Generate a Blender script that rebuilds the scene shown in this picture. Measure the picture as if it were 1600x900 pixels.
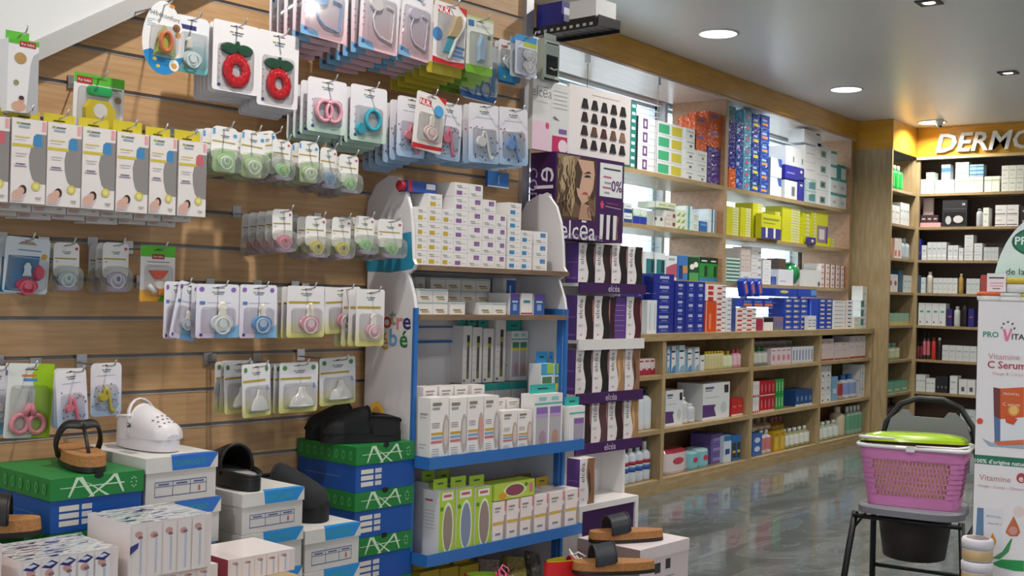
import bpy, math, random
from mathutils import Vector, Matrix
random.seed(7)
for o in list(bpy.data.objects): bpy.data.objects.remove(o)
SC = bpy.context.scene
COL = SC.collection
# ------------------------------------------------------------------ camera
FPX, EYE = 1830.0, 1.25
YAW, ROLL, PIT = math.radians(36.8), math.radians(1.5), math.radians(0.19)
_F = Vector((math.cos(YAW), math.sin(YAW), 0)); _R = Vector((math.sin(YAW), -math.cos(YAW), 0)); _U = Vector((0, 0, 1))
CF = _F*math.cos(PIT) + _U*math.sin(PIT); _U0 = _U*math.cos(PIT) - _F*math.sin(PIT)
CX = _R*math.cos(ROLL) + _U0*math.sin(ROLL); CY = _U0*math.cos(ROLL) - _R*math.sin(ROLL)
CO = Vector((0, 0, EYE))
cam = bpy.data.cameras.new('camera'); camo = bpy.data.objects.new('camera', cam); COL.objects.link(camo)
cam.sensor_width = 36.0; cam.lens = FPX/1600*36.0; cam.clip_start = 0.05; cam.clip_end = 200
camo.matrix_world = Matrix(((CX.x, CY.x, -CF.x, 0), (CX.y, CY.y, -CF.y, 0), (CX.z, CY.z, -CF.z, EYE), (0, 0, 0, 1)))
SC.camera = camo
# ------------------------------------------------------------------ world, exposure
w = bpy.data.worlds.new('daylight'); SC.world = w; w.use_nodes = True
bg = w.node_tree.nodes['Background']; bg.inputs[0].default_value = (0.86, 0.93, 1.0, 1); bg.inputs[1].default_value = 6.0
vs = SC.view_settings; vs.view_transform = 'Standard'; vs.look = 'None'; vs.gamma = 1.0; vs.use_curve_mapping = False
vs.exposure = -0.22
SPOT_W, DISC_W = 24.0, 22.0

# ------------------------------------------------------------------ placing helpers
def ray(x, y): return CF + CX*((x-800)/FPX) - CY*((y-450)/FPX)
def hit(x, y, n, d):
    r = ray(x, y); n = Vector(n); return CO + r*((d - CO.dot(n))/r.dot(n))
def atY(x, y, Y): return hit(x, y, (0, 1, 0), Y)
def atX(x, y, X): return hit(x, y, (1, 0, 0), X)
def atZ(x, y, Z): return hit(x, y, (0, 0, 1), Z)
WA = math.radians(-4.7)                      # the slat wall runs 4.7 degrees off the shelf wall
WSV = Vector((math.cos(WA), math.sin(WA), 0)); WNV = Vector((-math.sin(WA), math.cos(WA), 0)); WD = 2.815
def atW(x, y, d):
    p = hit(x, y, WNV, WD-d); return p.dot(WSV), p.z
def wp(s, d, z): return WSV*s + WNV*(WD-d) + Vector((0, 0, z))   # along the wall, out from the wall, up

# ------------------------------------------------------------------ materials
def lin(h):
    h = h.lstrip('#'); r = []
    for i in (0, 2, 4):
        c = int(h[i:i+2], 16)/255; r.append(c/12.92 if c <= .04045 else ((c+.055)/1.055)**2.4)
    return (r[0], r[1], r[2], 1)
MATS = {}
def newmat(k):
    m = bpy.data.materials.new(k.strip('#@')); m.use_nodes = True
    nt = m.node_tree; return m, nt, nt.nodes['Principled BSDF'], nt.nodes['Material Output']
def noise_bump(nt, b, scale, strength, dist=0.002, stretch=None):
    tc = nt.nodes.new('ShaderNodeTexCoord'); n = nt.nodes.new('ShaderNodeTexNoise'); n.inputs['Scale'].default_value = scale
    src = tc.outputs['Object']
    if stretch:
        mp = nt.nodes.new('ShaderNodeMapping'); mp.inputs['Scale'].default_value = stretch
        nt.links.new(src, mp.inputs[0]); src = mp.outputs[0]
    nt.links.new(src, n.inputs['Vector'])
    bp = nt.nodes.new('ShaderNodeBump'); bp.inputs['Strength'].default_value = strength; bp.inputs['Distance'].default_value = dist
    nt.links.new(n.outputs['Fac'], bp.inputs['Height']); nt.links.new(bp.outputs[0], b.inputs['Normal'])
    return n
def wood(k, c1, c2, rough, stretch, scale=6):
    m, nt, b, o = newmat(k)
    tc = nt.nodes.new('ShaderNodeTexCoord'); mp = nt.nodes.new('ShaderNodeMapping'); mp.inputs['Scale'].default_value = stretch
    n = nt.nodes.new('ShaderNodeTexNoise'); n.inputs['Scale'].default_value = scale; n.inputs['Detail'].default_value = 6
    cr = nt.nodes.new('ShaderNodeValToRGB'); cr.color_ramp.elements[0].color = lin(c1); cr.color_ramp.elements[1].color = lin(c2)
    cr.color_ramp.elements[0].position = .3; cr.color_ramp.elements[1].position = .7
    nt.links.new(tc.outputs['Object'], mp.inputs[0]); nt.links.new(mp.outputs[0], n.inputs['Vector'])
    nt.links.new(n.outputs['Fac'], cr.inputs[0]); nt.links.new(cr.outputs[0], b.inputs['Base Color'])
    b.inputs['Roughness'].default_value = rough
    return m
def clearmat(k, tint, gl, rough=.06):
    m, nt, b, o = newmat(k); nt.nodes.remove(b)
    t = nt.nodes.new('ShaderNodeBsdfTransparent'); t.inputs[0].default_value = lin(tint)
    g = nt.nodes.new('ShaderNodeBsdfGlossy'); g.inputs['Roughness'].default_value = rough
    mx = nt.nodes.new('ShaderNodeMixShader'); lw = nt.nodes.new('ShaderNodeLayerWeight'); lw.inputs[0].default_value = gl
    nt.links.new(lw.outputs['Facing'], mx.inputs[0])
    nt.links.new(t.outputs[0], mx.inputs[1]); nt.links.new(g.outputs[0], mx.inputs[2]); nt.links.new(mx.outputs[0], o.inputs[0])
    return m
def gradmat(k):          # '^c1,c2,c3' printed vertical blend over the piece's own height
    m, nt, b, o = newmat(k); cs = k[1:].split(',')
    tc = nt.nodes.new('ShaderNodeTexCoord'); sx = nt.nodes.new('ShaderNodeSeparateXYZ'); cr = nt.nodes.new('ShaderNodeValToRGB')
    nt.links.new(tc.outputs['Generated'], sx.inputs[0]); nt.links.new(sx.outputs['Z'], cr.inputs[0])
    e = cr.color_ramp.elements
    for i, c in enumerate(cs):
        p, c = c.split('@'); p = float(p)
        if i < 2: e[i].position = p; e[i].color = lin(c)
        else: q = e.new(p); q.color = lin(c)
    nt.links.new(cr.outputs[0], b.inputs['Base Color']); b.inputs['Roughness'].default_value = .45
    return m
def mat(k):
    if k in MATS: return MATS[k]
    if k[0] == '#':
        m, nt, b, o = newmat(k); c, _, s = k.partition(':')
        b.inputs['Base Color'].default_value = lin(c); b.inputs['Roughness'].default_value = {'g': .15, 'm': .8, 'f': .12, 'l': .5}.get(s, .45)
        if s == 'f': noise_bump(nt, b, 34, 1.0, .03)
        if s == 'l': noise_bump(nt, b, 120, .25, .002)
        if s == 'e':
            b.inputs['Emission Color'].default_value = lin(c); b.inputs['Emission Strength'].default_value = 3.0
    elif k[0] == '^': m = gradmat(k)
    elif k == '@slat': m = wood(k, 'bd9468', 'd0aa80', .42, (1.2, 1.2, 14), 5)
    elif k == '@shelf': m = wood(k, '967f59', 'ab9570', .4, (1.5, 6, 9), 5)
    elif k == '@shelfv': m = wood(k, '9c865f', 'b29d78', .4, (9, 9, 1.2), 5)
    elif k == '@inner': m = wood(k, '9c7456', 'b28a68', .35, (1.5, 6, 10), 5)
    elif k == '@soffit': m = wood(k, 'c7b0a0', 'd8c4b4', .3, (1.2, 10, 6), 4)
    elif k == '@cornice': m = wood(k, 'bf8a2e', 'd29e42', .24, (1.2, 6, 10), 4)
    elif k == '@dermo': m = wood(k, 'c8912a', 'd8a038', .25, (6, 1.2, 10), 4)
    elif k == '@brownshelf': m = wood(k, '6f5844', '8a705a', .5, (2, 8, 8), 5)
    elif k == '@cork': m = wood(k, '94602f', 'b07c48', .7, (30, 30, 30), 6)
    elif k == '@metal':
        m, nt, b, o = newmat(k); b.inputs['Base Color'].default_value = (.62, .62, .64, 1); b.inputs['Metallic'].default_value = 1; b.inputs['Roughness'].default_value = .28
    elif k == '@alu':
        m, nt, b, o = newmat(k); b.inputs['Base Color'].default_value = (.5, .5, .52, 1); b.inputs['Metallic'].default_value = .8; b.inputs['Roughness'].default_value = .45
        noise_bump(nt, b, 60, .05)
    elif k == '@clear': m = clearmat(k, 'fbfbfb', .25)
    elif k == '@milky':
        m = clearmat(k, 'f0f2ee', .3, .15); nt = m.node_tree; o = nt.nodes['Material Output']; src = o.inputs[0].links[0].from_socket
        df = nt.nodes.new('ShaderNodeBsdfDiffuse'); df.inputs[0].default_value = (.8, .82, .78, 1); mx = nt.nodes.new('ShaderNodeMixShader'); mx.inputs[0].default_value = .10
        nt.links.new(src, mx.inputs[1]); nt.links.new(df.outputs[0], mx.inputs[2]); nt.links.new(mx.outputs[0], o.inputs[0])
    elif k == '@clearg': m = clearmat(k, 'e2efd8', .3)
    elif k == '@glass': m = clearmat(k, 'f4fafc', .12, .02)
    elif k == '@blind':
        m, nt, b, o = newmat(k); b.inputs['Base Color'].default_value = (.85, .86, .86, 1); b.inputs['Roughness'].default_value = .6
        t = nt.nodes.new('ShaderNodeBsdfTranslucent'); t.inputs[0].default_value = (.85, .88, .9, 1); mx = nt.nodes.new('ShaderNodeMixShader'); mx.inputs[0].default_value = .55
        nt.links.new(b.outputs[0], mx.inputs[1]); nt.links.new(t.outputs[0], mx.inputs[2]); nt.links.new(mx.outputs[0], o.inputs[0])
    elif k == '@plaster':
        m, nt, b, o = newmat(k); b.inputs['Base Color'].default_value = (.72, .72, .72, 1); b.inputs['Roughness'].default_value = .8; noise_bump(nt, b, 90, .06)
    elif k == '@ceiling':
        m, nt, b, o = newmat(k); b.inputs['Base Color'].default_value = (.76, .77, .79, 1); b.inputs['Roughness'].default_value = .32; noise_bump(nt, b, 70, .03)
    elif k == '@marble':
        m, nt, b, o = newmat(k)
        tc = nt.nodes.new('ShaderNodeTexCoord'); n = nt.nodes.new('ShaderNodeTexNoise'); n.inputs['Scale'].default_value = 1.6; n.inputs['Detail'].default_value = 9; n.inputs['Distortion'].default_value = 1.6
        mp = nt.nodes.new('ShaderNodeMapping'); mp.inputs['Rotation'].default_value = (0, 0, .5); mp.inputs['Scale'].default_value = (1, 2.6, 1)
        cr = nt.nodes.new('ShaderNodeValToRGB'); e = cr.color_ramp.elements
        e[0].position = .30; e[0].color = lin('565c5d'); e[1].position = .72; e[1].color = lin('70777a')
        q = e.new(.48); q.color = lin('62696a'); q = e.new(.505); q.color = lin('777d7e'); q = e.new(.53); q.color = lin('666d6e')
        nt.links.new(tc.outputs['Object'], mp.inputs[0]); nt.links.new(mp.outputs[0], n.inputs['Vector']); nt.links.new(n.outputs['Fac'], cr.inputs[0]); nt.links.new(cr.outputs[0], b.inputs['Base Color'])
        b.inputs['Roughness'].default_value = .1
        n2 = nt.nodes.new('ShaderNodeTexNoise'); n2.inputs['Scale'].default_value = 5; nt.links.new(tc.outputs['Object'], n2.inputs['Vector'])
        bp = nt.nodes.new('ShaderNodeBump'); bp.inputs['Strength'].default_value = .08; bp.inputs['Distance'].default_value = .02
        nt.links.new(n2.outputs['Fac'], bp.inputs['Height']); nt.links.new(bp.outputs[0], b.inputs['Normal'])
    elif k == '@tissue':     # shrink wrapped packs printed with blue script on silver
        m, nt, b, o = newmat(k)
        tc = nt.nodes.new('ShaderNodeTexCoord'); n = nt.nodes.new('ShaderNodeTexNoise'); n.inputs['Scale'].default_value = 30; n.inputs['Detail'].default_value = 3; n.inputs['Distortion'].default_value = 1.5
        mp = nt.nodes.new('ShaderNodeMapping'); mp.inputs['Scale'].default_value = (.6, 2.2, 1)
        cr = nt.nodes.new('ShaderNodeValToRGB'); e = cr.color_ramp.elements
        e[0].position = .40; e[0].color = lin('20265e'); e[1].position = .47; e[1].color = lin('c9c6c2')
        q = e.new(.62); q.color = lin('b8bcbc'); q = e.new(.68); q.color = lin('6f8fa8')
        nt.links.new(tc.outputs['Object'], mp.inputs[0]); nt.links.new(mp.outputs[0], n.inputs['Vector']); nt.links.new(n.outputs['Fac'], cr.inputs[0]); nt.links.new(cr.outputs[0], b.inputs['Base Color'])
        b.inputs['Roughness'].default_value = .18
    else: raise KeyError(k)
    MATS[k] = m; return m

# ------------------------------------------------------------------ text outlines
TXT = {}
def textmesh(s):
    if s in TXT: return TXT[s]
    cu = bpy.data.curves.new('t', 'FONT'); cu.body = s.lstrip('*'); cu.resolution_u = 2; cu.size = 1.0; cu.offset = .018 if s[0] == '*' else 0
    ob = bpy.data.objects.new('t', cu); COL.objects.link(ob)
    me = bpy.data.meshes.new_from_object(ob)
    vs_ = [(v.co.x, v.co.y) for v in me.vertices]; fs = [tuple(p.vertices) for p in me.polygons]
    bpy.data.objects.remove(ob); bpy.data.curves.remove(cu); bpy.data.meshes.remove(me)
    x0 = min(v[0] for v in vs_); x1 = max(v[0] for v in vs_); y0 = 0; y1 = .7
    vs_ = [(v[0]-(x0+x1)/2, v[1]-.35) for v in vs_]
    TXT[s] = (vs_, fs, x1-x0); return TXT[s]

# ------------------------------------------------------------------ mesh builder
class MB:
    def __init__(self): self.v = []; self.f = []; self.fm = []; self.fs = []; self.mats = []
    def mi(self, k):
        if k not in self.mats: self.mats.append(k)
        return self.mats.index(k)
    def add(self, vs_, fs, k, smooth=False):
        b = len(self.v); self.v += [tuple(p) for p in vs_]; i = self.mi(k)
        for f in fs: self.f.append([b+j for j in f]); self.fm.append(i); self.fs.append(smooth)
        return self
    def box(self, x0, x1, y0, y1, z0, z1, k, **over):       # over: f l r t b k(back) materials
        P = [(x0, y0, z0), (x1, y0, z0), (x1, y1, z0), (x0, y1, z0), (x0, y0, z1), (x1, y0, z1), (x1, y1, z1), (x0, y1, z1)]
        F = dict(f=(0, 1, 5, 4), r=(1, 2, 6, 5), k=(2, 3, 7, 6), l=(3, 0, 4, 7), t=(4, 5, 6, 7), b=(3, 2, 1, 0))
        b = len(self.v); self.v += P
        for n, f in F.items(): self.f.append([b+j for j in f]); self.fm.append(self.mi(over.get(n, k))); self.fs.append(False)
        return self
    def hexa(self, pts, k):     # 8 points: bottom ring 4, top ring 4
        return self.add(pts, [(0, 1, 5, 4), (1, 2, 6, 5), (2, 3, 7, 6), (3, 0, 4, 7), (4, 5, 6, 7), (3, 2, 1, 0)], k)
    def prism(self, poly, y0, y1, k, side=None, back=None, scale=1.0, smooth=False):   # poly in x,z ; y0 is the front face
        n = len(poly); cx = sum(p[0] for p in poly)/n; cz = sum(p[1] for p in poly)/n
        fr = [(cx+(p[0]-cx)*scale, y0, cz+(p[1]-cz)*scale) for p in poly]; bk = [(p[0], y1, p[1]) for p in poly]
        self.add(fr, [tuple(range(n))], k); self.add(bk, [tuple(range(n-1, -1, -1))], back or side or k)
        self.add(fr+bk, [(i, n+i, n+(i+1) % n, (i+1) % n) for i in range(n)], side or k, smooth)
        return self
    def tube(self, pts, r, k, n=6, closed=False, smooth=True, flat=1.0):
        P = [Vector(p) for p in pts]; rings = []; m = len(P); up = None
        for i, p in enumerate(P):
            if closed: t = P[(i+1) % m]-P[i-1]
            else: t = P[min(i+1, m-1)]-P[max(i-1, 0)]
            t.normalize()
            if up is None: up = Vector((0, 0, 1)) if abs(t.z) < .9 else Vector((1, 0, 0))
            a = t.cross(up)
            if a.length < 1e-4: a = t.orthogonal()
            a.normalize(); b = a.cross(t).normalized(); up = b
            rr = r[i] if isinstance(r, (list, tuple)) else r
            rings.append([p + a*(math.cos(2*math.pi*j/n)*rr) + b*(math.sin(2*math.pi*j/n)*rr*flat) for j in range(n)])
        vs_ = [q for g in rings for q in g]; fs = []
        for i in range(m if closed else m-1):
            a, b = i*n, ((i+1) % m)*n
            for j in range(n): fs.append((a+j, a+(j+1) % n, b+(j+1) % n, b+j))
        if not closed: fs.append(tuple(range(n-1, -1, -1))); fs.append(tuple((m-1)*n+j for j in range(n)))
        return self.add(vs_, fs, k, smooth)
    def lathe(self, prof, k, c=(0, 0, 0), n=14, sx=1.0, sy=1.0, smooth=True, bands=None):   # prof (r,z); bands: material per segment
        vs_ = []
        for r, z in prof:
            for j in range(n):
                a = 2*math.pi*j/n; vs_.append((c[0]+r*sx*math.cos(a), c[1]+r*sy*math.sin(a), c[2]+z))
        b = len(self.v); self.v += vs_
        for i in range(len(prof)-1):
            kk = self.mi(bands[i] if bands else k)
            for j in range(n):
                self.f.append([b+i*n+j, b+i*n+(j+1) % n, b+(i+1)*n+(j+1) % n, b+(i+1)*n+j]); self.fm.append(kk); self.fs.append(smooth)
        self.f.append([b+j for j in range(n-1, -1, -1)]); self.fm.append(self.mi(bands[0] if bands else k)); self.fs.append(False)
        self.f.append([b+(len(prof)-1)*n+j for j in range(n)]); self.fm.append(self.mi(bands[-1] if bands else k)); self.fs.append(False)
        return self
    def prints(self, face, specs, w, h, d, y0=0.0):     # flat print on the faces of a box x:-w/2..w/2 y:y0..y0+d z:0..h
        for i, sp in enumerate(specs):
            fc, kind = sp[0], sp[1]
            e = .0003+.00006*i
            if fc == 'f': O, U, V = Vector((-w/2, y0-e, 0)), Vector((w, 0, 0)), Vector((0, 0, h))
            elif fc == 'l': O, U, V = Vector((-w/2-e, y0+d, 0)), Vector((0, -d, 0)), Vector((0, 0, h))
            elif fc == 'r': O, U, V = Vector((w/2+e, y0, 0)), Vector((0, d, 0)), Vector((0, 0, h))
            else: O, U, V = Vector((-w/2, y0, h+e)), Vector((w, 0, 0)), Vector((0, d, 0))
            W_, H_ = U.length, V.length
            if kind == 'r':
                u0, v0, u1, v1, k = sp[2:]; pl = [(u0, v0), (u1, v0), (u1, v1), (u0, v1)]
            elif kind == 'e':
                cu, cv, ru, rv, k = sp[2:]; pl = [(cu+ru*math.cos(2*math.pi*j/18), cv+rv*math.sin(2*math.pi*j/18)) for j in range(18)]
            elif kind == 'p': pl, k = sp[2:]
            elif kind == 't':
                s, cu, cv, sz, k, rot = sp[2:]; tv, tf, tw = textmesh(s); c, sn = math.cos(math.radians(rot)), math.sin(math.radians(rot))
                un, vn = U/W_, V/H_
                pts = [O+U*cu+V*cv + un*((x*c-y*sn)*sz) + vn*((x*sn+y*c)*sz) for x, y in tv]
                self.add(pts, tf, k); continue
            pts = [O+U*u+V*v for u, v in pl]
            self.add(pts, [tuple(range(len(pts)))], k)
        return self
    def mesh(self, name):
        me = bpy.data.meshes.new(name); me.from_pydata(self.v, [], self.f)
        for k in self.mats: me.materials.append(mat(k))
        me.polygons.foreach_set('material_index', self.fm); me.polygons.foreach_set('use_smooth', self.fs); me.update()
        return me
    def build(self, name, parent=None, loc=None, rz=0.0, rot=None):
        return link(name, self.mesh(name), parent, loc, rz, rot)
KID = {}
def link(name, data, parent=None, loc=None, rz=0.0, rot=None):
    o = bpy.data.objects.new(name, data); COL.objects.link(o)
    if parent is not None: o.parent = parent; KID.setdefault(parent.name, []).append(o)
    if loc is not None: o.location = loc
    o.rotation_euler = rot if rot else (0, 0, rz)
    return o
def tag(o, label, cat=None, group=None, kind=None):
    if label: o['label'] = label
    if cat: o['category'] = cat
    if group: o['group'] = group
    if kind: o['kind'] = kind
    return o
def thing(name, label, cat, loc=(0, 0, 0), rz=0.0, group=None, rot=None):
    return tag(link(name, None, None, loc, rz, rot), label, cat, group)
def copy_tree(o, parent=None):
    c = o.copy(); COL.objects.link(c)
    if parent is not None: c.parent = parent; KID.setdefault(parent.name, []).append(c)
    for ch in KID.get(o.name, []): copy_tree(ch, c)
    return c
def struct(o): o['kind'] = 'structure'; return o
def rrect(w, h, r, n=4, cx=0.0, z0=0.0):        # rounded rectangle in x,z standing on z0
    P = []
    for (x, z, a0) in ((w/2-r, r, -90), (w/2-r, h-r, 0), (-w/2+r, h-r, 90), (-w/2+r, r, 180)):
        for i in range(n+1):
            a = math.radians(a0+90*i/n); P.append((cx+x+r*math.cos(a), z0+z+r*math.sin(a)))
    return P
def ell(cx, cz, rx, rz, n=18): return [(cx+rx*math.cos(2*math.pi*i/n), cz+rz*math.sin(2*math.pi*i/n)) for i in range(n)]
def smooth(P, n=5):
    P = [Vector(p) for p in P]; out = []
    for i in range(len(P)-1):
        a, b, c, d = P[max(i-1, 0)], P[i], P[i+1], P[min(i+2, len(P)-1)]
        for j in range(n):
            t = j/n; out.append(.5*((2*b)+(c-a)*t+(2*a-5*b+4*c-d)*t*t+(3*b-a-3*c+d)*t**3))
    return out+[P[-1]]
def shift(poly, dx, dz): return [(x+dx, z+dz) for x, z in poly]
def carton_mesh(name, w, h, d, base, prints=(), over={}):
    return MB().box(-w/2, w/2, 0, d, 0, h, base, **over).prints('', prints, w, h, d).mesh(name)
# ================================================================== the room
CEIL = 2.87
struct(MB().box(-3, 11.6, -3.4, 4.6, -.06, 0, '@marble').build('floor'))
struct(MB().box(-3, 11.6, -3.4, 4.6, CEIL, CEIL+.06, '@ceiling').build('ceiling'))
struct(MB().box(-3, 11.6, -3.5, -3.4, 0, CEIL, '@plaster').build('wall_right'))
struct(MB().box(11.32, 11.6, -3.4, 4.6, 0, CEIL, '@plaster').build('wall_end'))
fo = struct(MB().box(-3.1, -3, -3.4, 4.6, 2.3, CEIL, '@plaster').build('wall_front_unseen'))  # unseen wall added to cut daylight from behind; piers narrow its opening
for y0, y1 in ((-3.4, -2.2), (-1.0, 4.6)): MB().box(-3.1, -3, y0, y1, 0, 2.3, '@plaster').build('wall_pier', fo)
WX0, WX1, WX2, WX3 = 4.9, 7.72, 7.76, 10.26      # two windows in the back wall
WZ0, WZ1 = 1.03, 2.70
wb = struct(MB().box(3.2, 11.32, 4.38, 4.6, 0, WZ0, '@plaster').build('wall_back'))
for i, (x0, x1) in enumerate(((3.2, WX0), (WX1, WX2), (WX3, 11.32))):
    MB().box(x0, x1, 4.38, 4.6, WZ0, WZ1, '@plaster').build('wall_pier', wb)
MB().box(3.2, 11.32, 4.38, 4.6, WZ1, CEIL, '@plaster').build('wall_lintel', wb)
slatm = MB().prism([(-.5, 0), (.5, 0), (.5, .002), (-.5, .002)], -.022, .022, '@blind').mesh('blind_slat')
for n, (x0, x1) in enumerate(((WX0, WX1), (WX2, WX3)), 1):
    fr = MB()
    for a, b, c, d in ((x0, x0+.05, WZ0, WZ1), (x1-.05, x1, WZ0, WZ1), (x0, x1, WZ0, WZ0+.05), (x0, x1, WZ1-.05, WZ1), (x0+.93, x0+.96, WZ0, WZ1), (x1-.96, x1-.93, WZ0, WZ1)):
        fr.box(a, b, 4.44, 4.49, c, d, '#3a3634' if x0 < a and b < x1 else '#b8bcc0')
    wi = struct(fr.build('window_%d' % n))
    MB().box(x0, x1, 4.462, 4.468, WZ0, WZ1, '@glass').build('window_pane', wi)
    hr = MB().box(x0+.03, x1-.03, 4.385, 4.425, WZ1-.03, WZ1-.005, '#e8e8e8').build('blind_headrail', wi)
    z = WZ0+.08
    while z < WZ1-.07:
        o = link('blind_slat', slatm, wi, ((x0+x1)/2, 4.405, z), rot=(math.radians(9), 0, 0)); o.scale = (x1-x0-.06, 1, 1); z += .042
# ---- slat wall under the stairs
S0, S1, GP, GZ = -.2, 3.20, .0993, .855
sw = struct(MB().box(S0, S1, .022, .045, 0, CEIL, '#5a4a3a').build('wall_slat', None, wp(0, 0, 0), WA))
k0 = -8
pm = MB().box(S0, S1, 0, .021, .0058, GP-.0058, '@slat').mesh('slat_plank')
gm = MB().box(S0, S1, .007, .0215, -.005, .0055, '#8a8684').box(S0, S1, -.0012, .008, -.0056, -.0032, '#b4b0ae').mesh('groove_insert')
zs = []
for k in range(k0, 21):
    z = GZ + k*GP
    if z+GP > CEIL: break
    zs.append(z); link('slat_plank', pm, sw, (0, 0, z)); link('groove_insert', gm, sw, (0, 0, z))
MB().box(S0, S1, 0, .021, 0, zs[0]-.006, '@slat').build('slat_plank', sw)
MB().box(S0, S1, 0, .021, zs[-1]+GP, CEIL, '@slat').build('slat_plank', sw)
struct(MB().box(S1, S1+.04, -.02, .05, 0, CEIL, '@alu').box(S1+.04, S1+.055, .0, .05, 0, CEIL, '#c9c6c4').build('trim_1', None, wp(0, 0, 0), WA))
pe = wp(S1+.02, -.04, 0)
struct(MB().box(pe.x-.05, pe.x+.03, pe.y+.02, 4.38, 0, CEIL, '@plaster').build('wall_return'))
# stair side rising over the slat wall, with its grey edge board
sl = (atW(240, 10, .05)[1]-atW(0, 121, .05)[1])/(atW(240, 10, .05)[0]-atW(0, 121, .05)[0]); sa, za = atW(0, 121, .05)
def strline(s): return za + sl*(s-sa)
st1 = sa+(CEIL-za)/sl
poly = [(S0, strline(S0)+.05), (st1-.05/sl, CEIL), (S0, CEIL)]
struct(MB().prism(poly, -.055, -.002, '@plaster').build('wall_stair', None, wp(0, 0, 0), WA))
struct(MB().prism([(S0, strline(S0)), (st1, CEIL), (st1-.052/sl, CEIL), (S0, strline(S0)+.052)], -.075, -.0022, '#b9b7b5').build('trim_2', None, wp(0, 0, 0), WA))
# ---- ceiling lamps
def disc_lamp(x, y, lab, r=.115):
    t = thing('ceiling_light', lab, 'lamp', (x, y, CEIL), group='round ceiling panels')
    MB().lathe([(r+.012, -.006), (r+.012, 0)], '#e8e8e8').lathe([(r, -.008), (r+.012, -.006)], '#e8e8e8', n=24).build('bezel', t)
    MB().lathe([(r-.002, -.0085), (r-.002, -.0075)], '#ffffff:e', n=24).build('diffuser', t)
    L = bpy.data.lights.new('disc_light', 'AREA'); L.shape = 'DISK'; L.size = r*2; L.energy = DISC_W; L.color = (1, .96, .9); L.spread = math.radians(150)
    link('disc_light', L, t, (0, 0, -.012))
def spot_lamp(x, y, lab, k=1.0):
    t = thing('ceiling_spotlight', lab, 'lamp', (x, y, CEIL), group='square ceiling spotlights')
    b = MB()
    for a, c, d, e in ((-.06, .06, -.06, -.035), (-.06, .06, .035, .06), (-.06, -.035, -.035, .035), (.035, .06, -.035, .035)): b.box(a, c, d, e, -.008, 0, '#2c2c2e')
    b.build('frame', t)
    MB().lathe([(.033, -.007), (.033, -.001)], '#fffaf0:e', n=18).build('bulb', t)
    L = bpy.data.lights.new('spot_light', 'AREA'); L.shape = 'DISK'; L.size = .07; L.energy = SPOT_W*k; L.color = (1, .95, .88); L.spread = math.radians(160)
    link('spot_light', L, t, (0, 0, -.012))
for x, y, l in ((6.48, 3.32, 'round bright ceiling panel beside the amber cornice of the window shelves'), (8.68, 3.35, 'round bright ceiling panel above the white stacks of cartons'),
             (10.62, 3.30, 'round bright ceiling panel at the corner by the security camera')): disc_lamp(x, y, l)
for x, y, l in ((6.37, 2.01, 'small square ceiling spotlight near the large round panel'), (8.58, 2.15, 'small square ceiling spotlight in front of the lettered dermo sign')): spot_lamp(x, y, l)
for x, l in ((4.2, 'above the purple hair colour stand'), (2.0, 'above the hooks of pacifier cards'), (-.2, 'at the foot of the stair side')): spot_lamp(x, 1.75, 'small square ceiling spotlight '+l, 1.0)
for x, l in ((6.4, 'above the open marble floor'), (8.6, 'farther down the shop before the cosmetics'), (4.2, 'above the grey chair and basket'), (2.0, 'behind the white serum display')): spot_lamp(x, -.6, 'small square ceiling spotlight '+l)
# ---- security camera
p = atZ(1468, 187, CEIL); cc = thing('security_camera', 'small white dome security camera under the ceiling by the sign', 'camera', (p.x, p.y, CEIL)); cc.scale = (.8, .8, .7)
MB().lathe([(.03, -.05), (.042, -.04), (.045, 0)], '#e4e4e4', n=16).build('base', cc)
MB().lathe([(.004, -.105), (.022, -.097), (.034, -.075), (.036, -.05)], '#d8d8d8', n=16).build('dome', cc)
MB().lathe([(.016, -.03), (.016, .004)], '#151515:g', n=12).build('lens', cc, (-.022, -.012, -.082), rot=(0, math.radians(-70), 0))

# ================================================================== window shelving
UY, LY = 3.875, 3.67
US = [2.06, 1.71, 1.36]
us = thing('window_shelving', 'light wood shelving in front of the blinds under an amber cornice', 'shelving', (0, UY, 0))
MB().box(4.4, 10.30, -.02, .02, 2.71, CEIL-.002, '@cornice').build('cornice', us)
MB().box(4.4, 10.30, .0, .45, 2.69, 2.712, '@soffit').build('soffit', us)
for z in US: MB().box(4.6, 10.24, 0, .44, z-.03, z, '@shelf').build('shelf', us)
MB().box(7.715, 7.765, -.002, .44, 1.012, 2.69, '@shelfv', l='@inner').build('divider', us)
MB().box(10.20, 10.26, -.002, .44, 1.012, 2.69, '@shelfv', l='@inner').build('end_panel', us)
for x, z0 in ((6.75, 1.36), (5.9, 1.36)):
    MB().tube([(x, .012, 2.69), (x, .012, z0)], .0025, '#8a8a88', n=5).box(x-.014, x+.014, .002, .026, 2.64, 2.69, '@metal').build('tension_wire', us)
ls = thing('base_shelving', 'low light wood shelf unit with open bays under the long ledge', 'shelving', (0, LY, 0))
MB().box(4.9, 10.30, -.012, .66, .965, 1.01, '@shelf').build('worktop', ls)
MB().box(4.9, 10.30, -.004, .03, 0, .0565, '@shelf').build('plinth', ls)
LS = [.75, .405, .085]
for z in LS: MB().box(4.9, 10.28, 0, .36, z-.028, z, '@shelf').build('shelf', ls)
MB().box(4.9, 10.28, .36, .375, .085, .965, '@inner').build('back_panel', ls)
for x in (5.25, 6.535, 7.825, 9.095, 10.275): MB().box(x-.02, x+.022, -.002, .36, .03, .965, '@shelfv').build('divider', ls)
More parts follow.
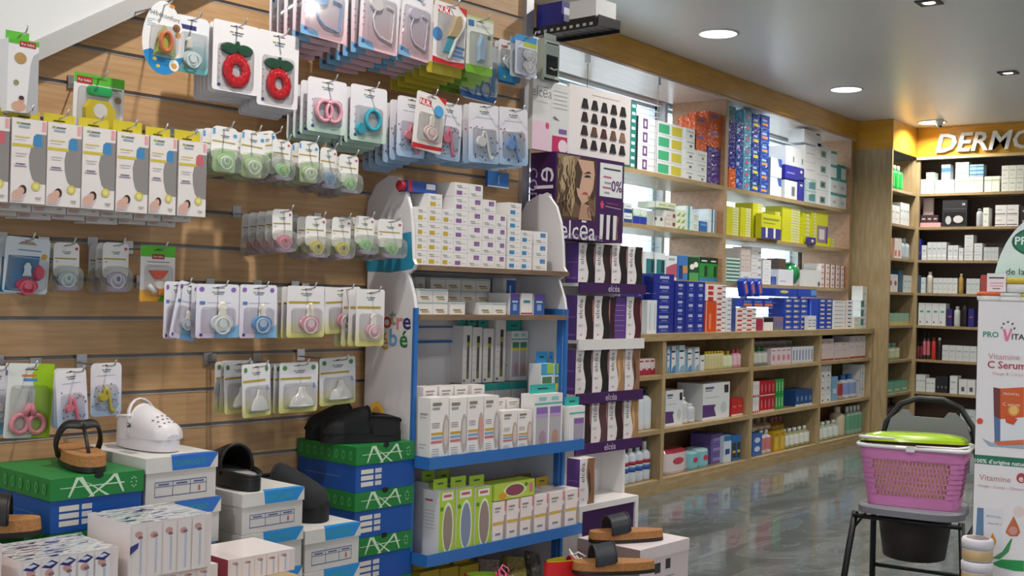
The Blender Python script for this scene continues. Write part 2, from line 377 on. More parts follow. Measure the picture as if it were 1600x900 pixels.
# ---- corner cabinet with amber fascia and the sign
CXX, CYY = 10.98, 3.54
cb = thing('cosmetics_shelving', 'corner cosmetics shelving in light wood with dark back', 'shelving', (0, 0, 0))
MB().box(10.305, 10.335, CYY, 3.93, 0, 2.61, '@shelfv').build('side_panel', cb)
MB().box(10.305, 10.336, CYY-.004, 3.95, 2.61, CEIL-.002, '@dermo').build('fascia', cb)
MB().box(10.336, CXX, CYY-.003, CYY+.02, 2.60, CEIL-.002, '@dermo').build('fascia', cb)
fa = MB().box(CXX-.02, CXX, -.6, CYY-.004, 2.60, CEIL-.002, '@dermo').build('fascia', cb)
fb = MB().box(CXX-.025, CXX+.0, -.6, CYY-.004, 2.575, 2.60, '#cdb98a').build('fascia_strip', cb)
MB().box(10.336, CXX, 3.86, 3.88, 0, 2.60, '#54433a').build('back_panel', cb)
MB().box(CXX+.28, CXX+.30, -.6, CYY+.3, 0, 2.60, '#5a463c').build('back_panel', cb)
MB().box(CXX-.003, CXX+.03, CYY-.03, CYY+.3, 0, 2.575, '@shelfv').build('corner_post', cb)
DS = [2.262, 1.951, 1.645, 1.34, 1.04, .725, .425, .12]
for z in DS:
    MB().box(CXX, CXX+.28, -.6, CYY-.03, z-.024, z, '@shelf').build('shelf', cb)
    MB().box(10.336, CXX-.003, CYY, 3.86, z-.024, z, '@shelf').build('shelf', cb)
sg = MB()
tv, tf, tw = textmesh('*DERMO')
p0, p1 = atX(1463, 236, CXX-.02), atX(1545, 228, CXX-.02)
szl = .236
n = len(tv); yc0 = atX(1462, 224, CXX-.02).y; zc = atX(1500, 222, CXX-.02).z-.002
def ltr(x, y, dd): return (CXX-.021-dd, yc0-.0-(x+tw/2)*szl*1.06-y*szl*.22-.03, zc+y*szl)
sg.add([ltr(x, y, .03) for x, y in tv], tf, '#f4f4f6')
sg.add([ltr(x*1.0, y*1.0, .0) for x, y in tv], tf, '#8a7a60')
from collections import Counter
ec = Counter()
for f in tf:
    for i in range(len(f)): ec[tuple(sorted((f[i], f[(i+1) % len(f)])))] += 1
be = [e for e, c in ec.items() if c == 1]
sg.add([ltr(x, y, .03) for x, y in tv]+[ltr(x, y, 0) for x, y in tv], [(a, b, n+b, n+a) for a, b in be], '#c8c8cc')
sgo = sg.build('sign_letters', fa); sgo['label'] = 'raised white sign letters DERMO'
# ================================================================== cards and boxes on the slat wall hooks
SLOT = '#5c4a3c'
def slot(cv=.945, k=SLOT): return [('f', 'p', [(.36, cv-.008), (.64, cv-.008), (.64, cv+.006), (.56, cv+.006), (.53, cv+.02), (.47, cv+.02), (.44, cv+.006), (.36, cv+.006)], k)]
def logo(cu, cv, s=1.0):
    return [('f', 'r', cu-.15*s, cv, cu-.07*s, cv+.022*s, '#8fa84a'), ('f', 'r', cu-.05*s, cv+.002, cu+.15*s, cv+.02*s, '#6e665e'), ('f', 'r', cu-.10*s, cv-.034*s, cu+.12*s, cv-.012*s, '#7d93a6')]
def lines(cu0, cu1, cv, n, k='#a8a4a8', dv=.028, t=.008): return [('f', 'r', cu0, cv-i*dv, cu1-(.08 if i % 2 else 0), cv-i*dv+t, k) for i in range(n)]
def cardbase(t, w, h, base, prints, r=.008, poly=None):
    b = MB(); b.prism(poly or rrect(w, h, r), -.0008, .0008, base, '#d8d2ce', '#d8d4d0'); b.prints('', prints, w, h, .001, -.0008)
    return b.build('backing_card', t)
def blister(t, w, h, z0, dep, k='@clear', cx=0.0, r=.012, sc=.88):
    return MB().prism(rrect(w, h, r, 4, cx, z0), -dep, -.0014, k, scale=sc, smooth=True).build('blister', t)
def pacifier(t, cx, cz, r, c1, c2, c3=None, y=-.004, tilt=0):
    b = MB(); b.prism(ell(cx, cz, r*1.25, r*.8), y-.004, y, c1, smooth=True, scale=.92); b.build('shield', t)
    b = MB(); b.prism(ell(cx, cz, r*.5, r*.5), y-.0075, y-.004, c2, scale=.85); 
    if c3: b.prism(ell(cx, cz, r*.25, r*.3, 10), y-.008, y-.0075, c3)
    b.build('knob', t)
    pts = [(cx+r*.78*math.cos(a), y-.0055, cz-r*.25+r*.72*math.sin(a)) for a in [2*math.pi*i/16 for i in range(16)]]
    MB().tube(pts, r*.11, c2, 5, True).build('ring', t)
def teat(t, cx, cz, r, y=-.005, k='#e6dfd2:g'):
    MB().prism([(cx-r*.5, cz), (cx-r*.35, cz+r*.7), (cx-r*.45, cz+r*1.1), (cx-r*.2, cz+r*1.5), (cx+r*.2, cz+r*1.5), (cx+r*.45, cz+r*1.1), (cx+r*.35, cz+r*.7), (cx+r*.5, cz)], y-.004, y, k, scale=.8).build('teat', t)

def k_straw(t, w, h, v):
    pr = slot()+logo(.5, .85)+[('f', 'e', .14, .18+.1*i, .012, .008, '#9a3040') for i in range(5)]+[('f', 'e', .14, .08, .04, .025, '#4a4a80')]
    cardbase(t, w, h, '#e9e3e6', pr)
    c = h*.31; r = w*.20
    pts = [((r+.0012*math.cos(11*a))*math.cos(a), -.006, c+(r*1.08+.0012*math.cos(11*a))*math.sin(a)) for a in [2*math.pi*i/55 for i in range(55)]]
    MB().tube(pts, .0048, '#c4131f:g', 8, True, flat=r*.52/.0048).build('teether', t)
    for dx, rx in ((-.82, 1.0), (.82, 1.0)): MB().prism(ell(dx*r, c+r*1.95, rx*r*.95, r*.55, 16), -.009, -.003, '#0f4a2c', scale=.88).build('leaf', t)
    MB().prism(ell(0, c+r*2.35, r*.2, r*.35, 10), -.0095, -.003, '#0f4a2c').build('stem', t)
    blister(t, w*.8, h*.62, h*.06, .0105)
def k_chain(t, w, h, v):
    c = {'b': '#8fb0e0', 'w': '#e8e2e2', 'p': '#d8d0e0'}[v]
    pr = [('f', 'p', [(0, 0), (.40, 0), (.34, .10), (.0, .14)], '#7fb2d8'), ('f', 'e', .10, .09, .04, .03, '#3a62a8')]+[('f', 'r', .06, .30+.09*i, .12, .315+.09*i, '#e08aa0') for i in range(4)]+[('f', 'r', .05, .8, .1, .86, '#5a6a9a')]+logo(.55, .86)+slot()
    cardbase(t, w, h, '^0@e3b6c0,0.25@e9cdd6,0.6@ece6ee,1@ebe8ec', pr)
    cz = h*.62
    MB().prism(ell(-w*.12, cz, w*.17, w*.14), -.010, -.002, c, scale=.9, smooth=True).build('clip', t)
    pts = [(-w*.12, cz-.01), (-w*.2, h*.42), (-w*.14, h*.28), (-w*.02, h*.2), (w*.3, h*.15), (w*.32, h*.35), (w*.34, h*.6), (w*.1, h*.64)]
    q = []
    for i in range(len(pts)-1):
        for j in range(4): q.append((pts[i][0]+(pts[i+1][0]-pts[i][0])*j/4, -.006, pts[i][1]+(pts[i+1][1]-pts[i][1])*j/4))
    MB().tube(q, [.0038 if i % 2 else .0022 for i in range(len(q))], c, 5).build('chain', t)
    blister(t, w*.84, h*.66, h*.07, .013)
def k_brush(t, w, h, v):
    pr = [('f', 'p', [(.72, 1), (1, 1), (1, .86)], '#c81e28'), ('f', 'p', [(0, 0), (1, 0), (1, .10), (.5, .06), (0, .09)], '#c81e28'), ('f', 'r', .08, .83, .46, .93, '#c81e28'), ('f', 't', '*NUK', .27, .88, w*.17, '#ffffff', 0), ('f', 'e', .12, .46, .15, .11, '#3d86c8')]+lines(.62, .98, .30, 3, '#3d86c8', .07, .045)+slot(.955)
    cardbase(t, w, h, '#e8e2e0', pr)
    MB().prism([(-w*.1, h*.45), (w*.22, h*.47), (w*.34, h*.68), (w*.28, h*.86), (w*.12, h*.82), (w*.02, h*.6)], -.012, -.002, '#cdb083', scale=.9).build('bristles', t)
    MB().tube([(-w*.05, -.008, h*.10), (w*.05, -.008, h*.25), (w*.14, -.008, h*.42), (w*.36, -.008, h*.66), (w*.40, -.008, h*.84)], [.005, .006, .005, .006, .004], '#ece9e6:g', 7).build('handle', t)
    MB().prism([(-w*.2, h*.2), (w*.02, h*.2), (w*.12, h*.42), (-w*.02, h*.5)], -.006, -.002, '#3aa0b4').build('grip', t)
    blister(t, w*.8, h*.74, h*.1, .015)
def k_yellowb(t, w, h, v):
    cardbase(t, w, h, '#e6dfdc', [('f', 'r', 0, 0, 1, .16, '#c3b02a' if v == 'y' else '#7fae36')]+slot(.95)+logo(.5, .85))
    blister(t, w*.76, h*.56, h*.2, .014)
    MB().tube([(0, -.006, h*.25), (0, -.006, h*.7)], .006, '#d8cfc8', 6).build('tool', t)
def k_therm(t, w, h, v):
    cardbase(t, w, h, '#dde0d4', [('f', 'r', 0, 0, 1, .14, '#7cb52e'), ('f', 'r', .06, .82, .27, .93, '#2f6ea8'), ('f', 'r', .0, .965, 1, 1, '#b9cf86'), ('f', 'e', .84, .68, .06, .04, '#6a7a50')]+slot(.93)+lines(.35, .9, .86, 2))
    MB().prism([(-w*.1, h*.2), (w*.12, h*.2), (w*.16, h*.5), (w*.08, h*.68), (0, h*.72), (-w*.12, h*.5)], -.014, -.002, '#a9c4dc:g', scale=.8).build('dropper', t)
    blister(t, w*.78, h*.62, h*.12, .02)
def k_set(t, w, h, v):
    cardbase(t, w, h, '#d9dde6', [('f', 'p', [(0.05, .02), (.95, .02), (1, .14), (.5, .10), (0, .13)], '#2f66ae')]+slot(.95)+logo(.5, .85), .03)
    for dx in (-.2, .2):
        MB().tube([(w*dx*.9+w*.14*math.cos(a), -.005, h*.22+w*.14*math.sin(a)) for a in [i*math.pi/6 for i in range(12)]], .0035, '#5fa3d2', 5, True).build('finger_loop', t)
        MB().tube([(w*dx*.5, -.005, h*.32), (-w*dx*.35, -.005, h*.62)], .003, '@metal', 5).build('blade', t)
    MB().tube([(w*.36, -.006, h*.2), (w*.36, -.006, h*.62)], .006, '#5fa3d2', 6).build('comb', t)
    MB().tube([(-w*.38, -.006, h*.2), (-w*.38, -.006, h*.55)], .006, '#7fb6dc', 6).build('clipper', t)
    blister(t, w*.92, h*.6, h*.14, .014)
def k_oval(t, w, h, v):
    n = 28
    poly = [(w/2*math.cos(a)*(1-.12*math.sin(a)), h/2+h/2*math.sin(a)) for a in [2*math.pi*i/n for i in range(n)]]
    bl = [((.5+(p[0]/w)), p[1]/h) for p in poly if p[1] < h*.34]
    bl.sort(key=lambda p: p[0]); lo = bl
    pr = [('f', 'p', lo+[(.75, .24), (.45, .26), (.2, .33)], '#1f86c4'), ('f', 'p', [(.25, .24), (.82, .24), (.70, .55), (.5, .68), (.35, .55)], '#c9cf9a'), ('f', 't', 'bébéconfort', .52, .80, w*.145, '#4a4a4e', -8), ('f', 'e', .68, .945, .07, .025, '#d8883c'), ('f', 'e', .80, .66, .09, .055, '#8a5a3c'), ('f', 'e', .84, .57, .07, .04, '#d89a50'), ('f', 'e', .30, .2, .05, .025, '#c8c060'), ('f', 'e', .38, .11, .05, .025, '#c8c060'), ('f', 'e', .76, .15, .12, .08, '#eeeae4'), ('f', 'e', .76, .14, .07, .04, '#d49a4c')]+lines(.1, .3, .72, 4, '#a8c0c8')
    cardbase(t, w, h, '#e8e6e6', pr, poly=poly)
    MB().prism([(-w*.24, h*.27), (w*.24, h*.27), (w*.14, h*.45), (0, h*.6), (-w*.14, h*.45)], -.010, -.002, '#b4bc4a:g', scale=.8).build('teether_base', t)
    MB().tube([(w*.13*math.cos(a), -.013, h*.44+h*.13*math.sin(a)) for a in [i*math.pi/8 for i in range(16)]], .006, '#e08050:g', 6, True).build('teether_ring', t)
    blister(t, w*.62, h*.42, h*.25, .02)
def k_dodie(t, w, h, v):
    cardbase(t, w, h, '^0@5fb0b4,0.3@a8d0d4,0.6@e2e6ea,1@e6e6ea', [('f', 'r', .1, .76, .62, .84, '#3a3670')]+slot(.93), .014)
    pacifier(t, 0, h*.26, w*.24, '#cfdede:g', '#e0eaea:g')
    teat(t, -w*.1, h*.42, w*.2)
    blister(t, w*.86, h*.66, h*.06, .02)
def k_ring(t, w, h, v):
    two = v == 'p'
    cardbase(t, w, h, '^0@b9d8c4,0.22@d4dedc,0.5@e4dfe6,1@eae6ea', slot(.93)+logo(.5, .83)+[('f', 'e', .12, .2+.13*i, .014, .01, '#8a2f50') for i in range(4)]+[('f', 'e', .14, .1, .04, .03, '#4a4a8a')], .01)
    c = '#e8a0b0' if two else '#35a9bf'
    for dx in ((-.11, .13) if two else (.08,)):
        MB().tube([(w*dx+w*.19*math.cos(a), -.008, h*.40+w*.2*math.sin(a)) for a in [i*math.pi/10 for i in range(20)]], .0062, c+':g', 7, True).build('teether_ring', t)
    if not two: MB().prism(ell(-w*.22, h*.22, w*.14, w*.14), -.010, -.002, c, scale=.8).build('handle_knob', t)
    blister(t, w*.74, h*.56, h*.08, .0125)
def k_heart(t, w, h, v):
    rnd = random.Random(hash(v) % 97 if False else ord(v)); pr = slot(.95)+logo(.5, .86)+lines(.2, .8, .76, 1)
    for i in range(26):
        u, q = rnd.uniform(.05, .95), rnd.uniform(.05, .62)
        pr.append(('f', 'e', u, q, .022, .014, '#8a2440' if i % 3 else '#3a3a78'))
    cardbase(t, w, h, '^0@9fbede,0.3@c4d0e6,0.6@e2dde6,1@e8e4e8', pr, .012)
    c = {'p': '#e08a98', 'w': '#ece8e6', 'b': '#7fa6dc', 'k': '#e2788c', 'y': '#cdbb30', 's': '#d9c8b0'}[v]
    MB().prism(ell(-w*.12, h*.36, w*.15, w*.13), -.011, -.002, c+':g', scale=.85, smooth=True).build('clip', t)
    q = [(-w*.12+w*.36*f, -.006, h*.36+h*.2*math.sin(f*5.5)-h*.1*f) for f in [i/12 for i in range(13)]]
    MB().tube(q, .0045, c, 5).build('strap', t)
    blister(t, w*.74, h*.5, h*.1, .0125)
def k_nuk(t, w, h, v):
    pr = [('f', 'p', [(.7, 1), (1, 1), (1, .88)], '#c81e28'), ('f', 'p', [(0, 0), (1, .06), (1, .13), (.5, .10), (0, .09)], '#c81e28'), ('f', 'r', .1, .78, .5, .89, '#c81e28'), ('f', 't', '*NUK', .3, .835, w*.17, '#ffffff', 0), ('f', 'e', .78, .74, .17, .11, '#4f9fd4')]+slot(.95)
    cardbase(t, w, h, '#e6e0dc', pr)
    pacifier(t, w*.05, h*.34, w*.2, '#e9c9c4', '#f0dcd6')
    teat(t, w*.05, h*.42, w*.2)
    blister(t, w*.76, h*.52, h*.14, .02)
def k_soother(t, w, h, v):
    y = v in 'PQ'
    base = '^0@d9cf7a,0.12@ddd59a,0.4@e3dde0,1@e9e6e6' if y else '^0@d9cadb,0.3@ddd6e6,0.7@e6e4ec,1@e9e8ee'
    pr = slot(.93)+logo(.5, .84)
    if y: pr += [('f', 'r', .04, .66, .86, .70, '#b39a30')]
    else: pr += [('f', 'p', [(.42, 0), (1, 0), (1, .25), (.7, .16), (.45, .2)], '#7fb6e0'), ('f', 'e', .12, .9, .06, .045, '#8a6ab0'), ('f', 'e', .86, .9, .06, .045, '#8a6ab0'), ('f', 'r', .08, .62, .2, .68, '#5a7ab4'), ('f', 'r', .24, .65, .8, .66, '#9aa6c0'), ('f', 'e', .12, .06, .04, .03, '#3a4a80')]
    cardbase(t, w, h, base, pr, .008)
    c = {'w': ('#d8dcdc:g', '#e6eae8'), 'b': ('#5e9ad2:g', '#b9cde4'), 'P': ('#dc9aa6:g', '#eccfd2'), 'Q': ('#e08e9c:g', '#efe0e0'), 's': ('#b8bcc4:g', '#c8ccd2')}[v]
    pacifier(t, w*.08, h*.28, w*.22, c[0], c[1], '#8a7a9a' if v == 'Q' else None, -.005)
    teat(t, w*.08, h*.34, w*.24)
    blister(t, w*.78, h*.5, h*.08, .017)
def k_nipple(t, w, h, v):
    pr = slot(.93)+logo(.5, .82)+[('f', 'e', .13, .89, .06, .05, '#4f8a4a'), ('f', 'e', .87, .89, .06, .05, '#4f8a4a'), ('f', 'r', .03, .66, .82, .70, '#b39a30'), ('f', 'r', .86, .48, .92, .58, '#8a9ac8')]
    cardbase(t, w, h, '^0@d2cf72,0.14@d8d49a,0.42@dcd9de,1@e4e2e4', pr, .008)
    r = w*.31
    MB().lathe([(r, 0), (r*1.02, h*.05), (r*.96, h*.09), (r*.84, h*.15), (r*.66, h*.205), (r*.46, h*.245), (r*.34, h*.28), (r*.31, h*.33), (r*.26, h*.37), (r*.14, h*.395)], '#dcdad4:g', (w*.05, -.008, h*.12), 16, 1, .32).build('nipple', t)
    MB().lathe([(r*1.08, 0), (r*1.08, .005)], '#c9ccd0:g', (w*.05, -.008, h*.12), 16, 1, .34).build('collar', t)
    blister(t, w*.8, h*.52, h*.07, .021)
def k_case(t, w, h, v):
    hc = h*.54          # rounded case below an arched card
    top = v[0] == 'G'
    poly = rrect(w*.92, h-hc*.55, .018 if top else .012, 4, 0, hc*.55)
    pr = [('f', 'p', [(.40, .925), (.62, .925), (.62, .94), (.40, .94)], '#2e2a28'), ('f', 'r', .08, .66, .86, .69, '#b09a44')]+logo(.5, .8)+([('f', 'e', .84, .84, .07, .04, '#4f9fd0'), ('f', 'r', .08, .82, .16, .94, '#5aa0d0')] if top else [('f', 'e', .85, .88, .06, .03, '#c05868'), ('f', 'r', .12, .6, .2, .62, '#c08890')])
    b = MB(); b.prism(poly, -.0008, .0008, '#e9e6e4', '#d6d2ce'); b.prints('', pr, w, h, .001, -.0008); b.build('backing_card', t)
    C = {'Gg': ('#b4d89c', '#eef4ea', '#8fc47a'), 'Ge': ('#c4d8a8', '#eef2ea', '#98c47e'), 'y': ('#a6cf8e', '#8fd0a0', '#d6c63c'), 'v': ('#8fa8d0', '#7f9ed0', '#3f9a98'), 'r': ('#dc7f98', '#e08aa4', '#b01e34'), 'k': ('#cfc04a', '#d8c850', '#3a3424'), 'm': ('#9fb8c8', '#e6ecec', '#6fa8a0'), 'l': ('#b49ac8', '#e2e0ea', '#6a4f9a')}[v]
    if top: MB().prism(rrect(w*.78, hc*.92, .01, 3, 0, hc*.04), -.003, -.0009, C[0], scale=.95).build('case_insert', t)
    pacifier(t, w*.02, hc*.52, min(w, hc)*.34, C[0], C[1], C[2], -.006)
    MB().prism(rrect(w*1.0, hc, hc*.34, 5), -.026, .004, '@milky', scale=.9, smooth=True).build('case_shell', t)
    if not top: MB().prism(rrect(w*.7, hc*.18, .004, 3, 0, .004), -.012, -.004, '#a58cb8').build('case_base', t)
def k_pur(t, w, h, v):       # white card with green header
    pr = [('f', 'r', 0, .84, 1, 1, '#57ad2e'), ('f', 'r', .05, .83, .36, .95, '#a02a2a'), ('f', 't', 'Pur bébé', .205, .89, w*.07, '#f0e8e0', 0), ('f', 'e', .88, .64, .07, .06, '#a98a50'), ('f', 'r', .3, .8, .95, .82, '#4a6a3a')]+slot(.94, '#3c5a28')
    cardbase(t, w, h, '#e0dcdc', pr)
    MB().prism(rrect(w*.52, h*.16, .01, 3, 0, h*.66), -.012, -.001, '#2fa85c:g', scale=.85).build('bowl', t)
    pts = [(-w*.3, h*.05), (w*.32, h*.05), (w*.34, h*.45), (w*.2, h*.6), (-w*.2, h*.6), (-w*.32, h*.45)]
    MB().prism(pts, -.010, -.001, '#d8bf1e', scale=.9).build('bib', t)
    MB().prism(ell(0, h*.42, w*.14, h*.12), -.0108, -.010, '#e0dcdc').build('neck_hole', t)
    blister(t, w*.84, h*.76, h*.04, .016)
def k_purpac(t, w, h, v):
    pr = [('f', 'r', 0, .80, 1, 1, '#58b82c'), ('f', 'r', .32, .76, .68, .85, '#a02a2a'), ('f', 't', 'Pur bébé', .5, .805, w*.075, '#f0e8e0', 0), ('f', 'r', .18, .7, .84, .715, '#6a6a6a'), ('f', 'p', [(0, 0), (.55, 0), (.5, .12), (.2, .22), (0, .2)], '#d89a28'), ('f', 'p', [(.5, 0), (1, 0), (1, .2), (.7, .17)], '#58b82c')]+slot(.92, '#3c5a28')
    cardbase(t, w, h, '#e0dcda', pr)
    MB().prism([(-w*.28, h*.56), (w*.28, h*.56), (w*.18, h*.46), (w*.1, h*.4), (-w*.1, h*.4), (-w*.18, h*.46)], -.012, -.002, '#d8481c:g', scale=.85).build('shield', t)
    MB().prism(ell(w*.05, h*.3, w*.16, w*.12), -.010, -.002, '#e9e4da', scale=.85).build('duck', t)
    MB().prism([(-w*.02, h*.1), (w*.2, h*.1), (w*.22, h*.24), (0, h*.24)], -.010, -.002, '#e08a1c', scale=.85).build('duck_feet', t)
    MB().tube([(-w*.28, -.006, h*.3), (-w*.1, -.006, h*.16)], .006, '#ece8e2', 6).build('clip', t)
    blister(t, w*.8, h*.58, h*.08, .016)
def k_avent(t, w, h, v):
    pr = [('f', 'p', [(0.04, .03), (.72, .03), (.78, .68), (.08, .66)], '#1f74a8'), ('f', 'p', [(.26, .87), (.7, .87), (.62, .93), (.36, .93)], '#a88a80'), ('f', 'r', .28, .76, .8, .78, '#5a7a9a'), ('f', 'e', .88, .68, .07, .05, '#c8a03c'), ('f', 't', '', .5, .5, .01, '#ffffff', 0)][:4]
    cardbase(t, w, h, '#cfd6dc', pr)
    pacifier(t, w*.02, h*.14, w*.2, '#c42a4c:g', '#e0607a', None, -.006)
    MB().prism(ell(w*.26, h*.38, w*.12, h*.15), -.014, -.002, '#d03a60:g', scale=.8, smooth=True).build('shield', t)
    teat(t, w*.0, h*.3, w*.2, -.006, '#cfe0e8:g')
    blister(t, w*.88, h*.62, h*.04, .022)
def k_scissor(t, w, h, v):
    pr = [('f', 'p', [(.6, 0), (1, 0), (1, 1), (.66, 1), (.5, .85), (.62, .6)], '#9cc41e'), ('f', 'r', .3, .82, .62, .85, '#d8783c'), ('f', 'r', .34, .76, .64, .80, '#4f8ac8')]+slot(.92)
    cardbase(t, w, h, '#dcdcd8', pr, .006)
    for dx in (-.2, .16):
        MB().tube([(w*dx+w*.17*math.cos(a), -.008, h*.19+w*.19*math.sin(a)) for a in [i*math.pi/8 for i in range(16)]], .0062, '#e08a98:g', 6, True).build('finger_loop', t)
        MB().tube([(w*dx*.6, -.008, h*.3), (0, -.008, h*.46)], .008, '#e08a98:g', 6).build('handle', t)
    MB().prism([(-w*.05, h*.44), (w*.05, h*.44), (w*.02, h*.68), (-w*.01, h*.7)], -.009, -.006, '@metal').build('blade', t)
    blister(t, w*.84, h*.66, h*.05, .018)
def k_pack(t, w, h, v):
    cardbase(t, w, h, '#cfd4e2', [('f', 'r', 0, .84, 1, 1, '#2f8fd0'), ('f', 'r', .35, .72, 1, .84, '#b4c43c')]+slot(.94), .006)
    for z in (.24, .52): pacifier(t, w*.1, h*z, w*.22, '#d8d4d8:g', '#e8e6e6', None, -.005)
    blister(t, w*.84, h*.62, h*.06, .017)
def k_bags(t, w, h, v):
    cardbase(t, w, h, '^0@2a86c0,0.3@3a9ac8,0.45@d8dce0,1@e0e2e4', slot(.93)+[('f', 'e', .3, .1, .06, .03, '#c8c060'), ('f', 'r', .12, .8, .4, .86, '#c06060')], .014)
    pacifier(t, 0, h*.5, w*.26, '#d8e2e4:g', '#ecf0f0')
    blister(t, w*.8, h*.5, h*.28, .018)
KINDS = dict(straw=k_straw, chain=k_chain, brush=k_brush, yellowb=k_yellowb, therm=k_therm, set=k_set, oval=k_oval, dodie=k_dodie, ring=k_ring, heart=k_heart, nuk=k_nuk, soother=k_soother, nipple=k_nipple, case=k_case, pur=k_pur, purpac=k_purpac, avent=k_avent, scissor=k_scissor, pack=k_pack, bags=k_bags)
CLEAR_DEPTH = .02
def hook(s, z, d, what):
    t = thing('display_hook', 'chrome hook holding '+' '.join(what.split()[:12]), 'hook', wp(s, 0, z), WA, 'chrome hooks on the slat wall')
    MB().box(-.014, .014, -.0055, -.0014, -.012, .022, '@metal').build('back_plate', t)
    MB().tube([(0, -.004, 0), (0, -d-.01, 0), (0, -d-.028, .004), (0, -d-.036, .018)], .0024, '@metal', 6).build('prong', t)
def hang(kind, v, box, d, n, gap, name, label, what, tilt=0.0, hk=True, jit=.5, lab2=None):
    x0, y0, x1, y1 = box; xm, ym = (x0+x1)/2, (y0+y1)/2
    s0, s1 = atW(x0, ym, d)[0], atW(x1, ym, d)[0]; zt, zb = atW(xm, y0, d)[1], atW(xm, y1, d)[1]
    w, h, s = s1-s0, zt-zb, (s0+s1)/2
    t = thing(name, label, 'blister pack' if kind != 'case' else 'pacifier', wp(s, d, zb), WA, what)
    KINDS[kind](t, w, h, v)
    t.rotation_euler = (0, math.radians(tilt), WA)
    for i in range(n):
        c = copy_tree(t); dd = d-gap*(i+1)
        c.location = wp(s+random.uniform(-.004, .004)*jit, dd, zb-gap*(i+1)*(.24 if y0 < 160 else .06)+random.uniform(-.004, .003)*jit)
        c.rotation_euler = (0, math.radians(random.uniform(-2.5, 2.5)*jit), WA)
        c['label'] = lab2 or ('pack behind the front one among the '+what)
    if hk: hook(s, zb+h*.945, d+.008, 'the '+what)
    return t
G = hang
G('oval', '', (222, 1, 288, 117), .21, 0, .03, 'teether_pack', 'white oval pack with blue foot and orange and green teether', 'oval teether pack')
G('dodie', '', (272, 26, 326, 115), .20, 0, .03, 'pacifier_pack', 'clear pacifier pack with teal foot beside the oval teether', 'teal footed pacifier pack')
G('straw', '', (332, 36, 404, 145), .21, 5, .0165, 'teether_pack', 'red strawberry teether on white card, the fuller strawberry hook', 'strawberry teethers beside the clear pacifier pack')
G('straw', '', (402, 51, 466, 168), .21, 5, .0165, 'teether_pack', 'red strawberry teether on white card, next to pink ring teethers', 'strawberry teethers beside the ring teethers')
G('chain', 'b', (470, -40, 542, 61), .24, 4, .035, 'pacifier_chain_pack', 'blue pacifier chain on a pink and blue card', 'blue pacifier chain packs', 2)
G('chain', 'w', (561, -36, 622, 81), .24, 5, .034, 'pacifier_chain_pack', 'white beaded pacifier chain on a pink and blue card', 'white beaded chain packs', 2)
G('chain', 'p', (623, -20, 671, 92), .24, 4, .034, 'pacifier_chain_pack', 'white pacifier chain card squeezed beside the hair brush pack', 'chain packs beside the hair brush', 4)
G('brush', '', (676, 6, 726, 102), .27, 0, .03, 'hair_brush_pack', 'baby hair brush on a white card with red corner', 'red cornered hair brush pack', 2)
G('yellowb', 'y', (668, 12, 722, 118), .235, 5, .032, 'grooming_pack', 'yellow footed card behind the hair brush', 'yellow footed cards', 0, False)
G('therm', '', (728, 28, 770, 116), .25, 0, .03, 'dropper_pack', 'clear dropper pack with green foot and blue square', 'green footed dropper packs')
G('yellowb', 'g', (722, 36, 764, 124), .215, 4, .03, 'dropper_pack', 'green footed card behind the clear dropper pack', 'green footed cards', 0, False)
G('set', '', (718, 66, 777, 158), .13, 0, .03, 'manicure_pack', 'blue footed manicure set with scissors below the dropper pack', 'manicure set', 2)
G('bags', '', (778, 64, 814, 128), .14, 1, .02, 'pacifier_pack', 'round topped blue pacifier pack at the slat wall edge', 'blue pacifier packs at the wall edge')
G('pack', '', (805, 56, 838, 118), .20, 1, .02, 'pacifier_pack', 'two pacifiers on a card with blue and green header', 'two pacifier cards by the metal tray')
G('ring', 'p', (480, 124, 541, 208), .23, 3, .03, 'teether_pack', 'two pink ring teethers on a rounded white card', 'pink ring teether packs')
G('ring', 'c', (547, 135, 604, 222), .23, 4, .025, 'teether_pack', 'turquoise ring teether on a rounded white card', 'turquoise ring teether packs')
G('nuk', '', (644, 146, 690, 236), .27, 0, .02, 'soother_pack', 'pink soother on a white card with red swoosh', 'red swoosh soother pack', 6)
G('heart', 'p', (620, 152, 664, 246), .24, 5, .03, 'pacifier_clip_pack', 'heart dotted card half hidden behind the red swoosh soother', 'heart dotted cards behind the soother', 0, False)
G('heart', 'k', (680, 160, 719, 250), .245, 4, .03, 'pacifier_clip_pack', 'pink pacifier clip on a heart dotted blue card', 'pink clip heart dotted cards', 2)
G('heart', 'w', (733, 163, 781, 255), .24, 5, .026, 'pacifier_clip_pack', 'white pacifier clip on a heart dotted blue card', 'white clip heart dotted cards', -2)
G('heart', 'b', (780, 169, 826, 258), .24, 5, .026, 'pacifier_clip_pack', 'blue pacifier clip on a heart dotted blue card', 'blue clip heart dotted cards', -3)
G('pur', '', (113, 118, 192, 214), .13, 0, .02, 'bib_pack', 'yellow bib and green bowl on a card with green header', 'yellow bib pack', 1)
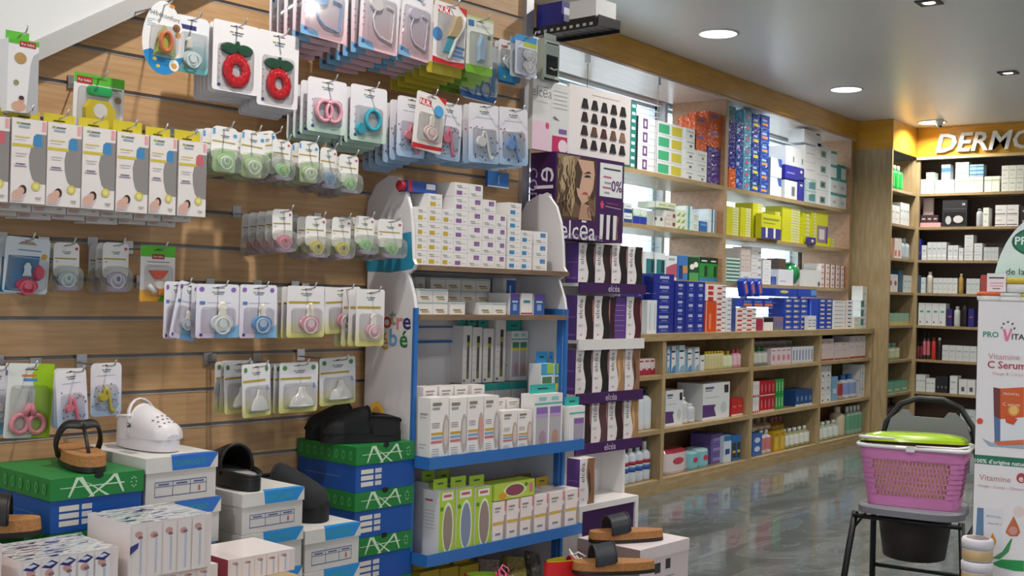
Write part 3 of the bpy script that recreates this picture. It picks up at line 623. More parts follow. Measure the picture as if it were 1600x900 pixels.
# green row of pacifier cases
for i, (v, bx, n, tl, lab) in enumerate((('Gg', (326, 198, 372, 272), 3, 2, 'green glow pacifier in clear case, next to the bottle boxes'), ('Ge', (371, 204, 413, 280), 2, 3, 'green pacifier case tilted between two others'), ('Gg', (407, 205, 442, 274), 1, -12, 'green pacifier case leaning out to one side'),
        ('y', (423, 218, 454, 284), 3, 1, 'yellow flower pacifier case in the green row'), ('Ge', (464, 221, 499, 288), 3, 0, 'green pacifier case with white handle in the middle of the row'), ('v', (497, 231, 525, 297), 3, 2, 'violet and teal pacifier case'), ('y', (527, 242, 560, 304), 3, 1, 'green and yellow pacifier case at the end of the row'))):
    G('case', v, bx, .24-.012*(i % 3), n, .034, 'pacifier_case_pack', lab, lab.replace('pacifier case', 'pacifier cases').replace('pacifier in clear case', 'pacifiers'), tl, lab2='pacifier case hanging behind the '+' '.join(lab.split(',')[0].split()[:7]))
for i, (v, bx, n, tl, lab) in enumerate((('r', (425, 327, 459, 396), 4, -2, 'pink pacifier with red heart in clear case'), ('k', (475, 338, 510, 404), 2, 0, 'yellow bee pacifier in clear case'), ('k', (516, 340, 548, 406), 2, 1, 'yellow bee pacifier case partly covered by a green one'),
        ('y', (552, 338, 585, 399), 2, 1, 'green and yellow pacifier case beside the bee pacifier'), ('y', (588, 343, 630, 405), 2, 0, 'green pacifier case in front of the white stand'))):
    G('case', v, bx, .22, n, .036, 'pacifier_case_pack', lab, lab+' row', tl, lab2='pacifier case hanging behind the '+' '.join(lab.split()[:7]))
G('case', 'm', (81, 379, 125, 456), .12, 1, .034, 'pacifier_case_pack', 'grey blue pacifier case beside the blue pacifier card', 'grey blue pacifier cases')
G('case', 'l', (158, 379, 202, 458), .12, 2, .034, 'pacifier_case_pack', 'lilac pacifier case beside the green header card', 'lilac pacifier cases')
G('avent', '', (4, 371, 74, 458), .13, 1, .025, 'pacifier_pack', 'red pacifiers on a blue and grey card', 'red pacifier packs on blue cards', 3)
G('purpac', '', (219, 384, 273, 471), .15, 0, .02, 'pacifier_pack', 'orange pacifier and duck clip on a card with green header', 'green header pacifier pack')
# pale row
G('soother', 's', (264, 440, 303, 530), .20, 1, .025, 'pacifier_pack', 'pale pacifier card tilted away from its neighbours', 'tilted pale pacifier cards', 11)
G('soother', 'w', (306, 444, 373, 528), .23, 2, .022, 'pacifier_pack', 'white pacifier on a pale lilac card with blue corner', 'white pacifier packs')
G('soother', 'b', (374, 445, 432, 528), .23, 0, .022, 'pacifier_pack', 'blue pacifier on a pale lilac card with blue corner', 'blue pacifier pack')
G('soother', 'P', (448, 447, 507, 527), .23, 2, .022, 'pacifier_pack', 'pink pacifier on a white card with yellow foot', 'pink pacifier packs on yellow foot')
G('soother', 'Q', (508, 449, 565, 520), .23, 1, .022, 'pacifier_pack', 'lettered pink pacifier on a tilted yellow footed card', 'lettered pink pacifier packs', -3)
G('soother', 'P', (556, 452, 600, 541), .30, 3, .03, 'pacifier_pack', 'yellow footed pacifier card beside the coloured letters of the stand', 'pacifier packs beside the stand', 0)
for i, bx in enumerate(((324, 563, 360, 641), (331, 564, 369, 642))): pass
G('nipple', '', (352, 564, 398, 645), .16, 2, .024, 'nipple_pack', 'bottle nipple card half covered by another one', 'half covered nipple packs', -3)
G('nipple', '', (380, 568, 424, 651), .22, 0, .024, 'nipple_pack', 'bottle nipple pack tilted in front of the others', 'tilted nipple pack', -3)
G('nipple', '', (436, 566, 496, 644), .20, 2, .024, 'nipple_pack', 'clear bottle nipple on a green dotted yellow footed card', 'nipple packs in the middle', 0)
G('nipple', '', (500, 558, 556, 632), .18, 0, .024, 'nipple_pack', 'bottle nipple pack hanging above the black clog', 'nipple pack above the clog', -2)
G('scissor', '', (6, 568, 78, 684), .16, 0, .02, 'scissors_pack', 'pink handled baby scissors on a green and white card', 'pink scissors pack', 3)
G('soother', 's', (-22, 572, 14, 680), .13, 1, .02, 'pacifier_pack', 'pale card half hidden behind the baby scissors', 'pale cards by the scissors', 0)
G('heart', 'k', (92, 576, 140, 670), .20, 2, .02, 'pacifier_clip_pack', 'pink clip on a heart dotted card above the sandal', 'heart dotted cards above the sandal', -5)
G('heart', 'y', (142, 567, 190, 650), .13, 0, .02, 'pacifier_clip_pack', 'yellow clip on a heart dotted card', 'yellow clip card', -1)
# ---- feeding bottle boxes
def bottle_box(w, h, dp, cap):
    win = [(.62, .80), (.70, .835), (1.0, .835), (1.0, .24), (.72, .24), (.60, .30), (.52, .42), (.50, .56), (.55, .66), (.60, .70)]
    pr = [('f', 'p', win, '#8f8a88:g'), ('f', 'p', [(.62, .80), (.68, .825), (.86, .825), (.88, .68), (.60, .69)], cap), ('f', 'r', .02, .665, .62, .70, '#cdb83c'), ('f', 'r', .86, .87, .97, .985, '#e2a0a4')]
    pr += [('f', 'r', .12, .93, .22, .955, '#8fb03a'), ('f', 'r', .24, .93, .52, .95, '#7a756c'), ('f', 'r', .18, .89, .5, .915, '#8fa8b4'), ('f', 'r', .08, .775, .5, .79, '#d8c67c'), ('f', 'r', .08, .745, .4, .752, '#c4c0bc'), ('f', 'r', .1, .58, .44, .588, '#b4b0b0'), ('f', 'r', .12, .55, .4, .558, '#b4b0b0'), ('f', 'r', .12, .455, .4, .468, '#7a6088'), ('f', 'r', .08, .43, .44, .44, '#8a7896')]
    pr += [('f', 'p', [(.02, .02), (.34, .02), (.46, .13), (.40, .2), (.22, .19), (.05, .1)], '#c8b8c4'), ('f', 'e', .18, .09, .15, .065, '#d0a898'), ('f', 'e', .34, .16, .11, .055, '#3a2c28'), ('f', 'e', .30, .145, .08, .045, '#d6a890'), ('f', 'e', .72, .21, .13, .055, '#cdbf62'), ('f', 'e', .72, .21, .075, .032, '#e2d88a'), ('f', 'r', .7, .07, .88, .08, '#8a8a88'), ('f', 'r', .73, .05, .86, .06, '#8a8a88')]
    return MB().box(-w/2, w/2, 0, dp, 0, h, '#e4dcd8', r='#bdb2ac:g').prints('', pr, w, h, dp).mesh('box')
for i, (x0, x1, yh, yt, yb) in enumerate(((-40, 15, 163, 180, 314), (16, 73, 170, 186, 318), (72, 128, 177, 193, 323), (127, 181, 184, 200, 327), (181, 233, 188, 208, 332), (233, 277, 198, 214, 335), (278, 324, 203, 221, 338))):
    d = .24; s0, s1 = atW(x0, 260, d)[0], atW(x1, 260, d)[0]; xm = (x0+x1)/2
    zt, zb, zh = atW(xm, yt, d)[1], atW(xm, yb, d)[1], atW(xm, yh, d)[1]
    w, h, dp = (s1-s0)*.95, zt-zb, .062; cap = '#c4606a' if i in (0, 6) else '#3f86b8'
    lab = ('feeding bottle box with %s cap, ' % ('red' if i in (0, 6) else 'blue'))+('beyond the blue capped ones toward the stair', 'first after the red capped box', 'second after the red capped box', 'in front of the yellow bib pack', 'fourth after the red capped box', 'slightly smaller, near the row end', 'at the row end by the green pacifiers')[i]
    t = thing('feeding_bottle_box', lab, 'box', wp((s0+s1)/2, d, zb), WA, 'feeding bottle boxes on hooks')
    link('box', bottle_box(w, h, dp, cap), t)
    tb = MB().prism([(-w*.46, h), (w*.46, h), (w*.46, h+zh-zt), (-w*.46, h+zh-zt)], .028, .0295, '#c2b228'); tb.prints('', [('f', 'r', .32, 1.03, .66, 1.05, '#4a4418')], w, h, .001, .028); tb.build('hang_tab', t)
    for j in range(2):
        c = copy_tree(t); c.location = wp((s0+s1)/2-.003*j, d-.066*(j+1), zb-.012*(j+1)+random.uniform(-.003, .002)); c['label'] = 'feeding bottle box hanging behind a front one on its hook'
    hook((s0+s1)/2, zb+h+.014, d-.02, 'the '+lab)
# tall box with green header at the stair edge
d = .24; s0, z0 = atW(12, 115, d); s1, _ = atW(60, 115, d); zt = atW(36, 62, d)[1]; zb = atW(36, 176, d)[1]; w, h = s1-s0, zt-zb
t = thing('toy_box', 'white box with green header and clear side against the stair', 'box', wp((s0+s1)/2, d, zb), WA)
MB().box(-w/2, w/2, 0, .05, 0, h, '#e2dede').prints('', [('f', 'r', 0, .93, 1, 1, '#57ad2e'), ('f', 'r', .36, .9, .9, .98, '#a02a2a'), ('f', 't', 'Pur bébé', .63, .94, w*.12, '#f0e8e0', 0), ('f', 'p', [(.62, 0), (1, 0), (1, .86), (.82, .8), (.74, .66), (.70, .4)], '#b4b4b6:g'), ('f', 'e', .4, .74, .2, .08, '#b08c58'), ('f', 'e', .28, .4, .09, .04, '#8f8a6a'), ('f', 'e', .38, .08, .24, .07, '#d0a088'), ('f', 'e', .46, .17, .1, .05, '#c89a88'), ('f', 'e', .46, .2, .09, .03, '#3a2c2c')], w, h, .05).build('box', t)
MB().prism([(-w*.46, h), (w*.3, h), (w*.3, h+.02), (-w*.46, h+.02)], .02, .0215, '#57ad2e').build('hang_tab', t)
hook((s0+s1)/2, zb+h+.012, d-.02, 'the white box with green header')

d = .05; s0, z0 = atW(762, 282, d); s1, _ = atW(795, 282, d)
o = link('small_blue_card', carton_mesh('small_blue_card', s1-s0, .055, .012, '#2a6cb4', [('f', 'r', .5, .2, .54, .8, '#a8c4e0'), ('f', 'r', 0, 0, 1, .08, '#d8dce4')]), None, wp((s0+s1)/2, d, atW(778, 293, d)[1]), WA); tag(o, 'small blue pack hanging low behind the blue clip cards', 'blister pack')
hook((s0+s1)/2, atW(778, 274, d)[1]+.004, .06, 'the small blue pack')
# ================================================================== blue and white baby stand
def atS(x, y, s):
    p = hit(x, y, WSV, s); return WD-p.dot(WNV), p.z
def wloc(s, d, z): return wp(s, d, z)
SL, SR = 2.46, 3.185
BLUE = '#2d6cb4'; WHT = '#dcd8da'
st = thing('baby_goods_stand', 'white and blue display stand with bottle shaped sides and coloured letters', 'stand', wp(0, 0, 0), WA)
prof = [atS(x, y, SL) for x, y in ((572, 415), (570, 360), (575, 315), (588, 288), (608, 274), (622, 277), (634, 296), (641, 325), (644, 365), (645, 405), (649, 413), (646, 421), (637, 428), (641, 442), (646, 462), (649, 490))]
prof = prof + [(prof[-1][0], .04), (.03, .04), (.03, prof[0][1])]
def side(s, th, nm):
    b = MB(); n = len(prof)
    A = [(s, -d, z) for d, z in prof]; B = [(s+th, -d, z) for d, z in prof]
    b.add(A, [tuple(range(n))], WHT); b.add(B, [tuple(range(n-1, -1, -1))], WHT)
    b.add(A+B, [(i, n+i, n+(i+1) % n, (i+1) % n) for i in range(n)], '#e6e4e4'); return b.build(nm, st)
lp = side(SL, .012, 'side_panel'); side(SR, .012, 'side_panel')
dF = prof[-5][0]
# printed teal band and letters on the outer face
tb = [atS(x, y, SL) for x, y in ((572, 416), (571, 396), (600, 404), (620, 366), (643, 362), (644, 395), (645, 406), (648, 413), (645, 420), (610, 426), (575, 424))]
b = MB(); b.add([(SL-.0006, -d, z) for d, z in tb], [tuple(range(len(tb)-1, -1, -1))], '#2f8fb0'); b.build('teal_band', lp)
for ch, x, y, c in (('V', 591, 498, '#2f7fb8'), ('o', 605, 499, '#b8402c'), ('t', 614, 494, '#8fa08a'), ('r', 625, 501, '#d0808c'), ('e', 636, 501, '#2c2c68'), ('b', 586, 528, '#c8485a'), ('é', 601, 532, '#c89a2c'), ('b', 615, 527, '#6aa6d4'), ('é', 631, 529, '#2f7a44')):
    tv, tf, tw = textmesh('*'+ch); d, z = atS(x, y, SL); sz = .074
    MB().add([(SL-.0008, -d-px*sz*1.1, z+py*sz) for px, py in tv], tf, c).build('letter', lp)
bt = [(SL+.012, .04), (SR, .04), (SR, 1.44)]+[(SL+.012+(SR-SL-.012)*(1-i/10), 1.44+.10*math.sin(math.pi*i/10)) for i in range(1, 10)]+[(SL+.012, 1.44)]
MB().prism(bt, -.034, -.026, '#cfcbce').build('back_panel', st)
zA = atW(722, 417, dF)[1]; zB = atW(740, 492, dF)[1]; dT = dF+.09
zC = atW(690, 714, dT)[1]; zD = atW(690, 864, dT)[1]
for z in (zA, zB): MB().box(SL+.012, SR, -dF-.02, -.034, z-.016, z, '@brownshelf').build('shelf', st)
for z in (zC, zD):
    b = MB(); b.box(SL-.004, SR+.014, -dT, -dF-.012, z-.034, z-.028, BLUE); b.box(SL+.013, SR-.001, -dF-.012, -.034, z-.034, z-.028, BLUE)
    b.box(SL-.006, SR+.016, -dT-.004, -dT, z-.034, z+.002, BLUE); b.box(SL-.006, SL-.002, -dT, -dF-.0125, z-.034, z+.002, BLUE); b.box(SR+.012, SR+.016, -dT, -dF-.0125, z-.034, z+.002, BLUE)
    b.build('tray', st)
MB().box(SL+.013, SR-.001, -dF, -.034, .10, .11, BLUE).build('base_shelf', st)
zP = atW(651, 481, dF)[1]
for s in (SL, SR): MB().box(s-.001, s+.013, -dF-.012, -dF-.0005, .0, zP, BLUE).build('post', st)
for s in (SR-.004,): MB().box(s-.004, s+.003, -dF+.001, -.06, zP-.022, zP, BLUE).box(s-.004, s+.003, -dF+.001, -dF+.022, .12, zP-.022, BLUE).build('side_frame', st)
MB().box(SL+.02, SR-.02, -.04, -.0345, zB-.10, zB-.092, BLUE).box(SL+.02, SR-.02, -.04, -.0345, zB-.05, zB-.045, BLUE).build('back_rail', st)
MB().box(SL-.01, SR+.02, -dF-.0, -.02, 0, .04, BLUE).build('foot', st)

def sbox(name, x0, x1, ytop, d, zb, dep, base, prints, label, group, cat='box', nx=1, nz=1, over={}, gapw=.97, ymid=None, rz=0.0, h=None, tab=None):
    ym = ymid or ytop+15; s0, s1 = atW(x0, ym, d)[0], atW(x1, ym, d)[0]; zt = zb+h if h else atW((x0+x1)/2, ytop, d)[1]
    if d <= dF: s0, s1 = max(s0, SL+.014), min(s1, SR-.012)
    w, hh = (s1-s0)/nx, (zt-zb)/nz; me = carton_mesh(name, w*gapw, hh*.985, dep, base, prints(w, hh) if callable(prints) else prints, over); out = []
    tm = None
    if tab:
        q = MB().prism([(-w*.44, 0), (w*.44, 0), (w*.44, tab[1]), (-w*.44, tab[1])], .004, .005, tab[0]); q.prints('', [('f', 'r', .3, .45, .7, .6, '#1c3a38')], w*.88, tab[1], .001, .004); tm = q.mesh('hang_tab')
    for i in range(nx):
        for j in range(nz):
            o = link(name, me, None, wp(s0+w*(i+.5), d, zb+hh*j), WA+rz); tag(o, label, cat, group); out.append(o)
            if tm: link('hang_tab', tm, o, (0, dep*.4, hh*.985))
    return out, zt
def small(c, up=False):
    def f(w, h):
        a, b_ = (.12, .42) if not up else (.55, .88)
        l, m = (.62, .85) if not up else (.14, .4)
        x0, x1 = (.12, .52) if not up else (.45, .85)
        return [('f', 'r', x0, a, x1, b_, c), ('f', 'r', .14, l+.12, .5, l+.18, '#8a8482'), ('f', 'r', .2, l, .55, l+.06, '#8a94a0'), ('f', 'r', .6, l+.02, .88, l+.06, '#c8b8b8'), ('f', 'r', .62, a+.1, .86, a+.14, '#b0aaa8')]
    return f
WB = '#e9e5e2'
cols = [(645, 667, 4, '#c8a83c', 0), (667, 689, 5, '#c8a83c', 0), (689, 708, 4, '#c8a83c', 0), (708, 730, 6, '#8c5f9c', 0), (730, 752, 6, '#8c5f9c', 1), (752, 773, 5, '#8c5f9c', 1), (773, 790, 4, '#8c5f9c', 1), (793, 813, 5, '#3f86c0', 0), (813, 831, 3, '#3f86c0', 0), (834, 855, 3, '#3f86c0', 1)]
hb = atW(720, 390, dF)[1]-atW(720, 412, dF)[1]
for x0, x1, n, c, up in cols:
    nm = {'#c8a83c': 'yellow', '#8c5f9c': 'purple', '#3f86c0': 'blue'}[c]
    sbox('nipple_carton', x0, x1, 0, dF-.01, zA+.0005, .08, WB, small(c, up), 'small white nipple carton with %s square in the top shelf pile of the baby stand' % nm, '%s marked cartons on the top shelf of the baby stand' % nm, nz=n, ymid=400, h=hb*n, gapw=.975)
# blue and red spray lying on the pile
s0, z0 = atW(642, 296, dF-.02); s1, _ = atW(686, 296, dF-.02)
t = thing('cream_tube', 'blue carton with red end lying on the yellow marked cartons', 'box', wp((s0+s1)/2, dF-.03, zA+hb*5+.001), WA)
w = s1-s0; MB().box(-w/2, w/2, 0, .045, 0, .034, '#2a4f9c').prints('', [('f', 'r', .62, .35, .95, .85, '#d8d8dc'), ('f', 'r', 0, 0, .12, 1, '#b02838')], w, .034, .045).build('carton', t)
MB().lathe([(.013, 0), (.016, .004), (.016, .02)], '#b02838', n=12).build('cap', t, (-w/2-.001, .02, .017), rot=(0, math.radians(-90), 0))
# second shelf
logo2 = lambda w, h: [('f', 'r', .2, .3, .72, .42, '#8a7c66'), ('f', 'r', .3, .14, .8, .26, '#b09a5a'), ('f', 'r', 0, .86, 1, .92, '#6fb0a8')]
h2 = atW(690, 447, dF)[1]-atW(690, 467, dF)[1]
for x0, x1, n, nz in ((651, 700, 2, 2), (703, 727, 1, 1), (748, 791, 2, 1)):
    sbox('breast_pad_carton', x0, x1, 0, dF-.012, zB+.0005, .09, '#e6e2de', logo2, 'small white carton with tan lettering on the second shelf of the baby stand', 'white cartons on the second shelf of the baby stand', nx=n, nz=nz, ymid=475, h=h2*nz)
for x0, x1, n, nz in ((640, 668, 2, 3), (676, 724, 2, 3), (724, 770, 2, 3)):
    sbox('breast_pad_carton', x0-4, x1-4, 0, dF-.12, zB+.0005, .07, '#d8d2cc', logo2, 'white carton at the back of the second shelf of the baby stand', 'cartons at the back of the second shelf', nx=n, nz=nz, ymid=455, h=h2*nz*.98)
bl = lambda w, h: [('f', 'r', 0, 0, 1, 1, '#3358a4'), ('f', 'r', 0, .75, 1, 1, '#6a4a9c'), ('f', 'r', .2, .58, .8, .66, '#d8d8e4'), ('f', 'r', .3, .2, .7, .5, '#8fa8d0')]
sbox('vitamin_box', 797, 812, 458, dF-.012, zB+.0005, .10, '#e4e0e0', bl, 'blue and white box standing third on the second stand shelf', None)
sbox('vitamin_box', 814, 832, 458, dF-.012, zB+.0005, .05, '#e8e4e2', lambda w, h: [('f', 'r', .2, .55, .8, .68, '#3a8a94'), ('f', 'r', 0, .03, 1, .1, '#a03040')], 'white box with red foot between two blue ones', None)
sbox('vitamin_box', 834, 851, 459, dF-.012, zB+.0005, .05, '#e4e0e0', bl, 'blue box at the end of the second stand shelf', None)
sbox('vitamin_box', 786, 806, 434, dF-.115, zB+.0005, .05, '#e4e0e0', lambda w, h: [('f', 'r', .25, .1, 1, .95, '#2f62b4'), ('f', 'r', .5, .3, .62, .8, '#d8e0f0')], 'blue labelled box standing tilted behind the front row', None)
# third level: tall boxes
def tallbox(c):
    return lambda w, h: [('f', 'e', .86, .45, .2, .3, '#b8aca4'), ('f', 'r', .1, .88, .6, .93, '#8a8072'), ('f', 'r', .1, .82, .5, .86, '#9aa0a0'), ('f', 'r', .05, .45, .72, .49, '#c8a040'), ('f', 'r', .05, .39, .66, .43, '#7fa8c8'), ('f', 'r', .05, .33, .66, .37, '#c8707a')]+[('f', 'r', .08, .62-.03*i, .5, .63-.03*i, '#7a7674') for i in range(3)]+[('f', 'r', .1, .24-.035*i, .5, .25-.035*i, '#8a94a4') for i in range(5)]+[('f', 'e', .62, .04, .22, .04, '#d0a03c'), ('f', 'e', .86, .48, .13, .2, c), ('l', 'r', .2, .75, .8, .77, '#9a9896'), ('l', 'r', .2, .7, .7, .715, '#b0aeac'), ('l', 'r', .2, .3, .7, .315, '#a8b0b8'), ('l', 'r', .2, .25, .6, .265, '#a8b0b8')]
zt3 = zC-.0275
for x0, x1, yt, c in ((672, 701, 620, '#d0c4bc'), (702, 729, 620, '#ccc6c4'), (730, 755, 618, '#d49a94'), (756, 779, 617, '#c8c4c4'), (785, 808, 641, '#d8c0bc'), (809, 831, 640, '#d8c4bc')):
    big = yt < 630
    sbox('bottle_carton', x0, x1, yt, dT-.014, zt3, .055, '#ebe5e2', tallbox(c), 'tall white feeding bottle carton with oval window on the upper blue tray' if big else 'shorter white feeding bottle carton on the upper blue tray', 'tall cartons on the upper blue tray' if big else 'shorter cartons on the upper blue tray', ymid=665)
for x0, x1, yt in ((661, 683, 603), (686, 708, 602), (710, 731, 601), (737, 757, 600), (770, 790, 622), (792, 812, 622)):
    sbox('bottle_carton', x0, x1, yt, dT-.082, zt3, .055, '#e2dcd8', [('f', 'r', .15, .93, .8, .95, '#8a8480'), ('f', 'r', .2, .89, .7, .91, '#a09a96')], 'white feeding bottle carton standing in the second row of the upper blue tray', 'second row cartons on the upper blue tray', ymid=625)
def teal2(c1, c2):
    return lambda w, h: [('f', 'r', .06, .08, .48, .78, '#b4aeb4:g'), ('f', 'r', .54, .08, .95, .78, '#b4aeb4:g'), ('f', 'r', .08, .66, .46, .77, c1), ('f', 'r', .56, .66, .93, .77, c1), ('f', 'r', .08, .60, .46, .66, c2), ('f', 'r', .56, .60, .93, .66, c2), ('f', 'r', .0, .82, 1, .85, '#4fb4ac'), ('f', 'r', .15, .89, .42, .95, '#8ac8c4'), ('f', 'r', .6, .89, .85, .95, '#8ac8c4'), ('f', 'e', .3, .25, .12, .12, '#a88a98'), ('f', 'e', .75, .25, .12, .12, '#b8907c'), ('l', 'r', .3, .2, .45, .7, '#8a8a90'), ('l', 'r', .55, .3, .8, .32, '#a0b8b8')]
TL = '#2fa59c'
sbox('bottle_twin_pack', 834, 879, 614, dT-.014, zt3, .06, '#e6e2e0', teal2('#8a6ab0', '#b49ac8'), 'twin feeding bottle pack with purple collars and teal top', None, tab=(TL, .03), ymid=655)
sbox('bottle_twin_pack', 889, 914, 634, dT-.014, zt3, .05, '#e6e2e0', lambda w, h: [('f', 'r', .3, .06, .95, .72, '#a8a0b0:g'), ('f', 'r', .32, .58, .93, .7, '#8a5aa8'), ('f', 'r', 0, .82, 1, .86, '#4fb4ac')], 'single feeding bottle pack with purple collar at the tray corner', None, tab=(TL, .03), ymid=655)
# lower hidden row that carries the tall teal boxes
zU = atW(745, 598, dF-.16)[1]
sbox('bottle_carton', 722, 838, 0, dF-.15, zt3, .062, '#d8d2ce', [('f', 'r', 0, .88, 1, 1, TL)], 'white and teal carton under the tall teal topped boxes', 'cartons under the tall teal topped boxes', nx=4, ymid=640, h=zU-zt3)
for x0, x1, yt in ((723, 737, 508), (738, 753, 510), (755, 771, 512), (774, 790, 498)):
    front = x0 == 774
    sbox('thermos_box', x0, x1, yt, dF-.15+(.0 if not front else .0), zU+.0005, .062, '#e2dcd8', lambda w, h: [('f', 'r', .46, .08, .74, .84, '#5a5654'), ('f', 'r', .44, .72, .76, .84, '#2a2a2a'), ('f', 'r', .44, .64, .76, .72, '#9aa83a'), ('f', 'r', .46, .08, .74, .2, '#6a7a48')]+[('f', 'r', .08, .6-.12*i, .36, .61-.12*i, '#b4b0b0') for i in range(4)]+[('f', 'r', .1, .03, .3, .07, '#5a5a80')], 'narrow white bottle box with dark window slot and teal tab', 'narrow slot window boxes on the baby stand', tab=(TL, .035), ymid=550)
sbox('bottle_twin_pack', 798, 843, 516, dF-.15, zU+.0005, .062, '#e6e2e0', teal2('#3a8a5c', '#d0c43a'), 'twin feeding bottle pack with yellow collars and teal top', None, tab=(TL, .035), ymid=560)
for x0, x1 in ((845, 864), (866, 885)):
    sbox('bottle_twin_pack', x0, x1, 566, dF-.006, zt3, .055, '#dfe0e0', lambda w, h: [('f', 'r', .1, .1, .92, .84, '#a0a2a0:g'), ('f', 'r', .12, .68, .9, .76, '#c8bf3a'), ('f', 'r', .12, .76, .9, .84, '#4a7a58'), ('f', 'r', 0, .86, 1, 1, '#3f9ccc'), ('f', 'r', .5, .88, 1, 1, '#a0c040')], 'feeding bottle pack with yellow collar and bright blue tab', 'bright blue tabbed bottle packs', tab=('#2a8ac8', .04), ymid=590)
# fourth level
def greenw(c): return lambda w, h: [('f', 'r', 0, 0, 1, 1, '#a8c83c'), ('f', 'e', .55, .45, .36, .38, '#dfe6d0'), ('f', 'e', .55, .45, .30, .33, c), ('f', 'r', .15, .86, .85, .97, '#e8e6e4'), ('f', 'r', .25, .90, .75, .94, '#c05a6a'), ('f', 'e', .14, .74, .1, .035, '#4a8a30'), ('l', 'r', .15, .84, .6, .87, '#c05a6a')]+[('l', 'r', .15, .7-.05*i, .75, .71-.05*i, '#b4b2b2') for i in range(6)]
zt4 = zD-.0275
for x0, x1, yt, c, l in ((686, 711, 765, '#94847c', 'brown'), (713, 740, 761, '#7f8ea8', 'blue'), (742, 768, 759, '#948480', 'rosy')):
    sbox('bottle_carton', x0, x1, yt, dT-.014, zt4, .072, '#e6e2e0', greenw(c), 'green bottle carton with oval window onto a %s bottle' % l, 'green oval window cartons', tab=('#9cbc2c', .032), ymid=810)
for x0, x1 in ((668, 690), (692, 714)): sbox('bottle_carton', x0, x1, 752, dT-.092, zt4, .07, '#e6e2e0', [('f', 'r', 0, 0, 1, 1, '#a8c83c')], 'green bottle carton in the second row of the lower blue tray', 'second row green cartons', tab=('#9cbc2c', .032), ymid=800)
pk = lambda w, h: [('f', 'r', 0, .5, .85, .57, '#cdae58'), ('f', 'p', [(.82, .1), (1, .05), (1, .7), (.9, .7), (.8, .4)], '#a89c98'), ('f', 'r', .9, .78, 1, 1, '#d87a84'), ('f', 'r', .12, .84, .6, .88, '#8a8480'), ('f', 'r', .12, .77, .5, .81, '#a8a8b0'), ('f', 'r', .2, .28, .6, .33, '#8a8a90')]
for x0, x1, yt in ((770, 790, 788), (792, 812, 784), (813, 833, 779), (835, 856, 774), (858, 881, 768), (883, 904, 764)):
    sbox('soap_carton', x0, x1, yt, dT-.012, zt4, .07, '#e8dedc', pk, 'small pinkish white carton with gold stripe on the lower blue tray', 'pinkish cartons on the lower blue tray', ymid=808, h=atW(837, 773, dT-.012)[1]-zt4)
hpk = atW(837, 773, dT-.012)[1]
sbox('mirror_box', 772, 836, 752, dT-.012, hpk+.001, .06, '#b4cc4c', lambda w, h: [('f', 'e', .5, .5, .24, .36, '#8a4a58'), ('f', 'e', .5, .5, .28, .42, '#d8e0b0'), ('f', 'e', .5, .5, .23, .34, '#8a4a58:g'), ('f', 'e', .2, .25, .1, .2, '#d89a2c'), ('f', 'r', .86, .25, .95, .8, '#c87a8a'), ('f', 'e', .78, .74, .05, .12, '#4a8a30')], 'green carton with dark oval window lying on the pinkish cartons', None, ymid=765)
for k in range(2): sbox('soap_carton', 776-k*14, 868-k*14, 0, dT-.10-.08*k, zt4, .06, '#e2d8d4', pk, 'pinkish carton with yellow tab behind the lower tray front row', 'yellow tabbed cartons', nx=4, ymid=800, h=hpk-zt4, tab=('#b8962a', .03))
# bottom level
zE = .111
for x0, x1, yt in ((656, 686, 890), (688, 716, 885), (719, 748, 881)):
    sbox('bottle_carton', x0, x1, yt, dF-.012, zE, .08, '#c9b23a', [('f', 'r', 0, 0, 1, .6, '#e0dcd0')], 'large yellow topped carton on the bottom of the baby stand', 'yellow topped cartons at the stand foot', tab=('#c4ac34', .04), ymid=900)
for x0, x1, yt, c in ((752, 785, 872, '#b4a89a'), (795, 824, 868, '#c8b86a'), (832, 846, 862, '#8f8a7c')):
    s0, s1 = atW(x0, 890, dF-.06)[0], atW(x1, 890, dF-.06)[0]; zt = atW((x0+x1)/2, yt, dF-.06)[1]; w = s1-s0; h = zt-zE
    b = MB(); b.hexa([(-w*.5, 0, 0), (w*.5, 0, 0), (w*.5, .12, 0), (-w*.5, .12, 0), (-w*.42, .05, h), (w*.44, .04, h*.94), (w*.44, .07, h*.94), (-w*.42, .07, h)], c+':f')
    o = b.build('soft_pack', None, wp((s0+s1)/2, dF-.03, zE), WA); tag(o, 'crinkled %s plastic pack at the foot of the baby stand' % {'#b4a89a': 'beige', '#c8b86a': 'yellow', '#8f8a7c': 'grey'}[c], 'pack')

def wx(x, y, d): return atW(x, y, d)[0]
# ================================================================== purple hair colour stand
EL, ER, ED = wx(868, 300, .15), wx(973, 300, .15), .15
XL, XR, XD = wx(902, 500, .13), wx(1003, 500, .13), .13
BL, BR, BD = wx(905, 800, .2), wx(998, 770, .2), .2
PUR = '#3d1750'
el = thing('hair_colour_stand', 'white and purple hair colour display stand with lettered base', 'stand', wp(0, 0, 0), WA)
zr = [atW(950, y, XD)[1] for y in (444, 531, 613, 690)]
zH0, zH1 = atW(920, 376, ED)[1], atW(868, 236, ED)[1]
zB0 = atW(950, 783, BD)[1]
MB().box(XL, XR, -.02, -.005, .02, zH1-.02, '#dcd8d6').build('back_panel', el)
MB().box(XR-.10, XR-.088, -XD, -.02, zB0, zr[3]-.012, '#e2dedc').build('side_panel', el)
for i, z in enumerate(zr):
    b = MB().box(XL, XR, -XD-.004, -.02, z-.012, z, '#d8d4d2'); k = '#dcd8d6' if i == 1 else PUR
    b.box(XL-.004, XR+.004, -XD-.012, -XD-.004, z-.036, z+.004, k)
    b.build('shelf', el)
    if i != 1:
        tv, tf, tw = textmesh('elcéa'); MB().add([((XL+XR)/2+x*.036, -XD-.0125, z-.016+y*.036) for x, y in tv], tf, '#cfc4d8').build('shelf_lettering', el)
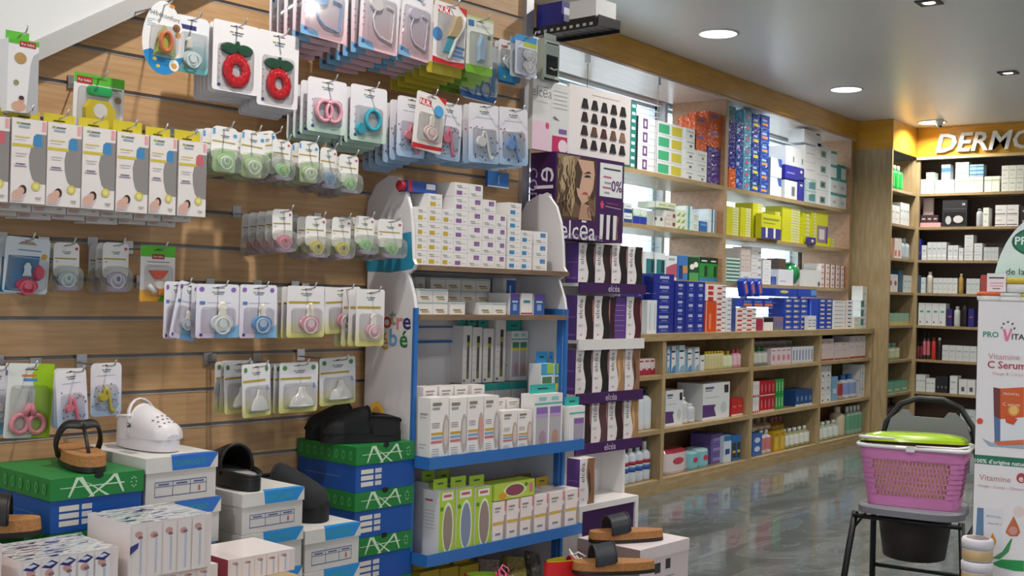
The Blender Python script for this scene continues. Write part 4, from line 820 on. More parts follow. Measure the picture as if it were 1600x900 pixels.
b = MB(); b.box(BL, BR, -BD, -.021, zB0-.022, zB0, '#e2dedc'); b.box(BL, BL+.02, -BD, -.021, 0, zB0-.022, '#e2dedc'); b.box(BR-.02, BR, -BD, -.021, 0, zB0-.022, '#e2dedc'); b.build('base_cabinet', el)
bp = MB().box(BL+.02, BR-.02, -BD+.008, -BD+.016, 0.02, zB0-.022, PUR).build('base_panel', el)
tv, tf, tw = textmesh('elcēa'); s_, z_ = atW(905, 862, BD); MB().add([(s_+(x+tw/2)*.15, -BD+.0075, z_+y*.15) for x, y in tv], tf, '#cfc8d4').build('base_lettering', el)
# header sign box with picture panel
hd = MB().box(EL-.002, ER+.006, -ED, -.03, zH0, zH1, PUR).build('header_box', el)
W_, H_ = ER+.006-EL+.002, zH1-zH0
def hp(u, v, e=1): return (EL-.002+u*W_, -ED-.0004*e, zH0+v*H_)
def hpoly(pts, k, e, nm): MB().add([hp(u, v, e) for u, v in pts], [tuple(range(len(pts)))], k).build(nm, hd)
hpoly([(.02, .22), (.58, .24), (.58, .97), (.02, .98)], '#4a3428', 1, 'portrait_print')
hair = MB()
def hq(pts, k, e): hair.add([hp(u, v, e) for u, v in pts], [tuple(range(len(pts)))], k)
hq([(.02, .98), (.34, .98), (.24, .8), (.20, .6), (.14, .45), (.02, .4)], '#8a7458', 2)
hq([(.10, .95), (.24, .98), (.16, .75), (.13, .55), (.06, .6)], '#b09a7a', 3)
hq([(.22, .5), (.34, .4), (.36, .26), (.10, .26), (.12, .42)], '#6a523c', 3)
hq([(.40, .30), (.57, .30), (.57, .55), (.50, .45), (.46, .4)], '#8a6e54', 3)
hq([(.30, .95), (.53, .95), (.55, .8), (.53, .62), (.46, .47), (.38, .42), (.31, .52), (.27, .7), (.27, .85)], '#c9a28c', 4)
hq([(.33, .24), (.52, .24), (.48, .42), (.36, .44)], '#b08a74', 4)
hq([(.30, .94), (.37, .8), (.33, .6), (.27, .62), (.26, .85)], '#4a3628', 5)
hq([(.38, .785), (.50, .80), (.46, .825)], '#3a2820', 5)
hq([(.39, .745), (.49, .75), (.48, .775), (.42, .775)], '#2a1c1a', 5)
hq([(.36, .545), (.44, .54), (.46, .56), (.41, .575)], '#b0484c', 5)
rh = random.Random(3)
for i in range(26):
    left = i % 3 != 0; u = rh.uniform(.03, .24) if left else rh.uniform(.46, .56); v1 = rh.uniform(.7, .97) if left else rh.uniform(.4, .62); v0 = rh.uniform(.26, .45); ph = rh.uniform(0, 6); am = rh.uniform(.01, .03); n_ = 9
    L_ = [(max(.02, min(.575, u+am*math.sin(ph+k_*1.1))), v1+(v0-v1)*k_/n_) for k_ in range(n_+1)]
    hq(L_+[(min(.58, a_+.014), b_) for a_, b_ in reversed(L_)], ('#6a5240', '#a08866', '#3c2a20', '#8a7052', '#b89c78', '#543e2e')[i % 6], 5+i*.1)
hair.build('portrait_shapes', hd)
hpoly([(.63, .55), (.97, .55), (.97, .955), (.63, .955)], '#dcdcde', 2, 'info_panel')
def htext(s, u, v, sz, k, nm='header_lettering', e=3):
    tv, tf, tw = textmesh(s); MB().add([(EL-.002+u*W_+x*sz, -ED-.0004*e, zH0+v*H_+y*sz) for x, y in tv], tf, k).build(nm, hd)
htext('*0%', .885, .69, .058, '#4a2a5c')
for v, u0, u1, k in ((.89, .68, .94, '#3a3a40'), (.79, .68, .80, '#b0607a'), (.72, .70, .80, '#8a8a90'), (.66, .67, .80, '#b0607a'), (.60, .70, .78, '#9a9aa0')): hpoly([(u0, v-.008), (u1, v-.012), (u1, v+.008), (u0, v+.01)], k, 4, 'print_line')
hpoly([(.64, .46), (.67, .5), (.70, .46), (.69, .41), (.66, .40)], '#c8406c', 3, 'flower_print')
hpoly([(.74, .465), (.92, .455), (.92, .475), (.74, .485)], '#8a2a5a', 3, 'print_line'); hpoly([(.72, .43), (.96, .41), (.96, .42), (.72, .44)], '#a898b4', 3, 'print_line')
for u in (.69, .79, .89):
    hpoly([(u-.045, .03), (u+.0, .03), (u+.01, .33), (u-.045, .33)], '#dcd8dc', 3, 'carton_print')
    hpoly([(u, .03), (u+.035, .04), (u+.02, .18), (u+.04, .31), (u+.01, .33)], '#1c1416' if u < .85 else '#7a5a44', 4, 'hair_print')
htext('elcēa', .33, .115, .098, '#e6e2ea'); htext('COLORATION EXPERTE', .31, .035, .030, '#a898b8')
for s, dd, sz, k in (('elcēa', .055, .13, '#e6e2ea'), ('COLORATION', .105, .058, '#b8a8c8')):
    tv, tf, tw = textmesh(s); zc = zH1-.055-tw*sz/2
    MB().add([(EL-.0026, -(ED-dd)-y*sz*-1, zc-x*sz) for x, y in tv], tf, k).build('side_lettering', hd)
HC = {'k': '#1a1414', 'b': '#2e1a16', 'r': '#4a1420', 'm': '#5a3a3c', 'g': '#a88058', 'h': '#8a6448'}
def dye(c):
    def f(w, h):
        L = [(.52, 1), (.98, 1), (1, .97), (1, .0), (.52, .0), (.60, .12), (.62, .28), (.55, .42), (.46, .58), (.44, .74), (.48, .88)]
        pr = [('f', 'p', L, c), ('f', 'p', [(.93, .9), (1, .94), (1, .35), (.96, .45), (.92, .6)], '#b07a72' if c != HC['g'] else '#d8b48c'), ('f', 't', 'elcēa', .2, .70, .034, '#5a5560', 90), ('f', 'r', .08, .34, .36, .352, '#9a90a0'), ('f', 'r', .08, .31, .3, .322, '#9a90a0'), ('f', 'e', .26, .12, .06, .025, '#d88aa0'), ('l', 'r', .1, .1, .9, .14, '#8a5ab0'), ('l', 'r', .1, .5, .9, .53, '#8a5ab0')]
        if c in (HC['g'], HC['h']): pr.insert(1, ('f', 'p', [(.6, .1), (.75, .3), (.7, .6), (.6, .8), (.56, .6), (.66, .4)], '#d0ac80' if c == HC['g'] else '#3a241c'))
        return pr
    return f
rows = [(0, (902, 928, 954, 979, 1003), 'kbkk'), (1, (900, 927, 952, 977, 1001), 'bk r'), (2, (899, 927, 952, 977, 1001), 'kkgh'), (3, (898, 924, 949, 973, 997), 'bmbg')]
nm = {'k': 'black', 'b': 'dark brown', 'r': 'dark red', 'm': 'mauve brown', 'g': 'blonde', 'h': 'light brown'}
rown = ('top', 'second', 'third', 'lowest')
for i, xs, cs in rows:
    dd = XD-.003
    for j, c in enumerate(cs):
        s0, s1 = atW(xs[j], 500, dd)[0], atW(xs[j+1], 500, dd)[0]
        s0 = XL+(XR-XL)*j/4; s1 = XL+(XR-XL)*(j+1)/4
        w = s1-s0; pos = wp((s0+s1)/2, dd, zr[i]+.0005)
        if c == ' ':
            o = link('hair_colour_box', carton_mesh('hair_colour_box', w*.96, .163, .06, '#5c3a84', [('f', 'r', .1, .2+.12*q, .9, .215+.12*q, '#9a7ab8') for q in range(6)]+[('f', 'p', [(.0, 0), (.3, 0), (.25, .5), (.35, 1), (0, 1)], '#3a1418')]), None, pos, WA); lab = 'purple hair colour box turned sideways on the second shelf'
        else:
            o = link('hair_colour_box', carton_mesh('hair_colour_box', w*.965, .150 if i == 0 else .166, .06, '#e4dede', dye(HC[c])(w, .17), dict(l='#5c3a84')), None, pos, WA); lab = 'hair colour box with %s hair on the %s shelf of the purple stand' % (nm[c], rown[i])
        tag(o, lab, 'box', 'hair colour boxes')
s0 = BL+.01; o = link('hair_colour_box', carton_mesh('hair_colour_box', .09, .168, .06, '#e4dede', dye(HC['h'])(.09, .17), dict(l='#5c3a84')), None, wp(s0+.045, BD-.01, zB0+.0005), WA); tag(o, 'single hair colour box standing on the stand base', 'box', 'hair colour boxes')
# leaflet holder and shade chart on the header
d = .12; s0, z0 = atW(832, 180, d); s1, _ = atW(889, 190, d)
w = s1-s0; h = atW(860, 128, d)[1]-zH1; t = link('leaflet_box', carton_mesh('leaflet_box', w, h, .02, '#dcdad8:g', [('f', 't', 'elcēa', .24, .83, .052, '#8a8a8e', 0), ('f', 'r', .1, .9, .42, .91, '#a8a8a8'), ('f', 'r', .1, .68, .4, .69, '#b0b0b0'), ('f', 'r', .49, 0, .495, 1, '#c4c4c4'), ('f', 'p', [(.0, .0), (.46, .0), (.46, .42), (0, .4)], '#e4c4d4'), ('f', 'e', .4, .36, .05, .05, '#c84a80'), ('f', 'r', .54, .0, .96, .24, '#c02a60'), ('f', 'e', .84, .1, .13, .1, '#e8d4dc'), ('f', 'r', .72, .28, .94, .35, '#7a5a9c'), ('f', 'p', [(.54, .5), (.6, .52), (.74, .46), (.6, .47)], '#6a6a70')]+[('f', 'r', .55, .88-.06*i, .94, .89-.06*i, '#b4b4b4') for i in range(5)]), None, wp((s0+s1)/2, d, zH1+.0005), WA); tag(t, 'white lettered leaflet panel standing on the purple header', 'leaflet')
d = .115; s0 = s1+.004; s1 = atW(985, 200, d)[0]; w = s1-s0; h = atW(940, 142, d)[1]-zH1
t = thing('shade_chart', 'white card with rows of dark hair swatches', 'chart', wp((s0+s1)/2, d, zH1+.0005), WA)
MB().box(-w/2, w/2, 0, .012, 0, h, '#e6dedd').prints('', [('f', 'r', .35, .90, .8, .912, '#b09a9a')], w, h, .012).build('board', t)
sw_c = [['#1a1216']*5, ['#2a1214', '#1c1416', '#2e1418', '#1a0e14', '#20141a'], ['#2a1618', '#5a4030', '#4a2620', '#6a4a38', '#8a6a54'], ['#2a1418', '#20141a', '#1e1218', '#141a1c', '#161616']]
for r in range(4):
    for c in range(5):
        cx, cz = -w/2+w*(.24+.155*c), h*(.70-.19*r)-.004*0
        MB().prism([(cx-w*.05, cz), (cx+w*.055, cz), (cx+w*.025, cz+h*.13), (cx-w*.02, cz+h*.135)], -.004, 0, sw_c[r][c]+':m').build('swatch', t)
# black metal tray at the end of the slat wall with goods above and below
s0, z0 = S1+.06, atW(830, 46, .04)[1]
t = thing('wire_tray', 'black perforated metal tray at the end of the slat wall', 'tray', wp(s0, 0, z0), WA)
b = MB().box(0, .13, -.30, -.0, 0, .003, '#1c1c20'); b.box(0, .13, -.303, -.30, -.002, .03, '#1c1c20'); b.box(-.003, 0, -.30, 0, -.012, .02, '#1c1c20').box(.13, .133, -.30, 0, -.012, .02, '#1c1c20')
for i in range(9): b.box(-.0035, -.003, -.28+.03*i, -.266+.03*i, -.004, .006, '#b8bcc4')
b.build('tray_plate', t)
for i in range(7): MB().box(.004, .126, -.27+.036*i, -.262+.036*i, -.0012, 0, '#5a5a64').build('slot', t)
o = link('boxed_goods', carton_mesh('boxed_goods', .118, .10, .12, '#2a2a84', [('f', 'r', .1, .3, .9, .8, '#d8d8e0')]), None, wp(s0+.066, .13, z0+.0035), WA); tag(o, 'deep blue box at the back of the black metal tray', 'box')
o = link('boxed_goods', carton_mesh('boxed_goods', .118, .09, .12, '#e4e2e2', [('f', 'r', 0, 0, 1, .3, '#22222a'), ('f', 'r', .55, .1, .8, .24, '#c83a5a'), ('l', 'r', 0, 0, 1, .3, '#22222a')]), None, wp(s0+.066, .285, z0+.0035), WA); tag(o, 'white box with black foot at the tip of the metal tray', 'box')
d = .14; q0, _ = atW(851, 90, d); q1, _ = atW(874, 90, d); zt = atW(862, 62, d)[1]; zb = atW(862, 127, d)[1]; w = q1-q0; h = zt-zb
t = thing('clip_box', 'grey green box with black window hanging under the metal tray', 'box', wp((q0+q1)/2, d, zb), WA)
MB().box(-w/2, w/2, 0, .035, 0, h, '#b4beb4').prints('', [('f', 'r', .12, .14, .9, .62, '#1c1c20'), ('f', 'r', 0, .86, 1, .97, '#e0e4e0'), ('f', 'r', .1, .88, .9, .92, '#3a4a40'), ('f', 'r', 0, 0, 1, .06, '#1c1c20')], w, h, .035).build('box', t)
MB().prism([(-w*.4, h), (w*.4, h), (w*.4, h+.022), (-w*.4, h+.022)], .01, .0115, '#c8d4c8').build('hang_tab', t)
MB().tube([(-w*.2, -.006, h*.3), (0, -.012, h*.26), (w*.2, -.012, h*.3)], .003, '#c8c8c8', 5).build('clip', t)
hook((q0+q1)/2-.02, zb+h+.012, d-.005, 'the grey green box') if False else None
# ================================================================== shoe boxes
def shoebox(name, s0, s1, d, zb, h, dep, style, label, group, rz=0.0):
    t = thing(name, label, 'shoe box', wp((s0+s1)/2, d, zb), WA+rz, group); w = s1-s0; lh = h*(.40 if style == 'g' else .33)
    if style == 'g':
        MB().box(-w/2+.003, w/2-.003, .003, dep-.003, 0, h-.003, '#1450a0').prints('', [('f', 'r', .09, .40, .30, .50, '#d8d4cc'), ('f', 'r', .09, .26, .30, .36, '#d8d4cc'), ('f', 'r', .09, .12, .30, .22, '#d8d4cc'), ('f', 'r', .33, .40, .44, .50, '#c8c8c8'), ('f', 'r', .33, .26, .44, .36, '#c8c8c8'), ('f', 'r', .33, .12, .44, .22, '#c8c8c8'), ('l', 'r', .15, .3, .75, .32, '#5a7ab0')], w-.006, h-.003, dep-.006, .003).build('carton', t)
        L = MB().box(-w/2, w/2, 0, dep, h-lh, h, '#1c7a38')
        def pl(p): return ('f', 'p', [(u, 1-lh/h+v*lh/h) for u, v in p], '#c4dcc0')
        pr = [pl([(.10, .52), (.78, .50), (.78, .56), (.10, .55)]), pl([(.30, .98), (.26, .98), (.18, .1), (.2, .1)]), pl([(.27, .98), (.33, .98), (.46, .02), (.43, .02)]), pl([(.42, .6), (.62, .02), (.58, .02), (.36, .75)]), pl([(.46, .02), (.72, .98), (.68, .98), (.42, .02)]) if False else pl([(.42, .02), (.64, .7), (.70, .98), (.66, .98), (.60, .7), (.39, .02)]), pl([(.66, .98), (.70, .98), (.78, .1), (.76, .1)])]
        for a in range(8): 
            an = a*math.pi/4; pr.append(('f', 'r', .885+.028*math.cos(an)-.006, 1-lh/h*.5+.13*lh/h*2*math.sin(an)*.9-.012, .885+.028*math.cos(an)+.006, 1-lh/h*.5+.13*lh/h*2*math.sin(an)*.9+.012, '#c4dcc0'))
        pr.append(('f', 'e', .50, .995, .05, .06, '#0c1410'))
        for a in range(8): pr += [('l', 'e', .08+.12*a, 1-lh/h*.5, .028, lh/h*.26, '#4f9a60'), ('l', 'e', .08+.12*a, 1-lh/h*.5, .016, lh/h*.15, '#1c7a38')]
        L.prints('', pr, w, h, dep).build('lid', t)
    else:
        MB().box(-w/2+.003, w/2-.003, .003, dep-.003, 0, h-.003, '#c9c6c2').prints('', [('f', 'r', .12, .14, .86, .16, '#4a5a90'), ('f', 'r', .12, .46, .86, .48, '#4a5a90'), ('f', 'r', .12, .36, .86, .375, '#4a5a90'), ('f', 'r', .12, .14, .128, .48, '#4a5a90'), ('f', 'r', .37, .14, .378, .48, '#4a5a90'), ('f', 'r', .62, .14, .628, .48, '#4a5a90'), ('f', 'r', .855, .14, .862, .48, '#4a5a90'), ('f', 'r', .17, .40, .32, .43, '#3a4a84'), ('f', 'r', .42, .40, .58, .43, '#3a4a84'), ('f', 'r', .67, .40, .82, .43, '#3a4a84'), ('f', 'r', .74, .2, .77, .32, '#c85a5a')], w-.006, h-.003, dep-.006, .003).build('carton', t)
        q = 1-lh/h; bk = '#2a6cc0' if style == 'w' else '#2488cc'
        L = MB().box(-w/2, w/2, 0, dep, h-lh, h, '#d0cdc8')
        L.prints('', [('f', 'p', [(.36, q+.02), (.88, q+.02), (1, .98), (1, 1), (.34, 1)], bk), ('f', 't', 'COMODO', .60, q+lh/h*.52, h*.17, '#3f9a5a', 0), ('t', 'p', [(.34, 0), (1, 0), (.96, .07), (.42, .09)], bk), ('t', 'r', .08, .3, .2, .5, '#9a9894')], w, h, dep).build('lid', t)
    return t
def wx(x, y, d): return atW(x, y, d)[0]
# green stack against the baby stand
d = .275; s1_ = 2.449; s0_ = wx(556, 730, d); zt = atW(602, 694, d)[1]; hh = .1317; n = int(zt/hh); hh = zt/n; ZG = zt
for i in range(n): shoebox('shoe_box', s0_, s1_, d, hh*i, hh*.995, .268, 'g', ('topmost green and blue shoe box against the baby stand', 'second green and blue shoe box down the stack against the baby stand', 'third green and blue shoe box down the tall stack', 'green and blue shoe box low in the tall stack')[min(n-1-i, 3)], 'green and blue shoe boxes')
# green box beside the stair end of the bench
d = .44; a0, a1 = wx(78, 790, d), wx(224, 785, d); zt = atW(150, 741, d)[1]; zb = atW(150, 826, d)[1]; hg = zt-zb; ZGL = zt
ZB = .30
bench = tag(MB().box(.45, 2.18, -.47, -.03, ZB-.03, ZB, '@shelf').box(.57, 2.16, -.45, -.05, 0, ZB-.03, '@inner').build('display_bench', None, wp(0, 0, 0), WA), 'low wooden bench under the shoe boxes by the slat wall', 'bench')
k = max(1, int((zb-ZB)/hg)+1); hx = (zt-ZB)/(k+1) if False else hg
nb = int((zt-ZB)/hg); zz = zt-nb*hg
for i in range(nb): shoebox('shoe_box', a0, a1, d, (zz+hg*i if i else ZB), (hg if i else hg+zz-ZB)*.995-.001, .30, 'g', 'green and blue shoe box carrying the thong sandal' if i == nb-1 else 'green and blue shoe box under the one with the thong sandal', 'green and blue shoe boxes')
# white stack with the white clog
d = .44; b0, b1 = wx(224, 750, d)+.004, wx(340, 742, d); zt = atW(282, 711, d)[1]; zb = atW(282, 783, d)[1]; hw = zt-zb; ZWL = zt; b0 = max(b0, a1+.004)
nb = int((zt-ZB)/hw); zz = zt-nb*hw
for i in range(nb): shoebox('shoe_box', b0+(.012 if i == nb-2 else 0), b1+(.012 if i == nb-2 else 0), d, (zz+hw*i if i else ZB), (hw if i else hw+zz-ZB)*.995-.001, .30, 'w', 'white shoe box with blue corner carrying the white clog' if i == nb-1 else ('white shoe box directly under the one with the white clog' if i == nb-2 else 'white shoe box low in the stack of the white clog'), 'white shoe boxes')
d = .455; c0, c1 = wx(378, 800, d), wx(475, 795, d); zt = atW(426, 766, d)[1]; zb = atW(426, 829, d)[1]; hm = zt-zb; ZWM = zt; c0 = max(c0, b1+.02)
nb = int((zt-ZB)/hm); zz = zt-nb*hm
for i in range(nb): shoebox('shoe_box', c0, c1, d, (zz+hm*i if i else ZB), (hm if i else hm+zz-ZB)*.995-.001, .30, 'c', 'white shoe box with light blue corner carrying the open black clog' if i == nb-1 else 'white shoe box under the one with the open black clog', 'white shoe boxes')
d = .455; e0, e1 = wx(471, 860, d), wx(563, 850, d); zt = atW(516, 823, d)[1]; zb = atW(516, 888, d)[1]; hr = zt-zb; ZWR = zt; e0 = max(e0, c1+.006)
nb = int((zt-ZB)/hr); zz = zt-nb*hr
for i in range(nb): shoebox('shoe_box', e0, e1, d, (zz+hr*i if i else ZB), (hr if i else hr+zz-ZB)*.995-.001, .26, 'c', 'white shoe box with light blue corner beside the green stack, topmost' if i == nb-1 else 'white shoe box with light blue corner, second beside the green stack', 'white shoe boxes')
# ---- tissue packs in front
tb_ = tag(MB().box(.55, wx(452, 890, .65), -.70, -.475, .56, .59, '@shelf').box(.57, wx(452, 890, .65)-.02, -.69, -.495, 0, .56, '@inner').build('display_bench', None, wp(0, 0, 0), WA), 'plain wooden bench in front, under the tissue packs', 'bench')
def pack(x0, x1, yt, d, zb, dep, sty, lab, grp='tissue packs in front of the shoe boxes'):
    ym = min(yt+40, 895); s0, s1 = wx(x0, ym, d), wx(x1, ym, d); zt = atW((x0+x1)/2, yt, d)[1]; w, h = s1-s0, zt-zb
    pr = []
    for i in range(5):
        u = .1+.18*i
        pr += [('f', 'r', u-.07, 0, u+.09, .97, '#e6dad7' if sty != 'a' else '#e4dede'), ('f', 'r', u+.015, .06, u+.042, .7, '#bcc0d0'), ('f', 'e', u, .8-.04*(i % 2), .045, .06, '#c89a94'), ('f', 'e', u+.02, .74, .03, .03, '#8a6a70')]
        if sty == 'a': pr += [('f', 'p', [(u-.08, .86), (u+.02, .96), (u+.09, .9), (u+.02, .82), (u-.03, .84)], '#2a2a70'), ('f', 'p', [(u-.06, .90), (u+.02, .93), (u+.06, .9), (u, .87)], '#d8d8e4')]
    if sty == 'b': pr += [('f', 'p', [(0, .45), (.09, .56), (.1, .66), (0, .6)], '#3a3a80')]
    over = dict(t='@tissue') if sty in 'ab' else {}
    if sty == 'c': over = dict(l='#a03a50')
    o = link('tissue_pack', carton_mesh('tissue_pack', w, h, dep, '#e4d8d5:g', pr, over), None, wp((s0+s1)/2, d, zb), WA); tag(o, lab, 'pack', grp); return zt
pack(32, 184, 866, .66, .5905, .17, 'a', 'shrink wrapped tissue pack with blue script in front of the green shoe box')
pack(-110, 2, 858, .66, .5905, .17, 'a', 'shrink wrapped tissue pack beside the sandal on the bench edge')
zpl = pack(204, 340, 893, .65, .5905, .16, 'c', 'pale tissue pack under the tall scripted one')
pack(203, 330, 811, .66, zpl+.001, .17, 'b', 'taller shrink wrapped pack with silver and blue top')
pack(356, 460, 866, .64, .5905, .16, 'c', 'plain topped pack of pink striped boxes with red side')
# ================================================================== shoes
def foot(L, W, n=26):
    P = []
    for i in range(n):
        a = 2*math.pi*i/n; y = -math.cos(a)*L/2; t_ = (y+L/2)/L      # t_=0 toe ... 1 heel
        wd = W/2*(.98-.26*t_) if t_ < .75 else W/2*(.98-.26*t_)
        P.append((math.sin(a)*wd*(abs(math.sin(a))**-.25 if abs(math.sin(a)) > .05 else 1), y))
    return P
def slab(b, P, z0, z1, k, top=None, sc=1.0):
    n = len(P); A = [(x, y, z0) for x, y in P]; B = [(x*sc, y*sc, z1) for x, y in P]
    b.add(A, [tuple(range(n))], k); b.add(B, [tuple(range(n))], top or k); b.add(A+B, [(i, (i+1) % n, n+(i+1) % n, n+i) for i in range(n)], k, True)
def halfw(P, y):
    xs = [abs(p[0]) for p in P if abs(p[1]-y) < .03]; return max(xs) if xs else .03
def clog(t, c, L=.27, W=.105, sole=None, holes=False, open_back=False, lining=None):
    P = foot(L, W); b = MB(); slab(b, P, 0, .018, sole or c); slab(b, P, .018, .03, c, lining or c, 1.0); b.build('sole', t)
    rings = []; m = 12
    secs = [(-.495, .012), (-.47, .026), (-.42, .038), (-.33, .048), (-.2, .060), (-.08, .070), (.02, .076), (.07, .074)]
    for f, hh_ in secs:
        y = f*L; w = halfw(P, y) if f > -.47 else .02
        rings.append([(w*1.02*math.cos(math.pi*j/m), y, .028+(hh_-.0)*(math.sin(math.pi*j/m)**.75)*1.0-.0) for j in range(m+1)])
    b = MB(); V = [p for r in rings for p in r]; F = []
    for i in range(len(rings)-1):
        for j in range(m): q = i*(m+1)+j; F.append((q, q+1, q+m+2, q+m+1))
    b.add(V, F, c, True); b.add(rings[0], [tuple(range(m+1))], c)
    b.tube(rings[-1], .0045, c, 6); up = b.build('upper', t)
    # heel wall
    b = MB(); R = []
    for i in range(13):
        a = math.pi*i/12; R.append((halfw(P, .12*L)*1.02*math.cos(a), .05*L+(.445*L)*math.sin(a)))
    hz = [.03+ (.048 if not open_back else .010)*(.55+.45*abs(math.cos(math.pi*i/12))) for i in range(13)]
    A = [(x, y, .02) for x, y in R]; B = [(x, y, z) for (x, y), z in zip(R, hz)]
    b.add(A+B, [(i, i+1, 14+i, 13+i) for i in range(12)], c, True); b.tube(B, .004, c, 6); b.build('heel', t)
    if holes:
        def vpos(x, y):
            f = y/L
            for (f0, h0), (f1, h1) in zip(secs, secs[1:]):
                if f0 <= f <= f1: hh_ = h0+(h1-h0)*(f-f0)/(f1-f0); break
            c_ = max(-.95, min(.95, x/(halfw(P, y)*1.02))); return (x, y, .028+hh_*(1-c_*c_)**.375-.0006)
        for i in range(3):
            for j in range(5): MB().lathe([(.0032, 0), (.0032, .002)], '#8a8488', n=6).build('vent_hole', up, vpos(-.026+.013*j+(.005 if i % 2 else 0), -.40*L+.013*i))
        b = MB(); b.tube([(halfw(P, 0)*1.04*math.cos(a), .06*L+.02*math.sin(a), .055+.060*math.sin(a)) for a in [math.pi*i/10 for i in range(11)]], [.007]*11, c, 6, flat=.5); b.build('heel_strap', t)
        for sx in (-1, 1): MB().lathe([(.006, -.002), (.006, .002)], '#3a3a3a', n=8).build('rivet', t, (sx*halfw(P, 0)*1.05, .06*L, .057), rot=(0, math.radians(90), 0))
def sandal(t, kind, L=.26, W=.095, strap='#17130f', bed='@cork', sole='#1e1814'):
    P = foot(L, W); b = MB(); slab(b, P, 0, .012, sole); b.build('sole', t)
    b = MB(); slab(b, P, .012, .036, bed, None, .98); b.build('footbed', t)
    if kind == 'thong':
        top = (0, -.08*L, .094)
        for sx in (-1, 1): MB().tube(smooth([(sx*W*.45, .10*L, .020), (sx*W*.52, .06*L, .055), (sx*W*.36, -.01*L, .092), top]), .013, strap, 8, flat=.4).build('strap', t)
        MB().tube([(0, -.30*L, .03), (0, -.2*L, .065), (0, -.09*L, .092)], .0045, strap, 6).build('toe_post', t)
    else:
        for y0, y1 in (((-.26, -.02),) if kind == 'slide' else ((-.28, -.12), (-.04, .12))):
            b = MB(); m = 12; V = []
            for y in (y0, y1):
                for j in range(m+1): a = math.pi*j/m; V.append((W*.51*math.cos(a), y*L, .03+.055*math.sin(a)**.7+(.012 if y == y1 else 0)))
            b.add(V, [(j, j+1, m+2+j, m+1+j) for j in range(m)], strap, True)
            V2 = [(x*.94, y, z-.004) for x, y, z in V]; b.add(V2, [(j, j+1, m+2+j, m+1+j) for j in range(m)], strap, True); b.tube(V[:m+1], .003, strap, 5); b.tube(V[m+1:], .003, strap, 5)
            b.build('strap', t)
def shoe(name, label, s, d, z, rz, cat='shoe', rot=None): return thing(name, label, cat, wp(s, d, z), WA+math.radians(rz), rot=rot)
t = shoe('clog', 'white clog with vent holes on a white shoe box', (b0+b1)/2-.005, .29, ZWL+.001, 6); clog(t, '#d8d2d4', L=.205, W=.096, holes=True)
t = shoe('thong_sandal', 'cork thong sandal with black strap on the green shoe box', (a0+a1)/2+.03, .30, ZGL+.001, -14); sandal(t, 'thong')
t = shoe('clog', 'open black clog with pale heel facing out on a white shoe box', (c0+c1)/2-.02, .31, ZWM+.001, 168); clog(t, '#121214', lining='#a8a6a4', open_back=True)
t = shoe('clog', 'matt black clog lying between the white box and the green stack', (e0+e1)/2-.02, .27, ZWR+.001, 18); clog(t, '#15151a:m', L=.27, W=.115); t.scale = (1, 1, 1.35)
t = shoe('clog', 'black clog lying sideways on the green shoe box stack', (s0_+s1_)/2-.02, .185, ZG+.001, -112); clog(t, '#131316:m', L=.25, W=.1)
t2 = shoe('clog', 'second black clog behind, with a yellow lining, on the green stack', (s0_+s1_)/2+.0, .07, ZG+.001, -96); clog(t2, '#131316:m', L=.24, W=.095, lining='#c49a20')
o = tag(MB().prism(ell(0, .055, .034, .05), -.004, 0, '#c49a20').prism(ell(0, .06, .02, .03), -.0046, -.004, '#a8742c').build('shoe_tag', None, wp(s1_-.04, .205, ZG+.03), WA, rot=None), 'yellow oval tag standing behind the black clog', 'tag')
o.location = wp(s1_-.036, .135, ZG+.004)
t = shoe('sandal', 'brown cork sandal end at the slat wall foot beside the green box', wx(4, 815, .40)-.06, .40, atW(4, 832, .40)[1], 60); sandal(t, 'slide')
shoebox('shoe_box', a0-.36, a0-.06, .45, ZB, atW(4, 832, .40)[1]-.002-ZB, .36, 'g', 'dark green shoe box under the lone brown sandal', 'green and blue shoe boxes')
# shoe box, sandals and trainers at the foot of the stands
pz = atZ(1020, 900, 0.0)
def atwd(x, y, z):
    p = atZ(x, y, z); return p.dot(WSV), WD-p.dot(WNV)
fx, fd = atwd(1022, 838, .36); fd = .60
q0, q1 = wx(1000, 870, fd), wx(1077, 858, fd); zt = atW(1040, 850, fd)[1]
t = thing('shoe_box', 'pinkish white shoe box with small print under the leather slides', 'shoe box', wp((q0+q1)/2, fd, zt-.14), WA)
w = q1-q0
MB().box(-w/2+.002, w/2-.002, .002, .26, 0, .136, '#cfc2c4', l='#8a7a78').prints('', [('f', 'r', .3, .35, .42, .6, '#3a3438'), ('f', 'r', .52, .4, .62, .65, '#3a3438'), ('f', 'r', .25, .2, .7, .23, '#9a9094')], w, .136, .26, .002).build('carton', t)
MB().box(-w/2, w/2, 0, .262, .10, .14, '#d8ccce', l='#8a7a78').build('lid', t)
zsb = zt-.14
t3 = thing('shoe_box', 'lower pinkish shoe box under the one with the slides', 'shoe box', wp((q0+q1)/2-.005, fd, zsb-.141), WA); MB().box(-w/2+.002, w/2-.002, .002, .26, 0, .136, '#cfc2c4', l='#8a7a78').build('carton', t3); MB().box(-w/2, w/2, 0, .262, .10, .14, '#d8ccce', l='#8a7a78').build('lid', t3)
nfl = zsb-.141
o = tag(MB().box(q0-.004, q1+.02, -fd-.06, -fd+.28, 0, nfl-.001, '@inner').build('display_plinth', None, wp(0, 0, 0), WA), 'low plinth under the pinkish shoe boxes', 'plinth')
t = shoe('slide_sandal', 'brown leather slide with dark strap on the pinkish shoe box', (q0+q1)/2-.06, fd-.12, zt+.001, 238); sandal(t, 'slide', .27, .10, '#20242c', '@cork')
sx_ = wx(962, 885, .62); zl = atW(962, 893, .62)[1]
t = shoe('slide_sandal', 'brown leather slide in front of the pinkish shoe box', sx_-.01, .62, zl, 232); sandal(t, 'slide', .27, .10, '#23282e', '@cork')
